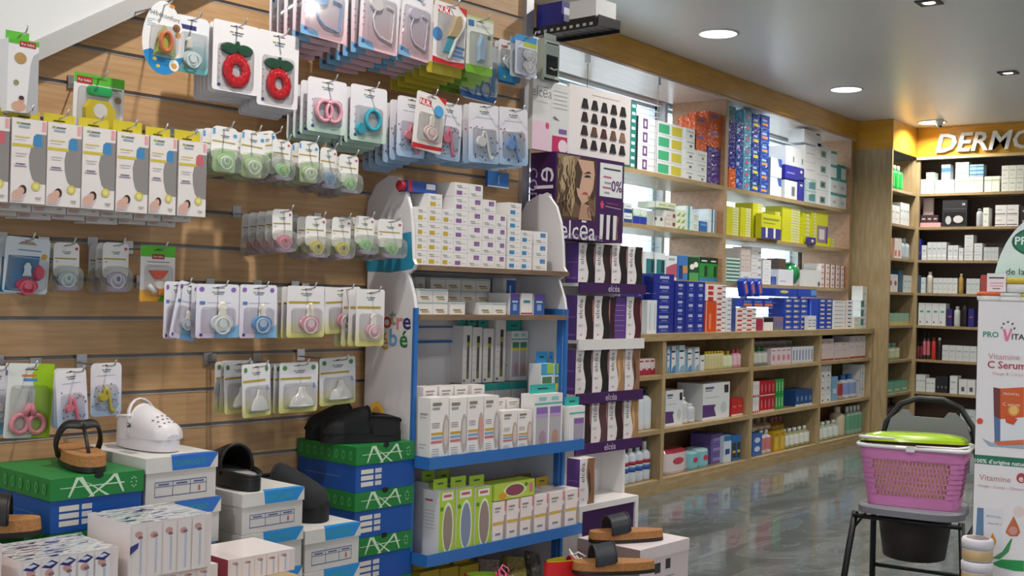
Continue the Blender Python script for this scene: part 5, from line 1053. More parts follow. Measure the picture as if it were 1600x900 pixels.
def sneaker(t, c, lin_, lace):
    P = foot(.27, .095); b = MB(); slab(b, P, 0, .028, '#e8e6e2'); b.build('sole', t)
    secs = [(-.48, .03), (-.40, .05), (-.25, .065), (-.1, .09), (.05, .11)]; m = 10; R = []
    for f, hh_ in secs:
        w = halfw(P, f*.27) if f > -.46 else .022; R.append([(w*math.cos(math.pi*j/m)*(1-.25*math.sin(math.pi*j/m)*(f > -.2)), f*.27, .025+hh_*math.sin(math.pi*j/m)**.8) for j in range(m+1)])
    b = MB(); b.add([p for r in R for p in r], [(i*(m+1)+j, i*(m+1)+j+1, (i+1)*(m+1)+j+1, (i+1)*(m+1)+j) for i in range(len(R)-1) for j in range(m)], c, True); b.add(R[0], [tuple(range(m+1))], c); b.build('upper', t)
    hw_ = halfw(P, .03); A = [(hw_*math.cos(math.pi*i/12), .0135+.118*math.sin(math.pi*i/12)) for i in range(13)]
    for k_, f, nm_, ht in ((c, 1.0, 'heel_counter', .12), (lin_, .93, 'lining', .124)):
        V = [(x*f, y*f, .024) for x, y in A]+[(x*f*.86, y*f, ht) for x, y in A]; MB().add(V, [(i, i+1, 14+i, 13+i) for i in range(12)], k_, True).build(nm_, t)
    for i in range(5): MB().tube([(-.026, -.10+.024*i, .078+.011*i), (0, -.094+.024*i, .094+.011*i), (.026, -.10+.024*i, .078+.011*i)], .0035, lace, 5).build('lace', t)
    for sx in (-1, 1): MB().tube([(0, .0, .132), (sx*.03, -.01, .15), (sx*.05, -.03, .135), (sx*.03, -.035, .125)], .003, lace, 5).build('lace_bow', t)
zs_ = atW(885, 862, .50)[1]-.122
t = shoe('trainer', 'red trainer with yellow lining and white laces', wx(893, 890, .50), .50, zs_, 75); t.scale = (.8, .8, .8); sneaker(t, '#c01a22', '#c8b42c', '#e4e0dc')
t2 = shoe('trainer', 'dark red trainer with lime lining at the stand foot', wx(780, 898, .50), .50, atW(775, 886, .50)[1]-.122, 40); t2.scale = (.8, .8, .8); sneaker(t2, '#a01c38', '#7fa82c', '#d85a8a')
tz = min(t2.location.z, zs_, zl)-.001
o = tag(MB().box(wx(780, 898, .5)-.14, q0-.02, -.74, -.38, 0, tz, '@inner').build('display_plinth', None, wp(0, 0, 0), WA), 'low plinth under the red trainers and the front slide', 'plinth')
for nm_, s_c, dd_, z_ in (('trainer', wx(893, 890, .5), .5, zs_), ('trainer', wx(780, 898, .5), .5, t2.location.z), ('slide', sx_, .62, zl)):
    if z_-.002 > tz+.004: MB().box(s_c-.05, s_c+.05, -dd_-.05, -dd_+.05, tz, z_-.001, '@inner').build('riser', o)
# ================================================================== goods on the window shelving, the base shelving and the cosmetics shelves
def bay(a, b_, plane):
    c = (a+b_)/2
    iv = [(10.342, 10.972)] if plane < 3.6 else ([(5.28, 6.510), (6.562, 7.800), (7.852, 9.070), (9.122, 10.250)] if plane < 3.95 and BAYS[0] == 'low' else ([(4.9, 10.29)] if BAYS[0] == 'ledge' else [(4.6, 7.711), (7.769, 10.196)]))
    for l, h in iv:
        if c < h+.08 and (a < h): return max(a, l), min(b_, h)
    return a, b_
BAYS = ['up']
def zlim(frame, plane, zb):
    if frame == 'X' or plane < 3.6: L = [z-.028 for z in DS if z > zb+.03]+[2.57]
    elif BAYS[0] == 'low': L = [z-.032 for z in LS if z > zb+.03]+[.962]
    elif BAYS[0] == 'ledge': return 9
    else: L = [z-.034 for z in US if z > zb+.03]+[2.686]
    return min(L)
def goods(frame, plane, x0, x1, ytop, zb, dep, nx, nz, base, prints, name, label, cat='box', group=None, over={}, gap=.965, back=0.0, h=None):
    """a grid of look-alike cartons; frame 'Y' faces -Y at Y=plane, 'X' faces -X at X=plane"""
    if frame == 'Y':
        zt = zb+h if h else atY((x0+x1)/2, ytop, plane).z
        ym = ytop+8; a, b_ = bay(atY(x0, ym, plane).x, atY(x1, ym, plane).x, plane)
    else:
        zt = zb+h if h else atX((x0+x1)/2, ytop, plane).z
        ym = ytop+8; a, b_ = max(-atX(x0, ym, plane).y, -3.505), -atX(x1, ym, plane).y
    zt = min(zt, zlim(frame, plane, zb))
    w, hh = (b_-a)/nx, (zt-zb)/nz
    me = carton_mesh(name, w*gap, hh*.98, dep, base, prints(w, hh) if callable(prints) else prints, over); out = []
    for i in range(nx):
        for j in range(nz):
            c = a+w*(i+.5); z = zb+.0008+hh*j
            loc, rz = ((c, plane+back, z), 0.0) if frame == 'Y' else ((plane+back, -c, z), -math.pi/2)
            o = link(name, me, None, loc, rz); tag(o, label, cat, group or (label if nx*nz > 1 else None)); out.append(o)
    return out
def bottles(frame, plane, x0, x1, ytop, zb, n, body, cap, labelc, name, label, kind='round', group=None, back=0.0, rows=1):
    if frame == 'Y': zt = atY((x0+x1)/2, ytop, plane).z; a, b_ = bay(atY(x0, ytop+10, plane).x, atY(x1, ytop+10, plane).x, plane)
    else: zt = atX((x0+x1)/2, ytop, plane).z; a, b_ = max(-atX(x0, ytop+10, plane).y, -3.505), -atX(x1, ytop+10, plane).y
    w = (b_-a)/n; r = min(w*.46, .066); h = min(zt, zlim(frame, plane, zb))-zb
    sh, nk = (.74, .34) if kind != 'slim' else (.82, .5)
    if kind == 'jar': sh, nk = .72, .96
    prof = [(r*.92, 0), (r, h*.02), (r, h*.16), (r, h*.52), (r, h*sh*.92), (r*.8, h*sh), (r*nk, h*(sh+.05)), (r*nk, h*(sh+.07))]
    B = MB().lathe(prof, body, (0, r, 0), 12, bands=[body, body, body, labelc or body, body, body, body] if labelc is None else [body, body, labelc, labelc, body, body, body])
    bm_ = B.mesh('bottle')
    cm = MB()
    if kind == 'pump':
        cm.lathe([(r*.42, h*(sh+.06)), (r*.42, h*.86), (r*.16, h*.88), (r*.16, h*.95)], cap, (0, r, 0), 10); cm.box(-r*1.0, r*.35, r*.7, r*1.3, h*.94, h, cap)
    else: cm.lathe([(r*nk*1.15, h*(sh+.055)), (r*nk*1.15, h*.985), (r*nk, h)], cap, (0, r, 0), 10)
    cmm = cm.mesh('cap')
    for i in range(n):
        for k in range(rows):
            c = a+w*(i+.5)
            loc, rz = ((c, plane+back+k*r*2.1, zb+.0008), 0.0) if frame == 'Y' else ((plane+back+k*r*2.1, -c, zb+.0008), -math.pi/2)
            t = link(name, bm_, None, loc, rz); tag(t, label, 'bottle', group or (label if n*rows > 1 else None)); link('cap', cmm, t)
def bars(c1, n=3, k2=None): return lambda w, h: [('f', 'r', .12, .2+.22*i, .7 if i % 2 else .88, .28+.22*i, c1 if i % 2 == 0 or not k2 else k2) for i in range(n)]
def foot_(c, v=.3): return [('f', 'r', 0, 0, 1, v, c), ('f', 'r', .15, .6, .8, .7, '#9aa0a6')]
def head_(c, v=.7): return [('f', 'r', 0, v, 1, 1, c), ('f', 'r', .15, .25, .75, .35, '#a8aaae')]
U1 = UY+.03
W0 = '#dfe2e0'
def up(x0, x1, yt, z, nx, nz, base, pr, label, dep=.16, **k): return goods('Y', U1, x0, x1, yt, z, dep, nx, nz, base, pr, k.pop('name', 'medicine_carton'), label, **k)
# --- top shelf, bay beside the purple stand
up(996, 1069, 189, US[0], 1, 4, '#d8dce0', [('f', 'r', .10, .12, .20, .88, '#6a4a7c'), ('f', 'r', .13, .3, .17, .7, '#d8d0dc'), ('f', 'r', .44, .12, .68, .82, '#3fa878'), ('f', 'r', .74, .12, .97, .82, '#c4b83a'), ('f', 'r', .40, .0, .41, 1, '#8a8e92'), ('f', 'r', .22, .45, .38, .5, '#a8b4b8')], 'long white carton with purple tag and green and yellow windows', name='nappy_carton', over=dict(l='#6a6a6c'), dep=.2)
for i in range(1): up(986, 995, 160, US[0], 1, 9, '#1f7a70', [('f', 'r', .2, .3, .8, .7, '#d8e8e4')], 'narrow teal carton in the column behind the swatch chart', dep=.12)
up(1071, 1088, 201, US[0], 1, 5, W0, [('f', 'r', .15, .6, .8, .7, '#8fa4a8'), ('f', 'r', .4, .15, .65, .4, '#5a6a70')], 'small white carton stacked five high by the green windowed cartons')
up(1088, 1105, 236, US[0], 1, 3, W0, [('f', 'r', .15, .55, .85, .65, '#8fb4a8'), ('f', 'r', .5, .15, .7, .4, '#6a8a80')], 'small white carton stacked three high before the purple packs')
up(1106, 1130, 231, US[0], 1, 2, '#54408c:f', [], 'shrink wrapped purple pack under the orange packs', name='wrapped_pack', cat='pack')
zO = atY(1118, 231, U1).z
up(1106, 1130, 176, zO, 1, 2, '#e0622c:f', [('f', 'r', .2, .7, .8, .85, '#5a5a9c')], 'shrink wrapped orange pack on top of the purple packs', name='wrapped_pack', cat='pack')
up(1086, 1105, 182, atY(1096, 236, U1).z, 1, 2, '#e0622c:f', [('f', 'r', .2, .7, .8, .85, '#5a5a9c')], 'orange pack on the small white cartons', name='wrapped_pack', cat='pack', dep=.14)
# --- top shelf, bay by the corner cabinet
z = US[0]
def tr(x0, x1, yt, nx, nz, base, pr, label, **k): return up(x0, x1, yt, z, nx, nz, base, pr, label, **k)
tr(1139, 1150, 263, 1, 1, '#e0622c:f', [], 'lone orange pack under the tall blue stack', name='wrapped_pack', cat='pack')
up(1139, 1150, 188, atY(1144, 263, U1).z, 1, 3, '#1e2f94:f', [], 'shrink wrapped dark blue pack stacked beside the divider', name='wrapped_pack', cat='pack')
up(1139, 1150, 166, atY(1144, 188, U1).z, 1, 1, '#2f7f94:f', [], 'teal wrapped pack on top of the tall blue stack', name='wrapped_pack', cat='pack')
tr(1151, 1162, 190, 1, 4, '#2c50a8:f', [('f', 'r', .1, .4, .5, .6, '#8fa8d8')], 'crinkled mid blue wrapped pack in the second column', name='wrapped_pack', cat='pack')
tr(1163, 1175, 172, 1, 7, '#58a0c0:f', [('f', 'r', .3, .35, .7, .6, '#c8506a')], 'light blue wrapped pack in the tall column', name='wrapped_pack', cat='pack')
tr(1176, 1188, 178, 1, 5, '#22429c:f', [('f', 'r', .2, .2, .8, .4, '#c4c43c'), ('f', 'r', .2, .5, .7, .65, '#8fb4dc')], 'blue wrapped pack with yellow mark', name='wrapped_pack', cat='pack')
tr(1189, 1203, 180, 1, 6, '#2a50ac:f', [('f', 'r', .2, .2, .8, .38, '#d88a3c'), ('f', 'r', .2, .5, .7, .65, '#8fb4dc')], 'blue wrapped pack with orange mark', name='wrapped_pack', cat='pack')
tr(1204, 1222, 247, 1, 2, '#cfd8e4', [('f', 'p', [(.6, 1), (1, 1), (1, .55), (.75, .6)], '#2f52a0')], 'pale box with blue corner next to the blue packs')
tr(1226, 1246, 282, 1, 1, '#e2e4e6', [('f', 'r', .55, .2, .8, .7, '#6a7280')], 'white box under the dark blue lying box')
tr(1247, 1257, 281, 1, 1, '#23269a', [('f', 'r', .3, .7, .7, .8, '#d8d8e8')], 'dark blue upright box under the lying one')
up(1226, 1257, 260, atY(1241, 281, U1).z, 1, 1, '#23269a', [('f', 'r', .1, .4, .5, .5, '#8a8ad0'), ('f', 'e', .85, .7, .06, .12, '#e0e0f0')], 'dark blue box lying across two upright boxes')
tr(1259, 1276, 280, 1, 2, '#b8d0d0', [('f', 'r', .3, .2, .9, .8, '#4f8a90'), ('f', 'r', .1, .75, .5, .85, '#e8ecec')], 'pale teal box with dark pattern')
tr(1277, 1296, 226, 1, 4, '#e2e6e6', [('f', 'r', .3, .15, .75, .6, '#6f9a98'), ('f', 'r', .4, .25, .65, .5, '#2f4a50')], 'white carton with small teal picture in the tall white stack')
up(1256, 1284, 205, atY(1270, 226, U1).z, 1, 1, '#e4e6e6', [('f', 'r', .7, .8, .9, .95, '#4a4a50')], 'white carton topping the tall white stack', dep=.14)
up(1258, 1276, 228, atY(1267, 280, U1).z, 1, 2, '#e0e2e2', [('f', 'r', .15, .5, .8, .56, '#b0b4b4')], 'plain white carton above the teal patterned boxes')
up(1228, 1256, 230, atY(1241, 260, U1).z, 2, 1, '#e0e2e4', [('f', 'r', .8, .2, .95, .5, '#6a8a88')], 'white carton on the lying dark blue box')
tr(1298, 1323, 279, 2, 2, '#dfe6e6', [('f', 'r', 0, .82, 1, 1, '#4f9a9c'), ('f', 'r', .3, .3, .7, .5, '#b8c4c8')], 'white carton with teal lid band near the end panel')
up(1298, 1308, 236, atY(1304, 279, U1).z, 1, 2, '#dfe6e6', [('f', 'r', 0, .8, 1, 1, '#4f9a9c')], 'white and teal carton on the low pile by the end panel')
up(1309, 1322, 258, atY(1315, 281, U1).z, 1, 1, '#2f9a98', [('f', 'r', .4, 0, 1, .8, '#dfe6e6')], 'teal sided carton on the low pile by the end panel')
# --- second shelf
z = US[1]
up(975, 988, 317, z, 1, 2, '#d4dade', foot_('#23457c', .4), 'white carton with navy foot beside the purple header')
up(989, 1011, 326, z, 2, 1, '#cfdcd4', [('f', 'r', 0, 0, 1, .5, '#23359c'), ('f', 'p', [(0, .5), (1, .5), (1, .65), (.5, .55), (0, .7)], '#9cc8a4')], 'carton with green wave over a blue foot')
up(1020, 1039, 338, z, 1, 1, '#c8ccc8', [('f', 'r', .1, .6, .3, .9, '#3a3a40'), ('f', 'r', .6, .6, .8, .9, '#3a3a40')], 'grey carton with two dark marks')
up(1040, 1056, 330, z, 1, 2, '#cfc6c0', [('f', 'r', .7, .25, .95, .7, '#6a4a3c'), ('f', 'r', .1, .4, .5, .5, '#a8a0a0')], 'rosy grey carton with brown emblem')
up(1057, 1071, 328, z, 2, 3, '#dce4d4', [('f', 'p', [(0, 0), (.7, 0), (1, .6), (.6, .5)], '#8ab83c')], 'white carton with lime leaf corner')
up(1028, 1056, 316, atY(1048, 331, U1).z+.02, 2, 1, '#cfd4c0', [('f', 'r', .1, .3, .9, .6, '#a8b46a')], 'greenish carton on top of the pile on the second shelf')
up(1072, 1082, 322, z, 1, 3, '#d8e4e4', [('f', 'r', .3, 0, .6, 1, '#4f9aa0')], 'white carton with teal stripe standing on the second shelf')
up(1083, 1092, 333, z, 1, 2, '#dfe6e2', bars('#7fb4a0'), 'white carton with green bars on the second shelf')
up(1093, 1105, 346, z, 1, 1, '#2f6cb4', [('f', 'r', .1, .6, .9, .8, '#6a9cd4')], 'lone bright blue carton on the second shelf')
up(1107, 1119, 327, z, 1, 2, '#dce6ea', [('f', 'r', .4, 0, .6, 1, '#2f7a84'), ('f', 'r', .8, 0, .95, 1, '#5a6aa4')], 'white carton with teal and blue stripes near the divider')
# yellow stacks
YL = lambda w, h: [('f', 'r', .5, .15, .97, .85, '#d8dcb4'), ('f', 'r', .55, .3, .9, .45, '#8a8a40')]
for x0, x1, yt, n, lab in ((1135, 1155, 323, 11, 'beside the divider'), (1157, 1174, 325, 11, 'in the second stack'), (1176, 1192, 318, 12, 'behind the picture box'), (1211, 1219, 331, 10, 'beside the picture box'), (1222, 1251, 324, 13, 'in the broad stack'), (1255, 1265, 334, 8, 'in the narrow stack'), (1268, 1276, 332, 10, 'near the last picture box'), (1296, 1304, 372, 3, 'in the low end stack')):
    up(x0, x1, yt, z, 1, n, '#c8c81e', YL, 'flat yellow carton '+lab, dep=.15, name='yellow_carton')
up(1178, 1210, 335, z, 1, 1, '#c8c81e', [('f', 'r', 0, 0, 1, .45, '#3a3a84'), ('f', 'r', .22, .05, .32, .45, '#e4e4dc'), ('f', 'r', .62, .05, .72, .45, '#e4e4dc'), ('f', 'r', .08, .76, .9, .84, '#7a8a3c'), ('f', 'r', .1, .62, .7, .66, '#8a8a40')], 'yellow display box with blue picture of white tubes', dep=.05, back=-.06) if True else None
up(1277, 1294, 331, z, 1, 1, '#c8c81e', [('f', 'r', 0, .1, 1, .6, '#8a7a8c'), ('f', 'r', .2, .2, .7, .5, '#d8d0d0'), ('f', 'r', .85, .1, 1, .6, '#4a3a84')], 'tall yellow box with rosy picture')
up(1255, 1266, 371, z, 1, 1, '#3a3480', [('f', 'e', .5, .5, .2, .2, '#e0d8c8')], 'small violet box at the foot of the narrow yellow stack', back=-.05, dep=.03)
# --- third shelf
z = US[2]
up(1008, 1040, 394, z, 2, 1, '#dce4e2', [('f', 'r', .1, .2, .95, .75, '#2a7a78'), ('f', 'r', .6, .25, .9, .7, '#143c44'), ('f', 'r', .1, .05, .6, .2, '#b4b04a')], 'white and teal hair dye carton on the third shelf')
up(1041, 1058, 399, z, 1, 1, '#dfe2e4', [('f', 'p', [(0, .1), (1, .1), (1, .7), (.4, .6), (0, .5)], '#b85a6c'), ('f', 'r', .2, .8, .8, .9, '#9ab0b0')], 'white carton with rose picture on the third shelf')
up(1059, 1075, 399, z, 1, 1, '#3f78b8', [('f', 'r', .1, .05, .5, .6, '#203a70'), ('f', 'r', .5, .3, 1, .6, '#c08a4c')], 'blue carton with brown corner on the third shelf')
up(1077, 1092, 402, z, 1, 1, '#1f4a34', [('f', 'e', .3, .6, .25, .12, '#e4e8dc'), ('f', 'e', .7, .7, .25, .12, '#e4e8dc'), ('f', 'r', 0, 0, 1, .35, '#4f9a5c')], 'dark green carton with white flowers')
up(1093, 1125, 402, z, 2, 1, '#2f8a3c', [('f', 'r', 0, .75, 1, 1, '#142e24'), ('f', 'r', .55, .2, .85, .65, '#123a2c'), ('f', 'r', 0, 0, 1, .15, '#3f7ab4'), ('f', 'r', .2, .82, .8, .88, '#d8e0d8')], 'bright green carton with black head on the third shelf')
up(1135, 1156, 403, z, 1, 7, '#cfe0d8', [('f', 'r', 0, 0, 1, .5, '#3f7a68')], 'flat green and white carton stacked seven high', name='flat_carton')
up(1157, 1173, 424, z, 1, 1, '#e0e2e0', [('f', 'r', .3, .3, .8, .6, '#b4b0b8')], 'white carton below the grey boxes of the third shelf')
up(1174, 1190, 386, z, 1, 5, '#dcdcd8', [('f', 'r', .1, .4, .6, .5, '#b0a8a4'), ('f', 'r', .7, .1, .95, .4, '#8fa090')], 'plain white carton stacked five high on the third shelf')
up(1192, 1205, 406, z, 1, 4, '#e2e4e2', [('f', 'r', .2, .45, .7, .52, '#b4b8b8')], 'clean white carton stacked four high on the third shelf')
up(1158, 1173, 388, atY(1165, 424, U1).z, 2, 2, '#d0c4bc', [('f', 'r', .2, .3, .7, .4, '#b89a90')], 'rosy grey carton above the white one on the third shelf', dep=.14)
up(1216, 1240, 421, z, 1, 1, '#dfe2e2', [('f', 'r', .1, .2, .5, .3, '#b8bcbc')], 'broad white box beside the green ball bag', dep=.38)
up(1259, 1283, 422, z, 1, 1, '#dcdfde', [('f', 'r', .8, .05, .95, .3, '#5a5a80')], 'broad white box on the other side of the green ball bag', dep=.38)
up(1216, 1228, 404, atY(1228, 421, U1).z, 1, 1, '#5a4a40', [], 'small dark brown box on the broad white box', dep=.1)
up(1230, 1264, 405, atY(1228, 421, U1).z, 2, 1, '#cfc8c0', [('f', 'r', .2, .4, .7, .5, '#b4aca4')], 'beige grey carton lying on the broad white boxes', dep=.13, back=.24)
for i in range(5): up(1284+8*i-1, 1291+8*i-1, 412+1*i, z, 1, 4, '#e2dcd6', [('f', 'r', .75, 0, 1, 1, '#7a1c24'), ('f', 'r', .1, .3, .6, .6, '#c88a84')], 'narrow white carton with dark red edge by the end panel', name='slim_carton', group='narrow red edged cartons by the end panel')
bx = atY(1249, 432, U1-.02); t = thing('ball_bag', 'green ball wrapped in clear plastic between two white boxes', 'ball', (bx.x, U1+.08, z))
MB().lathe([(.02, .006), (.06, .02), (.088, .055), (.098, .098), (.088, .14), (.06, .175), (.02, .188)], '#1f9a54:g', n=18).build('ball', t)
MB().lathe([(.095, .001), (.1, .05), (.1, .1), (.09, .16), (.03, .195)], '@clear', n=18).build('wrap', t)
up(1204, 1213, 432, z, 1, 1, '#2f4a94', [('f', 'p', [(0, 0), (1, 0), (.5, 1)], '#4a6ab4')], 'tiny navy carton in front of the grey box', dep=.05)
BAYS[0] = 'ledge'
# --- goods on the long ledge
LZ = 1.01; L1 = LY+.06
def lg(x0, x1, yt, nx, nz, base, pr, label, **k): return goods('Y', k.pop('pl', L1), x0, x1, yt, LZ, k.pop('dep', .135), nx, nz, base, pr, k.pop('name', 'medicine_carton'), label, **k)
NV = lambda w, h: [('f', 'r', .3, .5, .75, .78, '#a8b0d0'), ('f', 'r', .4, .22, .7, .34, '#6a78b4'), ('f', 'r', .3, .06, .8, .12, '#5a68a8')]
lg(1021, 1054, 428, 1, 6, '#1c2a86', NV, 'broad navy carton stacked six high on the ledge')
lg(1055, 1071, 441, 1, 6, '#1e2c88', NV, 'navy carton stacked six high next to the broad ones')
lg(1072, 1102, 440, 2, 5, '#1e2f90', NV, 'navy carton in the double column on the ledge')
lg(1005, 1020, 468, 2, 1, '#d4dade', [('f', 'r', .5, .1, .7, .9, '#aab4c0')], 'slim pale carton standing before the navy stack', dep=.04, back=-.03)
lg(1005, 1020, 430, 1, 5, '#1c2a86', NV, 'navy carton behind the slim pale ones', dep=.12, back=.06)
lg(1103, 1120, 470, 1, 1, '#cc4a1c', [('f', 'r', .3, .1, .5, .6, '#e0805c'), ('f', 'r', 0, 0, .05, 1, '#e0d8d0')], 'tall orange carton on the ledge', name='orange_carton')
zz = atY(1111, 470, L1).z
goods('Y', L1, 1103, 1120, 444, zz, .135, 1, 3, '#e2d8d4', [('f', 'r', .2, 0, .7, .7, '#c03028')], 'medicine_carton', 'white carton with red block on the orange carton')
RW = lambda w, h: [('f', 'r', 0, .1, .5, .45, '#b82a34'), ('f', 'r', .55, .55, .95, .75, '#5a5a68'), ('f', 'r', .1, .6, .5, .7, '#b0b0b4')]
lg(1121, 1135, 445, 1, 9, '#e0dcd8', RW, 'flat white and red carton stacked nine high on the ledge', name='flat_carton')
lg(1136, 1150, 466, 1, 7, '#d8dce2', lambda w, h: [('f', 'r', .5, 0, 1, 1, '#34488c'), ('f', 'r', .05, .4, .45, .6, '#6a7080')], 'flat white and navy carton stacked seven high on the ledge', name='flat_carton')
lg(1152, 1182, 481, 2, 5, '#e0d8d6', RW, 'white and crimson carton in the low double pile', name='flat_carton')
lg(1183, 1192, 498, 1, 1, '#a02848', [], 'small crimson carton after the white and crimson pile')
lg(1193, 1208, 496, 1, 1, '#dfe2e0', [('f', 'r', 0, .65, 1, 1, '#16181c')], 'white carton with black head on the ledge', dep=.12)
lg(1210, 1224, 495, 2, 1, '#8a6a84', [('f', 'r', 0, 0, 1, .1, '#3f8a4c'), ('f', 'r', .2, .2, .8, .7, '#5a6a9c')], 'mauve carton with green foot on the ledge', dep=.1)
lg(1226, 1262, 466, 3, 6, '#2244a8', lambda w, h: [('f', 'r', .2, .3, .7, .7, '#c8b89a'), ('f', 'r', .75, .4, .9, .6, '#8fa8dc')], 'small royal blue carton in the wide low pile', name='blue_carton')
lg(1255, 1268, 493, 2, 1, '#d8dce0', bars('#8a94a4'), 'slim white tube carton before the blue wall of boxes', dep=.03, back=-.04)
lg(1266, 1279, 466, 1, 1, '#2448b8', [('f', 'r', 0, .1, .08, .9, '#7fa0e0')], 'tall plain royal blue display box')
lg(1280, 1301, 467, 2, 7, '#2446ac', lambda w, h: [('f', 'r', .2, .3, .8, .7, '#d0c8b0')], 'royal blue carton with cream mark stacked seven high', name='blue_carton')
lg(1302, 1333, 470, 1, 7, '#e0e2e2', lambda w, h: [('f', 'r', .05, .45, .5, .6, '#7a7e88'), ('f', 'r', .6, .1, .63, .9, '#c86a6a'), ('f', 'r', .75, .4, .92, .7, '#3a4a70')], 'long white carton stacked seven high at the ledge end', name='long_carton')
lg(1334, 1344, 495, 1, 2, '#dce2e0', bars('#8fb4a8'), 'small white and green carton beside the long white stack')
lg(1345, 1362, 470, 1, 3, '#e0e6e6', [('f', 'r', 0, .3, .5, 1, '#3f8a90'), ('f', 'r', .55, .4, .9, .5, '#b0b4b4')], 'white and teal carton at the pillar end of the ledge')
goods('Y', L1, 1348, 1362, 447, atY(1353, 470, L1).z, .10, 1, 1, '#e4e6e4', [('f', 'r', .2, .4, .7, .5, '#c0c4c4')], 'medicine_carton', 'plain white box on top of the teal ones by the pillar')
# heap of blue boxes with the slanted bright ones
zz = atY(1200, 496, L1).z; zk = atY(1225, 495, L1).z
goods('Y', L1+.0, 1160, 1209, 466, max(zz, atY(1167, 481, L1).z)+.006, .13, 3, 1, '#20399a', lambda w, h: [('f', 'r', .1, .1, .9, .4, '#c87a5c'), ('f', 'r', .1, .5, .8, .7, '#5a78c8')], 'blue_carton', 'blue carton with salmon band on the heap')
goods('Y', L1, 1211, 1246, 451, atY(1240, 466, L1).z+.01, .13, 1, 1, '#2444ac', [('f', 'e', .4, .6, .2, .2, '#d0c060')], 'blue_carton', 'broad blue carton with yellow mark on the wide pile')
goods('Y', L1, 1246, 1276, 452, atY(1250, 466, L1).z+.012, .13, 1, 1, '#2848b8', [('f', 'r', .7, .2, 1, .9, '#5a9cd4')], 'blue_carton', 'blue carton with light end on the wide pile')
for i, x in enumerate((1171, 1182, 1193)):
    p = atY(x, 462, L1+.04); o = link('blue_carton', carton_mesh('blue_carton', .075, .12, .05, '#2446b4', [('f', 'r', .3, .1, .8, .7, '#c8705c'), ('f', 'r', .2, .78, .7, .9, '#dfe4f0')]), None, (p.x, L1+.06, p.z+.004), rot=(0, math.radians(-20), 0)); tag(o, 'blue and salmon box leaning back on top of the heap', 'box', 'leaning blue boxes on the heap')
BAYS[0] = 'low'
# --- base bays
def ba(x0, x1, yt, zi, nx, nz, base, pr, label, **k): return goods('Y', k.pop('pl', LY+.05), x0, x1, yt, LS[zi], k.pop('dep', .16), nx, nz, base, pr, k.pop('name', 'health_carton'), label, **k)
def bb(x0, x1, yt, zi, n, body, cap, lab, label, **k): return bottles('Y', k.pop('pl', LY+.05), x0, x1, yt, LS[zi], n, body, cap, lab, k.pop('name', 'lotion_bottle'), label, **k)
RB = [('f', 'r', 0, 0, 1, .4, '#a82440'), ('f', 'r', .15, .8, .85, .9, '#a83a4c'), ('f', 'e', .5, .4, .25, .12, '#d8c4c8')]
ba(998, 1037, 560, 0, 3, 1, '#e0d6d8', RB, 'white and crimson carton beside the purple stand')
ba(1000, 1012, 547, 0, 1, 1, '#e0d6d8', RB, 'taller white and crimson carton behind the row', pl=LY+.22, dep=.08)
for x0, x1, yt, c in ((1042, 1046, 545, '#5a9ac4'), (1047, 1056, 540, '#3f86c0'), (1058, 1070, 539, '#7fb4d8'), (1072, 1081, 544, '#4f94c8'), (1083, 1093, 542, '#9ab4cc')):
    ba(x0, x1, yt, 0, 1, 1, '#dfe4e8', [('f', 'r', 0, 0, .3, 1, c), ('f', 'r', .3, .75, .9, .82, '#2a3040'), ('f', 'p', [(.3, 0), (1, 0), (1, .3), (.5, .2)], c), ('f', 'r', .4, .5, .8, .56, '#8a5a64')], 'tall white and blue nasal spray carton in the first bay', group='tall blue and white cartons in the first bay', gap=.98)
ba(1094, 1101, 555, 0, 1, 1, '#dfe2e4', [('f', 'r', .3, .6, .8, .7, '#4a4a50')], 'short white carton at the end of the blue and white row')
bb(1104, 1132, 549, 0, 6, '#d8cc90', '#c8b01c', '#d0c898', 'slim yellow capped bottle in a tight row', kind='slim')
bb(1132, 1147, 549, 0, 2, '#c4d49a', '#c8b01c', '#dce4c4', 'pale green bottle with yellow cap')
bb(1148, 1160, 546, 0, 2, '#d898a8', '#c84a64', '#e0c0c8', 'pink bottle with rose cap after the yellow capped ones')
bb(999, 1031, 605, 1, 2, '#dfe6ee', '#1c2434', '#dfe6ee', 'large white pump bottle with navy pump', kind='pump', name='pump_bottle')
AB = [('f', 'p', [(.0, .08), (.5, .08), (.42, .3), (.48, .4), (0, .42)], '#5a3a78'), ('f', 'r', .08, .84, .4, .9, '#5a6474'), ('f', 'r', .08, .78, .34, .81, '#5a8ab4'), ('f', 'p', [(.8, .7), (.95, .7), (.95, .92), (.78, .92)], '#33302e'), ('f', 'e', .78, .3, .12, .16, '#c4ccd0'), ('f', 'r', .1, .6, .6, .62, '#b4b8bc')]
ba(1040, 1068, 609, 1, 1, 1, '#dfe3e6', AB, 'white appliance box with purple corner, smaller one')
ba(1098, 1141, 597, 1, 1, 1, '#e2e5e8', AB, 'big white appliance box with purple corner', dep=.2)
ba(1083, 1097, 600, 1, 1, 1, '#d8dcdf', [('f', 'r', .2, .8, .9, .86, '#5a6474')], 'white appliance box half behind the big one', pl=LY+.27, dep=.08)
bb(1068, 1079, 621, 1, 1, '#dfe2e6', '#dfe2e6', '#c8ccd4', 'white slim bottle between the appliance boxes', kind='slim'); bb(1079, 1090, 631, 1, 1, '#dfe2e6', '#dfe2e6', '#c8ccd4', 'shorter white bottle between the appliance boxes', kind='slim')
ba(1143, 1168, 622, 1, 2, 1, '#c02a2c', [('f', 'r', 0, .0, 1, .1, '#e8d8d4'), ('f', 'r', .2, .5, .8, .6, '#d86a64')], 'red low carton in the first bay')
bb(964, 1031, 693, 2, 5, '#d4deea', '#dfe6ee', '#d4deea', 'white alcohol bottle with red and blue label', name='alcohol_bottle')
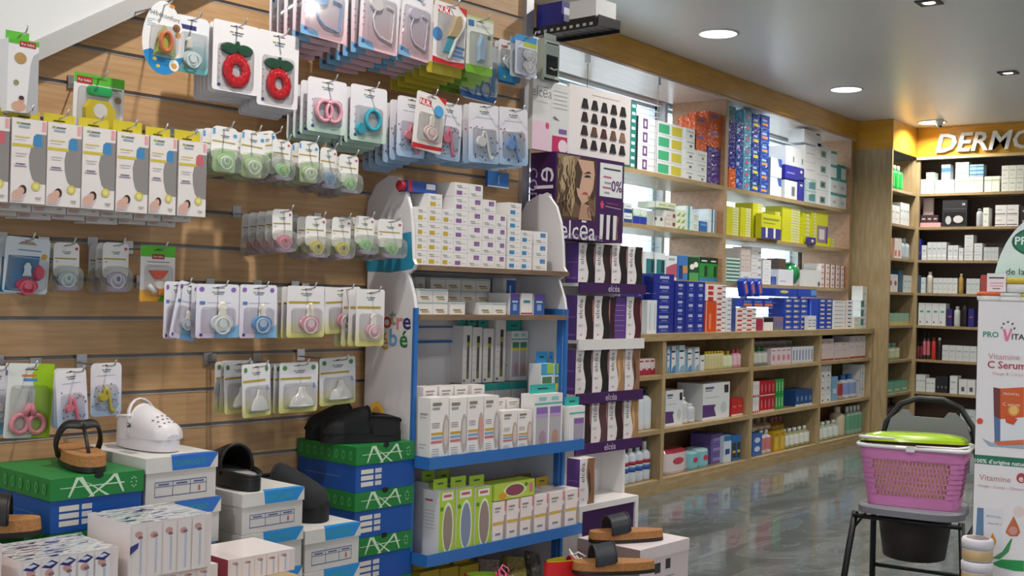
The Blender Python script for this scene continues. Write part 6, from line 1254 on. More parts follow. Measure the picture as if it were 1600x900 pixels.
for o in [q for q in COL.objects if q.name.startswith('alcohol_bottle')]:
    if not any(c.name.startswith('label') for c in KID.get(o.name, [])):
        bbx = o.data.vertices; r = max(v.co.x for v in bbx)
        hz = max(v.co.z for v in bbx)
        MB().lathe([(r*1.01, hz*.34), (r*1.01, hz*.50)], '#2f5fa8', (0, r, 0), 12).lathe([(r*1.012, hz*.56), (r*1.012, hz*.68)], '#a82a3c', (0, r, 0), 12).build('label_band', o)
def softpack(x0, x1, yt, zi, c, k2, label, dep=.15, pl=LY+.05):
    a, b_ = atY(x0, yt+20, pl).x, atY(x1, yt+20, pl).x; zt = atY((x0+x1)/2, yt, pl).z; w, h = b_-a, zt-LS[zi]; n = 10
    t = thing('nappy_pack', label, 'pack', ((a+b_)/2, pl, LS[zi]+.0008)); b = MB(); V = []
    for iz, f in ((0, .92), (.12, 1), (.5, 1.0), (.85, .98), (.96, .9), (1, .7)):
        for i in range(16):
            an = 2*math.pi*i/16; cx, sy = math.cos(an), math.sin(an); q = (abs(cx)**4+abs(sy)**4)**.25
            V.append((cx/q*w/2*f, dep/2+sy/q*dep/2*f, iz*h))
    for r_ in range(5):
        b.add([V[r_*16+i] for i in range(16)]+[V[(r_+1)*16+i] for i in range(16)], [(i, (i+1) % 16, 16+(i+1) % 16, 16+i) for i in range(16)], k2 if r_ >= 3 else c, True)
    b.add(V[:16], [tuple(range(15, -1, -1))], c); b.add(V[-16:], [tuple(range(16))], k2); b.build('wrapper', t)
    q = MB(); q.prism(ell(0, h*.52, w*.22, h*.14), -.0025, .001, '#c4405a' if k2 != c else '#2f8a94'); q.build('label', t)
softpack(1041, 1078, 702, 2, '#dccfd2:g', '#b03a48:g', 'white and red nappy pack on the bottom shelf')
softpack(1079, 1094, 705, 2, '#7fc0cc:g', '#a8d4d8:g', 'light teal soft pack beside the nappy pack'); softpack(1095, 1110, 701, 2, '#86c4d0:g', '#b8dce0:g', 'second teal soft pack with rosy label')
ba(1111, 1129, 678, 2, 1, 3, '#6a5a9c', [('f', 'r', .2, .3, .8, .6, '#9a8ac4')], 'purple carton stacked three high on the bottom shelf', pl=LY+.08); ba(1096, 1108, 676, 2, 1, 3, '#8f7ab0', [('f', 'r', .2, .3, .8, .6, '#b8a8d0')], 'lilac carton behind the soft packs', pl=LY+.255, dep=.09)
ba(1131, 1143, 680, 2, 1, 1, '#cfdae6', [('f', 'r', 0, .8, 1, 1, '#2f78b8'), ('f', 'r', .2, .3, .8, .5, '#3a4a80')], 'white box with bright blue head on the bottom shelf')
ba(1144, 1158, 679, 2, 2, 1, '#2f6aa8', [('f', 'r', .1, .1, .9, .7, '#3a3a34'), ('f', 'r', .2, .3, .8, .4, '#c8b84a')], 'blue headed box with dark yellow striped front')
# second bay
bb(1180, 1202, 543, 0, 3, '#8a8f8a', '#1f8a40', '#c8ccc4', 'grey bottle with green cap in the second bay')
ba(1205, 1236, 543, 0, 4, 1, '#e2d4da', [('f', 'e', .5, .4, .3, .2, '#d88aa0'), ('f', 'r', .2, .8, .8, .88, '#a08a94')], 'white and pink soap carton in the second bay')
ba(1180, 1238, 532, 0, 5, 1, '#cfc4bc', [('f', 'r', .2, .8, .8, .86, '#b09a94')], 'beige carton in the back row of the second bay', pl=LY+.23, dep=.1)
ba(1238, 1275, 541, 0, 7, 1, '#dfe4ea', [('f', 'r', .35, .15, .65, .8, '#5a6cb0')], 'slim white and blue carton in the second bay', name='slim_carton')
for r_ in range(2):
    h_ = (atY(1200, 594, LY+.05).z-LS[1])/2; zq = LS[1]+h_*r_
    goods('Y', LY+.05, 1178, 1202, 0, zq, .16, 6, 1, '#e2dede', [('f', 'r', 0, 0, .7, .12, '#b82434'), ('f', 'r', .2, .5, .6, .8, '#c8c4c8')], 'toothpaste_carton', 'white toothpaste carton with red foot, %s row' % ('upper', 'lower')[1-r_], h=h_)
    goods('Y', LY+.05, 1203, 1226, 0, zq, .16, 4, 1, '#b01c2c', [('f', 'e', .5, .5, .2, .3, '#d06a70'), ('f', 'r', 0, 0, 1, .07, '#e4d0d0')], 'toothpaste_carton', 'red toothpaste carton, %s row' % ('upper', 'lower')[1-r_], h=h_)
    goods('Y', LY+.05, 1227, 1240, 0, zq, .16, 3, 1, '#2f9a4c', [('f', 'r', .3, .2, .6, .8, '#a8d8a8')], 'toothpaste_carton', 'green toothpaste carton, %s row' % ('upper', 'lower')[1-r_], h=h_)
ba(1243, 1276, 608, 1, 4, 1, '#1f4a84', [('f', 'r', 0, 0, 1, .1, '#d8e0e4'), ('f', 'r', .3, .3, .7, .6, '#6a94c4')], 'deep blue carton in a tray in the second bay')
ba(1243, 1252, 590, 1, 1, 1, '#1f5a54', [('f', 'r', .2, .3, .8, .5, '#7fb0a8')], 'dark green carton behind the deep blue ones', pl=LY+.22, dep=.1)
ba(1176, 1191, 677, 2, 1, 1, '#3f66b0', [('f', 'e', .5, .7, .3, .12, '#d0d8e8'), ('f', 'e', .5, .3, .3, .12, '#d0d8e8')], 'blue box with two pale ovals on the bottom shelf', dep=.08)
bb(1192, 1208, 672, 2, 2, '#d8d0cc', '#c8ccd4', '#c8787c', 'white bottle with rosy label beside the blue oval box')
ba(1209, 1227, 673, 2, 2, 1, '#c8a024', [('f', 'r', .2, .1, .8, .7, '#d8bc54'), ('f', 'r', .2, .8, .8, .9, '#a87a18')], 'yellow carton on the bottom shelf of the second bay')
bb(1229, 1274, 668, 2, 5, '#a8a878', '#e0e2e0', '#dfe4dc', 'small olive bottle with white cap on the bottom shelf', name='oil_bottle')
bb(1178, 1208, 650, 2, 3, '#c8a888', '#b89a8a', '#dccab8', 'tall tan bottle in the back row of the bottom shelf', pl=LY+.2)
bb(1209, 1228, 652, 2, 3, '#b88a24', '#c87a84', '#c89a34', 'amber bottle with rosy cap in the back row', pl=LY+.24)
bb(1229, 1258, 648, 2, 4, '#c0a8b8', '#d8ccd4', '#d4c8d4', 'pale mauve bottle in the back row', pl=LY+.22)
# third bay
PB = [('f', 'r', 0, 0, 1, .07, '#b82a3c'), ('f', 'e', .2, .85, .06, .04, '#8a2a3c'), ('f', 'r', .15, .5, .7, .53, '#c8a8ac')]
ba(1283, 1303, 529, 0, 2, 1, '#e0d0d2', PB, 'pinkish box with red foot next to the divider'); ba(1304, 1327, 534, 0, 2, 1, '#e2d6d6', PB, 'smaller pinkish box with red foot'); ba(1328, 1360, 524, 0, 3, 1, '#e2dadc', PB, 'tall pinkish box with red foot by the end panel')
ba(1282, 1299, 571, 1, 2, 3, '#e2e4e6', [('f', 'e', .5, .15, .15, .08, '#2a3a70'), ('f', 'r', .2, .6, .8, .64, '#b0b4b8')], 'white dotted carton stacked by the divider')
ba(1300, 1309, 588, 1, 1, 1, '#7fb0d4', [('f', 'r', .2, .3, .8, .5, '#d8e4ec')], 'light blue carton after the dotted white ones')
bb(1310, 1322, 588, 1, 1, '#b8a8a4', '#2f7ac0', '#a83a3c', 'bottle with blue cap and red label in the third bay'); bb(1322, 1342, 586, 1, 2, '#d4d8e4', '#2f7ac0', '#8aa0d0', 'white bottle with wide blue cap')
ba(1344, 1361, 569, 1, 2, 2, '#dfe3e6', [('f', 'r', .0, .1, .15, .9, '#3a4a60'), ('f', 'r', .3, .4, .8, .5, '#a8b0b8')], 'white carton with dark edge by the end panel')
bb(1281, 1314, 659, 2, 4, '#b8c4a8', '#e4e6e2', '#dfe6e2', 'small pale green bottle with white cap in the third bay', name='oil_bottle'); bb(1313, 1326, 636, 2, 1, '#d4c4a8', '#d8ccb8', None, 'tall cream bottle standing alone')
bb(1327, 1357, 634, 2, 4, '#9ab8a4', '#dfe4e0', '#6aa484', 'tall green labelled bottle by the end panel')
# --- cosmetics shelves, facing the shop
D1 = CXX+.02
def co(x0, x1, yt, i, nx, nz, base, pr, label, **k): return goods('X', D1, x0, x1, yt, DS[i], k.pop('dep', .12), nx, nz, base, pr, k.pop('name', 'cosmetic_carton'), label, **k)
def cbt(x0, x1, yt, i, n, body, cap, lab, label, **k): return bottles('X', D1, x0, x1, yt, DS[i], n, body, cap, lab, k.pop('name', 'cosmetic_bottle'), label, **k)
SV = lambda w, h: [('f', 'r', .15, .6, .8, .68, '#a8b0b0'), ('f', 'r', .15, .25, .6, .3, '#b8bcbc')]
co(1431, 1446, 280, 0, 2, 1, '#e0e4e2', SV, 'white carton at the corner end of the top cosmetics shelf')
co(1447, 1460, 269, 0, 1, 1, '#d8e4d8', [('f', 'r', 0, .75, 1, .85, '#8fb48f')], 'pale green carton on the top cosmetics shelf'); co(1461, 1491, 281, 0, 3, 1, '#dfe4e8', SV, 'white carton in the low row of the top cosmetics shelf')
goods('X', D1, 1471, 1485, 257, atX(1478, 281, D1).z, .1, 1, 1, '#cfdcec', [('f', 'r', 0, .5, 1, .8, '#3f6cb4')], 'cosmetic_carton', 'white carton with blue band on the low row')
co(1492, 1536, 276, 0, 3, 1, '#e0e2d4', [('f', 'r', 0, .7, 1, .78, '#a8b48a'), ('f', 'r', .2, .3, .8, .4, '#b8b8a8')], 'cream carton with olive line on the top cosmetics shelf')
goods('X', D1, 1493, 1514, 253, atX(1514, 276, D1).z, .1, 2, 1, '#d8e4dc', [('f', 'r', 0, .2, 1, .3, '#7fb4a0')], 'cosmetic_carton', 'pale mint carton on the cream ones'); goods('X', D1, 1515, 1537, 257, atX(1514, 276, D1).z, .1, 2, 3, '#8fb4cc', [('f', 'r', 0, .3, 1, .6, '#3f7094')], 'cosmetic_carton', 'flat light blue carton stacked on the cream ones')
co(1538, 1562, 275, 0, 2, 1, '#e2e4d8', [('f', 'r', 0, .7, 1, .78, '#a8b48a')], 'cream carton after the gap on the top cosmetics shelf'); co(1565, 1600, 258, 0, 3, 2, '#e2e4da', SV, 'cream carton piled double above the round sign'); co(1600, 1640, 262, 0, 3, 1, '#dfe2dc', SV, 'white carton beyond the double pile')
co(1432, 1470, 348, 1, 1, 1, '#e4a8a8', [], 'pink tray in front of the dark make up box', dep=.06); goods('X', D1+.02, 1434, 1466, 336, atX(1450, 348, D1).z, .1, 3, 1, '#3a2c30', [('f', 'r', .2, .4, .8, .6, '#c8a8b0')], 'cosmetic_carton', 'dark make up carton standing in the pink tray')
goods('X', D1+.08, 1442, 1459, 309, atX(1450, 335, D1).z, .03, 1, 1, '#f0c8c4', [('f', 'r', .1, .1, .9, .85, '#f4dcd8')], 'cosmetic_carton', 'small pale pink card above the make up tray')
co(1472, 1512, 312, 1, 1, 1, '#2a2a2e', [('f', 'r', .06, .08, .94, .55, '#121214'), ('f', 'e', .25, .25, .12, .16, '#b8b8bc'), ('f', 'e', .65, .28, .2, .14, '#c8c4c4'), ('f', 'r', .05, .66, .95, .69, '#4a4a4e'), ('f', 'r', .8, .8, .92, .88, '#a8a8a8')], 'black display box with silver picture', name='display_box')
cbt(1524, 1535, 326, 1, 1, '#b4b8bc', '#8a8e92', None, 'grey tube beside the black display box', kind='slim'); co(1536, 1545, 324, 1, 1, 1, '#e2e4de', SV, 'narrow white carton beside the grey tube')
co(1555, 1592, 320, 1, 2, 2, '#ece8e6', [('f', 'r', 0, .12, .9, .2, '#4a4448'), ('f', 'r', .1, .5, .6, .6, '#c8b8b4')], 'white carton with dark line stacked above the oval sign'); co(1594, 1612, 322, 1, 1, 2, '#2a2426', [('f', 'r', .2, .4, .8, .6, '#b8a8a8')], 'black carton after the white stack')
co(1431, 1439, 373, 2, 1, 1, '#22308c', [('f', 'r', .2, .3, .8, .36, '#8a94d0')], 'lone royal blue carton on the third cosmetics shelf')
for x0, x1, yt, n in ((1440, 1448, 383, 1), (1449, 1479, 378, 4), (1481, 1497, 383, 2), (1498, 1505, 387, 1)): co(x0, x1, yt, 2, n, 1, '#d8dcde', lambda w, h: [('f', 'r', .1, .2, .9, .3, '#f2f4f4'), ('f', 'r', .2, .6, .8, .68, '#a8acae')], 'silver white carton in the low row of the third cosmetics shelf', group='silver white cartons')
co(1507, 1521, 367, 2, 1, 3, '#dce0e0', SV, 'silver carton stacked three high'); co(1522, 1535, 380, 2, 1, 2, '#dce0e0', SV, 'silver carton stacked two high'); co(1537, 1560, 386, 2, 4, 1, '#c8ccce', SV, 'dull silver carton behind the round sign edge')
co(1431, 1438, 430, 3, 1, 1, '#3a5a84', [], 'slate blue carton on the fourth cosmetics shelf'); co(1439, 1446, 433, 3, 1, 1, '#d0dcdc', SV, 'pale carton beside the slate blue one')
cbt(1447, 1457, 425, 3, 1, '#d8d4c8', '#d8d4cc', '#c8c4b4', 'cream pump bottle on the fourth cosmetics shelf', kind='slim'); co(1458, 1496, 434, 3, 5, 1, '#d8dcda', SV, 'off white carton in the row on the fourth cosmetics shelf')
cbt(1497, 1505, 428, 3, 1, '#a8843c', '#d8d4c4', '#b8984c', 'amber bottle on the fourth cosmetics shelf', kind='slim'); co(1510, 1531, 435, 3, 3, 1, '#ccd4d2', SV, 'pale grey carton before the red one'); co(1532, 1545, 429, 3, 1, 1, '#a84a44', [], 'brick red carton on the fourth cosmetics shelf')
co(1435, 1478, 473, 4, 4, 1, '#dfe2e2', [('f', 'e', .5, .62, .3, .05, '#4fa890'), ('f', 'r', .2, .1, .4, .2, '#7a8084')], 'tall white carton with green oval'); co(1480, 1488, 482, 4, 1, 1, '#2a2a70', [('f', 'r', .2, .5, .8, .6, '#c05a5a')], 'navy carton after the tall white ones'); cbt(1489, 1500, 479, 4, 1, '#c4c8c4', '#d8dcd8', None, 'pale grey tube on the fifth cosmetics shelf', kind='slim')
cbt(1501, 1512, 467, 4, 1, '#221c24', '#16141a', None, 'black bottle on the fifth cosmetics shelf'); co(1513, 1522, 482, 4, 1, 1, '#2c2a78', [('f', 'r', .2, .5, .8, .56, '#c05a5a')], 'navy carton after the black bottle')
cbt(1431, 1441, 535, 5, 2, '#5a1c24', '#2a2430', '#7a2a34', 'dark red bottle at the corner end'); cbt(1441, 1453, 520, 5, 2, '#3a2c3c', '#1a1620', '#c86a74', 'black bottle with pink label'); cbt(1454, 1462, 528, 5, 1, '#c0382c', '#b02c24', None, 'bright red bottle on the sixth cosmetics shelf', kind='slim'); cbt(1463, 1471, 528, 5, 1, '#2c2024', '#c8c4c8', None, 'black bottle with silver cap', kind='slim')
co(1472, 1526, 540, 5, 5, 1, '#d0d4d6', SV, 'off white carton in the row on the sixth cosmetics shelf')
co(1431, 1446, 585, 6, 3, 1, '#d8dcd8', SV, 'white carton on the seventh cosmetics shelf by the corner'); co(1447, 1461, 591, 6, 2, 1, '#dfe2e0', SV, 'lower white carton on the seventh cosmetics shelf'); co(1463, 1481, 588, 6, 3, 1, '#26242a', [('f', 'r', .3, .3, .7, .4, '#8a8a8e')], 'black carton on the seventh cosmetics shelf')
co(1484, 1496, 587, 6, 1, 1, '#dfe2e0', SV, 'white carton after the black ones'); co(1498, 1524, 593, 6, 2, 1, '#dde0de', [('f', 'r', .3, .2, .7, .5, '#5a5e62')], 'white carton with dark square picture'); co(1500, 1524, 640, 7, 2, 1, '#c8d0d0', SV, 'pale carton on the lowest cosmetics shelf')
# --- return shelves at the corner
R1 = CYY+.02
def rt(x0, x1, yt, i, nx, nz, base, pr, label, **k): return goods('Y', R1, x0, x1, yt, DS[i], k.pop('dep', .1), nx, nz, base, pr, 'cosmetic_carton', label, **k)
def rbt(x0, x1, yt, i, n, body, cap, lab, label, **k): return bottles('Y', R1, x0, x1, yt, DS[i], n, body, cap, lab, 'cosmetic_bottle', label, **k)
rt(1388, 1394, 258, 0, 1, 1, '#e0e4de', SV, 'white carton beside the green bottles of the corner shelf'); rbt(1395, 1414, 258, 0, 3, '#2fae4c:g', '#dfe6e0', None, 'bright green bottle with white cap on the corner shelf')
rt(1387, 1406, 320, 1, 2, 1, '#e2e2de', SV, 'white carton with nothing on it under the green bottles'); rt(1407, 1421, 317, 1, 3, 1, '#dfe4e4', SV, 'slim white carton on the second corner shelf')
rbt(1387, 1398, 359, 2, 1, '#d8702c', '#c85a24', '#e0905c', 'orange bottle on the third corner shelf'); rt(1398, 1409, 372, 2, 2, 1, '#e4dcd4', [('f', 'r', .1, .1, .6, .4, '#c86a4c')], 'white carton with orange patch on the third corner shelf'); rbt(1410, 1424, 372, 2, 2, '#b8c8d4', '#c8d4dc', None, 'pale blue bottle on the third corner shelf')
rt(1386, 1403, 428, 3, 2, 1, '#e2dcdc', [('f', 'e', .5, .5, .25, .15, '#8a3a4c')], 'white carton with dark red spot on the corner shelf'); rt(1404, 1411, 422, 3, 1, 1, '#2f5a74', [], 'slate carton on the fourth corner shelf'); rt(1412, 1425, 430, 3, 2, 1, '#d8e2e4', SV, 'pale carton beside the slate one on the corner shelf')
rt(1385, 1420, 489, 4, 4, 1, '#8fb89a', [('f', 'r', 0, .0, 1, .3, '#c8b86a')], 'mint carton with gold foot on the fifth corner shelf'); rbt(1386, 1409, 537, 5, 3, '#8fa890', '#7a9a80', '#c8ccaa', 'sage bottle on the sixth corner shelf'); rt(1384, 1415, 548, 5, 3, 1, '#5aa084', [('f', 'r', .2, .2, .8, .35, '#d8cc8a')], 'green carton with gold line before the sage bottles', over={}, back=-.0) if False else None
rt(1383, 1419, 595, 6, 3, 1, '#6aa890', [('f', 'r', .2, .2, .8, .35, '#d8cc8a')], 'green carton with gold line on the seventh corner shelf'); rbt(1382, 1410, 625, 7, 3, '#2a2024', '#3a2c2c', '#4a2a2a', 'dark bottle on the lowest corner shelf')
# ================================================================== commode chair with bucket and basket
pc = atZ(1430, 786, .45); CRZ = math.radians(-84)
ch = thing('commode_chair', 'black framed chair with grey seat and a dark bucket below', 'chair', (pc.x, pc.y, 0), CRZ)
SW, SD, SZ = .205, .19, .45
seat = [(SW*math.copysign(abs(math.cos(a))**.55, math.cos(a))*(1.0 if math.sin(a) < 0 else .94), SD*math.copysign(abs(math.sin(a))**.55, math.sin(a))) for a in [2*math.pi*i/32 for i in range(32)]]
b = MB(); slab(b, seat, SZ-.032, SZ-.008, '#7c7c84', None, 1.0); slab(b, seat, SZ-.008, SZ, '#84848c', '#888890', .97); b.build('seat', ch)
BL_ = '#141416'
def arch(sx): return [(sx*.225, .27, .0), (sx*.215, .225, .30), (sx*.205, .20, SZ), (sx*.195, .215, .62), (sx*.175, .235, .74), (sx*.12, .25, .82), (sx*.05, .255, .848)]
MB().tube(arch(-1)+[(x, y, z) for x, y, z in reversed(arch(1))], .0125, BL_, 10).build('back_frame', ch)
for sx in (-1, 1):
    MB().tube([(sx*.235, -.24, 0), (sx*.215, -.18, .25), (sx*.20, -.14, SZ-.034)], .0125, BL_, 10).build('leg', ch)
    MB().tube([(sx*.213, -.16, .34), (sx*.213, .215, .40)], .008, BL_, 8).build('side_rail', ch)
    MB().lathe([(.016, 0), (.016, .03)], '#1e1e20', n=10).build('rubber_foot', ch, (sx*.235, -.24, 0)); MB().lathe([(.016, 0), (.016, .03)], '#1e1e20', n=10).build('rubber_foot', ch, (sx*.225, .27, 0))
MB().tube([(-.222, .25, .13), (.222, .25, .13)], .009, BL_, 8).build('stretcher', ch)
MB().tube([(-.205, -.15, SZ-.05), (.205, -.15, SZ-.05)], .009, BL_, 8).build('seat_rail', ch)
# backrest panel with a scooped hand hold under the arch
bp_ = [(-.165, .56), (.165, .56), (.168, .70), (.15, .762), (.105, .80), (.08, .80), (.06, .775), (-.06, .775), (-.08, .80), (-.105, .80), (-.15, .762), (-.168, .70)]
MB().prism(bp_, .208, .224, '#7c7c82').build('backrest', ch)
bk = MB(); bk.lathe([(.105, 0), (.118, .006), (.132, .10), (.140, .165), (.148, .17), (.148, .18), (.138, .18)], '#2a211f', (0, 0, SZ-.034-.182), 28); bk.build('bucket', ch)
# ---- basket
BW, BDp, BH = .40, .27, .232
bo = Vector((0, -.015, SZ+.001))
bk_t = thing('shopping_basket', 'pink perforated plastic basket with lime green lid and white rim', 'basket', ch.matrix_basis @ bo, CRZ+math.radians(4))
def rr3(w, d, r, z, n=5):
    P = []
    for (x, y, a0) in ((w/2-r, -d/2+r, -90), (w/2-r, d/2-r, 0), (-w/2+r, d/2-r, 90), (-w/2+r, -d/2+r, 180)):
        for i in range(n+1): a = math.radians(a0+90*i/n); P.append((x+r*math.cos(a), y+r*math.sin(a), z))
    return P
PK = '#de88c2'
def wd(z): f = .84+.16*z/BH; return BW*f, BDp*f
def ringband(b, z0, z1, k, off=0.0, n=5):
    A = rr3(wd(z0)[0]-2*off, wd(z0)[1]-2*off, .045, z0, n); B = rr3(wd(z1)[0]-2*off, wd(z1)[1]-2*off, .045, z1, n); m = len(A)
    b.add(A+B, [(i, (i+1) % m, m+(i+1) % m, m+i) for i in range(m)], k, True)
b = MB(); ringband(b, 0, .03, PK); ringband(b, .03, .042, PK); ringband(b, BH-.05, BH, PK); P = rr3(*wd(0), .045, 0); b.add(P, [tuple(range(len(P)))], PK)
b.build('basket_shell', bk_t)
Z0, Z1 = .042, BH-.05
b = MB()
# real lattice: staggered upright bars between horizontal strips, all round
rows = 7
for r in range(rows+1):
    z = Z0+(Z1-Z0)*r/rows; h_ = .0022
    ringband(b, z-h_, z+h_, PK)
per = 5
for r in range(rows):
    za, zb_ = Z0+(Z1-Z0)*r/rows, Z0+(Z1-Z0)*(r+1)/rows
    for side in range(4):
        L_ = (wd(za)[0] if side % 2 == 0 else wd(za)[1])-.09; n_ = int(L_/.0135)
        for i in range(n_+1):
            u = -L_/2+L_*(i+(.5 if r % 2 else 0))/n_
            if u > L_/2: continue
            for q in (0,):
                t_ = .0021; ya, yb_ = wd(za)[1 if side % 2 == 0 else 0]/2, wd(zb_)[1 if side % 2 == 0 else 0]/2
                if side == 0: pts = [(u-t_, -ya, za), (u+t_, -ya, za), (u+t_, -yb_, zb_), (u-t_, -yb_, zb_)]
                elif side == 2: pts = [(u+t_, ya, za), (u-t_, ya, za), (u-t_, yb_, zb_), (u+t_, yb_, zb_)]
                elif side == 1: pts = [(ya, u-t_, za), (ya, u+t_, za), (yb_, u+t_, zb_), (yb_, u-t_, zb_)]
                else: pts = [(-ya, u+t_, za), (-ya, u-t_, za), (-yb_, u-t_, zb_), (-yb_, u+t_, zb_)]
                b.add(pts, [(0, 1, 2, 3)], PK)
    for (sx, sy, a0) in ((1, -1, -90), (1, 1, 0), (-1, 1, 90), (-1, -1, 180)):      # corner posts
        A = []; 
        for z in (za, zb_):
            w_, d_ = wd(z)
            for i in range(6): a = math.radians(a0+90*i/5); A.append((sx*(w_/2-.045)+.045*math.cos(a), sy*(d_/2-.045)+.045*math.sin(a), z))
        b.add(A, [(i, i+1, 7+i, 6+i) for i in range(5)], PK, True)
b.build('lattice', bk_t)['kind'] = 'stuff'
b = MB(); ringband(b, .006, BH-.01, '#dcb48c', .012); P = rr3(wd(BH-.05)[0]-.03, wd(BH-.05)[1]-.03, .04, BH-.05); b.add(P, [tuple(range(len(P)))], '#b89070'); b.build('liner', bk_t)
MB().tube(rr3(BW+.012, BDp+.012, .05, BH+.001, 6), .0085, '#e4e2e4:g', 8, True).build('rim', bk_t)
# lime lid sitting open like a shallow dome
b = MB(); rings = []
for f, z in ((1.0, BH+.010), (.985, BH+.022), (.9, BH+.036), (.7, BH+.046), (.4, BH+.050)):
    rings.append(rr3((BW-.004)*f, (BDp-.004)*f, .05*f, z, 5))
m = len(rings[0])
for i in range(len(rings)-1): b.add(rings[i]+rings[i+1], [(j, (j+1) % m, m+(j+1) % m, m+j) for j in range(m)], '#a4c81e:g', True)
b.add(rings[-1], [tuple(range(m))], '#a4c81e:g')
lid = b.build('lid', bk_t); lid.rotation_euler = (math.radians(-5), math.radians(-1.5), 0)
MB().tube([(-.205, .05, BH+.012), (-.20, -.08, BH+.028), (-.16, -.142, BH+.034), (-.06, -.148, BH+.036)], [.008, .01, .01, .006], '#ece8ea:g', 8, flat=.7).build('handle', bk_t)
MB().tube([(.205, .05, BH+.010), (.20, -.06, BH+.012), (.17, -.13, BH+.012), (.02, -.146, BH+.012)], [.007, .008, .008, .005], '#ece8ea:g', 8, flat=.6).build('handle', bk_t)
MB().box(-.016, .016, -BDp/2-.018, -BDp/2-.004, BH-.012, BH+.010, '#dcdadc:g').build('latch', bk_t)

# ================================================================== white serum display
DRZ = math.radians(-90+8.2)
pd = atZ(1529, 470, 1.25)
r0 = ray(1529, 470); TD = 3.30; p0 = CO + r0*TD
ux = Vector((math.cos(DRZ), math.sin(DRZ), 0)); uy = Vector((-math.sin(DRZ), math.cos(DRZ), 0))
DW, DDp, DH = .46, .30, p0.z
ds = thing('serum_display', 'white serum display stand with green band and round header', 'display', (p0.x+ux.x*DW/2, p0.y+ux.y*DW/2, 0), DRZ)
MB().box(-DW/2, DW/2, 0, DDp, .0, DH, '#dfdadc', l='#eeeeee').build('body', ds)
MB().box(-DW/2-.02, DW/2+.01, -.13, -.002, 0, .42, '#dfdcdc').build('ledge', ds)
def dpos(x, y):      # pixel on the front face -> local x,z
    n = -uy; p = hit(x, y, n, n.dot(p0)); v = p-Vector(ds.location); return v.dot(ux), p.z
def dpoly(pts, k, e=1, nm='print'): return MB().add([(u, -.0005*e, z) for u, z in (dpos(x, y) for x, y in pts)], [tuple(range(len(pts)))], k).build(nm, ds)
def dtext(s, x, y, hpx, k, left=True, rot=0, nm='lettering', bold=False):
    tv, tf, tw = textmesh(('*' if bold else '')+s); u, z = dpos(x, y); sz = hpx/FPX*TD/.7
    MB().add([(u+(px_+(tw/2 if left else 0))*sz, -.001, z+py_*sz) for px_, py_ in tv], tf, k).build(nm, ds)
def dloc(pts, k, e, nm): MB().add([(u, -.0005*e, z) for u, z in pts], [tuple(range(len(pts)))], k).build(nm, ds)
dtext('PRO', 1536, 522, 8.5, '#2f8a6c', bold=True); dtext('ITAL', 1581, 526, 8.5, '#33333c', bold=True)
dpoly([(1567, 514), (1571, 514), (1574, 527), (1579, 513), (1582, 514), (1575, 533), (1571, 533)], '#d87098', 2, 'logo_print')
for x, y, c in ((1568, 506, '#4a5a50'), (1575, 503, '#5a6a60'), (1582, 506, '#33403a'), (1565, 512, '#6a7a70'), (1585, 513, '#4a5a50')): dpoly([(x-1.6, y-1), (x+1.4, y-2), (x+1.8, y+1.2), (x-1.2, y+2)], c, 2, 'logo_leaf')
dtext('Vitamine', 1544, 556, 9, '#c08a90'); dtext('C Serum', 1543, 569, 11, '#a83a44', bold=True); dtext('Visage & Corps', 1550, 583, 5, '#cf9aa4')
dpoly([(1552, 605), (1563, 607), (1563, 655), (1553, 650)], '#6a2e30', 1); dpoly([(1563, 607), (1600, 605), (1600, 652), (1563, 655)], '#c8561c', 1)
dpoly([(1553, 650), (1563, 655), (1563, 692), (1554, 690)], '#4f6a94', 1); dpoly([(1563, 655), (1600, 652), (1600, 692), (1563, 692)], '#d8dade', 1)
dtext('PROVITAL', 1568, 615, 3.6, '#e8d8d0'); dtext('C serum', 1567, 631, 5, '#e8dcd4')
dpoly([(1584+9*math.cos(a), 641+9*math.sin(a)) for a in [i*math.pi/8 for i in range(16)]], '#d8943c', 2); dpoly([(1584+6.5*math.cos(a), 641+6.5*math.sin(a)) for a in [i*math.pi/8 for i in range(16)]], '#e8b468', 3)
dpoly([(1569, 648), (1580, 650), (1590, 655), (1584, 664), (1572, 660)], '#c8481c', 3)
dpoly([(1531+5*math.cos(a), 658+5*math.sin(a)) for a in [i*math.pi/6 for i in range(12)]], '#d04a24', 2)
dpoly([(1534, 684), (1550, 692), (1575, 690), (1600, 694), (1600, 702), (1570, 699), (1545, 697)], '#9aa8bc', 2); dpoly([(1552, 690), (1600, 687), (1600, 695), (1560, 696)], '#c86a44', 3)
zg0, zg1 = dpos(1560, 727)[1], dpos(1560, 713)[1]
dloc([(-DW/2, zg0), (DW/2, zg0), (DW/2, zg1), (-DW/2, zg1)], '#1f6a50', 1, 'green_band')
dtext("100% d'origine naturelle", 1523, 719, 6.2, '#dfe8e2', bold=True)
dtext('Vitamine', 1530, 745, 9, '#b87a84'); dpoly([(1596+8*math.cos(a), 747+8*math.sin(a)) for a in [i*math.pi/8 for i in range(16)]], '#a83a44', 1); dtext('e', 1592, 747, 10, '#e8dcdc', bold=True); dtext('Visage - Corps - Cheveux', 1528, 758, 4.6, '#c88a94')
dpoly([(1527, 793), (1537, 794), (1537, 846), (1524, 846)], '#5a7a9c', 1); dpoly([(1537, 794), (1568, 795), (1566, 860), (1537, 852)], '#d4d4d8', 1); dtext('PROVITAL', 1541, 806, 3.4, '#6a8a84'); dtext('Vitamine e', 1543, 817, 3.2, '#c06a74')
dpoly([(1551, 832), (1557, 846), (1554, 853), (1548, 853), (1545, 846)], '#c88a2c', 2)
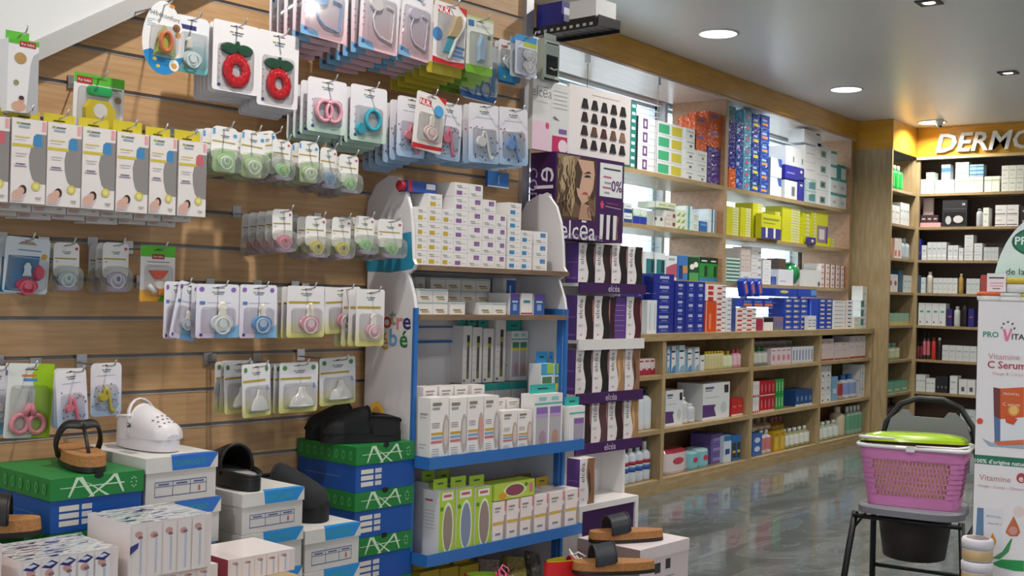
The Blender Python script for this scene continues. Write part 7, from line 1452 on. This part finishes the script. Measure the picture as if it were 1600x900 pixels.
dpoly([(1584, 806), (1592, 824), (1594, 832), (1590, 838), (1578, 838), (1571, 832), (1574, 824)], '#b8643c', 2); dpoly([(1583+7*math.cos(a), 829+6.5*math.sin(a)) for a in [i*math.pi/8 for i in range(16)]], '#c88a84', 3); dtext('e', 1579, 829, 9, '#ece4e0', bold=True)
dpoly([(1550, 872), (1566, 862), (1580, 841), (1582, 842), (1576, 862), (1562, 874)], '#3a8a54', 2); dpoly([(1549, 880), (1565, 874), (1600, 876), (1600, 893), (1585, 892), (1560, 886)], '#1f8a44', 2)
dpoly([(1592+9*math.cos(a), 800+9*math.sin(a)) for a in [i*math.pi/8 for i in range(16)]], '#d8c8c4', 1)
# round header
def dpos2(x, y):
    n = -uy; p = hit(x, y, n, n.dot(p0+uy*.10)); v = p-Vector(ds.location); return v.dot(ux), p.z
hc_u, hc_z = dpos2(1640, 466); Rx, Rz = abs(dpos2(1550, 466)[0]-hc_u), dpos2(1640, 330)[1]-hc_z
pl = [(hc_u+Rx*math.cos(math.pi*i/36), max(hc_z+Rz*math.sin(math.pi*i/36), DH)) for i in range(37)]
MB().prism(pl, .10, .108, '^0@a8d8c4,0.5@d8e6e2,1@dfe2e6').build('header', ds)
def hdp(x, y, rx, ry, k, e):
    u, z = dpos2(x, y); ru = abs(dpos2(x+rx, y)[0]-u); rz_ = abs(dpos2(x, y+ry)[1]-z)
    MB().add([(u+ru*math.cos(a), .10-.0005*e, z+rz_*math.sin(a)) for a in [2*math.pi*i/28 for i in range(28)]], [tuple(range(28))], k).build('header_print', ds)
hdp(1640, 378, 61, 27, '#14583c', 1); hdp(1640, 378, 57, 24, '#1f7a54', 2)
def htx(s_, x, y, hpx, k):
    tv, tf, tw = textmesh(s_); u, z = dpos2(x, y); sz = hpx/FPX*(TD+.1)/.7
    MB().add([(u+(a+tw/2)*sz, .0985, z+b_*sz) for a, b_ in tv], tf, k).build('header_lettering', ds)
htx('*PROVITAL', 1586, 376, 12, '#e8f0ec'); htx('de la', 1572, 424, 10, '#2a4a40')
def jar(x, y0, y1, off, zb, body, lid_, label, r=None, lab=None):
    n = -uy; p = hit(x, (y0+y1)/2, n, n.dot(p0+uy*off)); h = (y1-y0)/FPX*TD; r = r or .036
    t = thing('cream_jar', label, 'jar', (p.x, p.y, zb))
    MB().lathe([(r*.9, 0), (r, h*.08), (r, h*.55), (r*.96, h*.60)], body, n=20, bands=[body, lab or body, body]).build('pot', t)
    MB().lathe([(r*1.04, h*.60), (r*1.04, h*.96), (r*.95, h)], lid_, n=20).build('lid', t); return t
jar(1548, 456, 470, .05, DH+.0005, '#dcdcdc', '#d8602c', 'cream jar with orange lid on the serum display'); jar(1581, 457, 470, .05, DH+.0005, '#dcdcdc', '#d8dadc', 'plain white cream jar on the serum display')
jar(1612, 457, 470, .05, DH+.0005, '#dcdcdc', '#c8b42c', 'cream jar with yellow lid resting low on the display')
jz = DH+.0005+13/FPX*TD; jar(1594, 434, 457, .05, jz+.001, '#dcdcdc', '#d0b430', 'larger cream jar with yellow lid stacked on white ones', .036)
n = -uy; p = hit(1557, 440, n, n.dot(p0+uy*.06)); hq_ = (470-427)/FPX*TD
zj = DH+.0005+14/FPX*TD+.001
o = link('cosmetic_carton', carton_mesh('cosmetic_carton', .050, .052, .03, '#e4dcdf', [('f', 'r', .1, .72, .9, .8, '#4a4448'), ('f', 'r', .15, .45, .85, .5, '#d08a9c'), ('f', 'r', .15, .3, .85, .34, '#d08a9c'), ('f', 'r', .3, .15, .7, .2, '#6a5a60')]), None, hit(1557, 440, n, n.dot(p0+uy*.038)), DRZ); o.location.z = zj; tag(o, 'white and pink carton standing on the cream jars', 'box')
# two jars on the ledge
pj = hit(1527, 870, n, n.dot(p0-uy*.07)); hj = .062
ZLg = .42
for i in range(3):
    t = thing('cream_jar', ('lowest white jar with gold label on the display ledge', 'second white jar with gold label on the display ledge', 'topmost white jar with gold label on the display ledge')[i], 'jar', (pj.x, pj.y, ZLg+.0005+i*.0625), group='gold label jars')
    MB().lathe([(.036, 0), (.040, .004), (.040, .03), (.038, .034)], '#d8d0d4', n=24, bands=['#d8d0d4', '#c8a878', '#d8d0d4']).build('pot', t)
    MB().lathe([(.042, .034), (.042, .056), (.039, .061)], '#dcd6dc', n=24).build('lid', t)
    MB().lathe([(.030, .0612), (.030, .0618)], '#8a7870', n=20).build('lid_label', t)
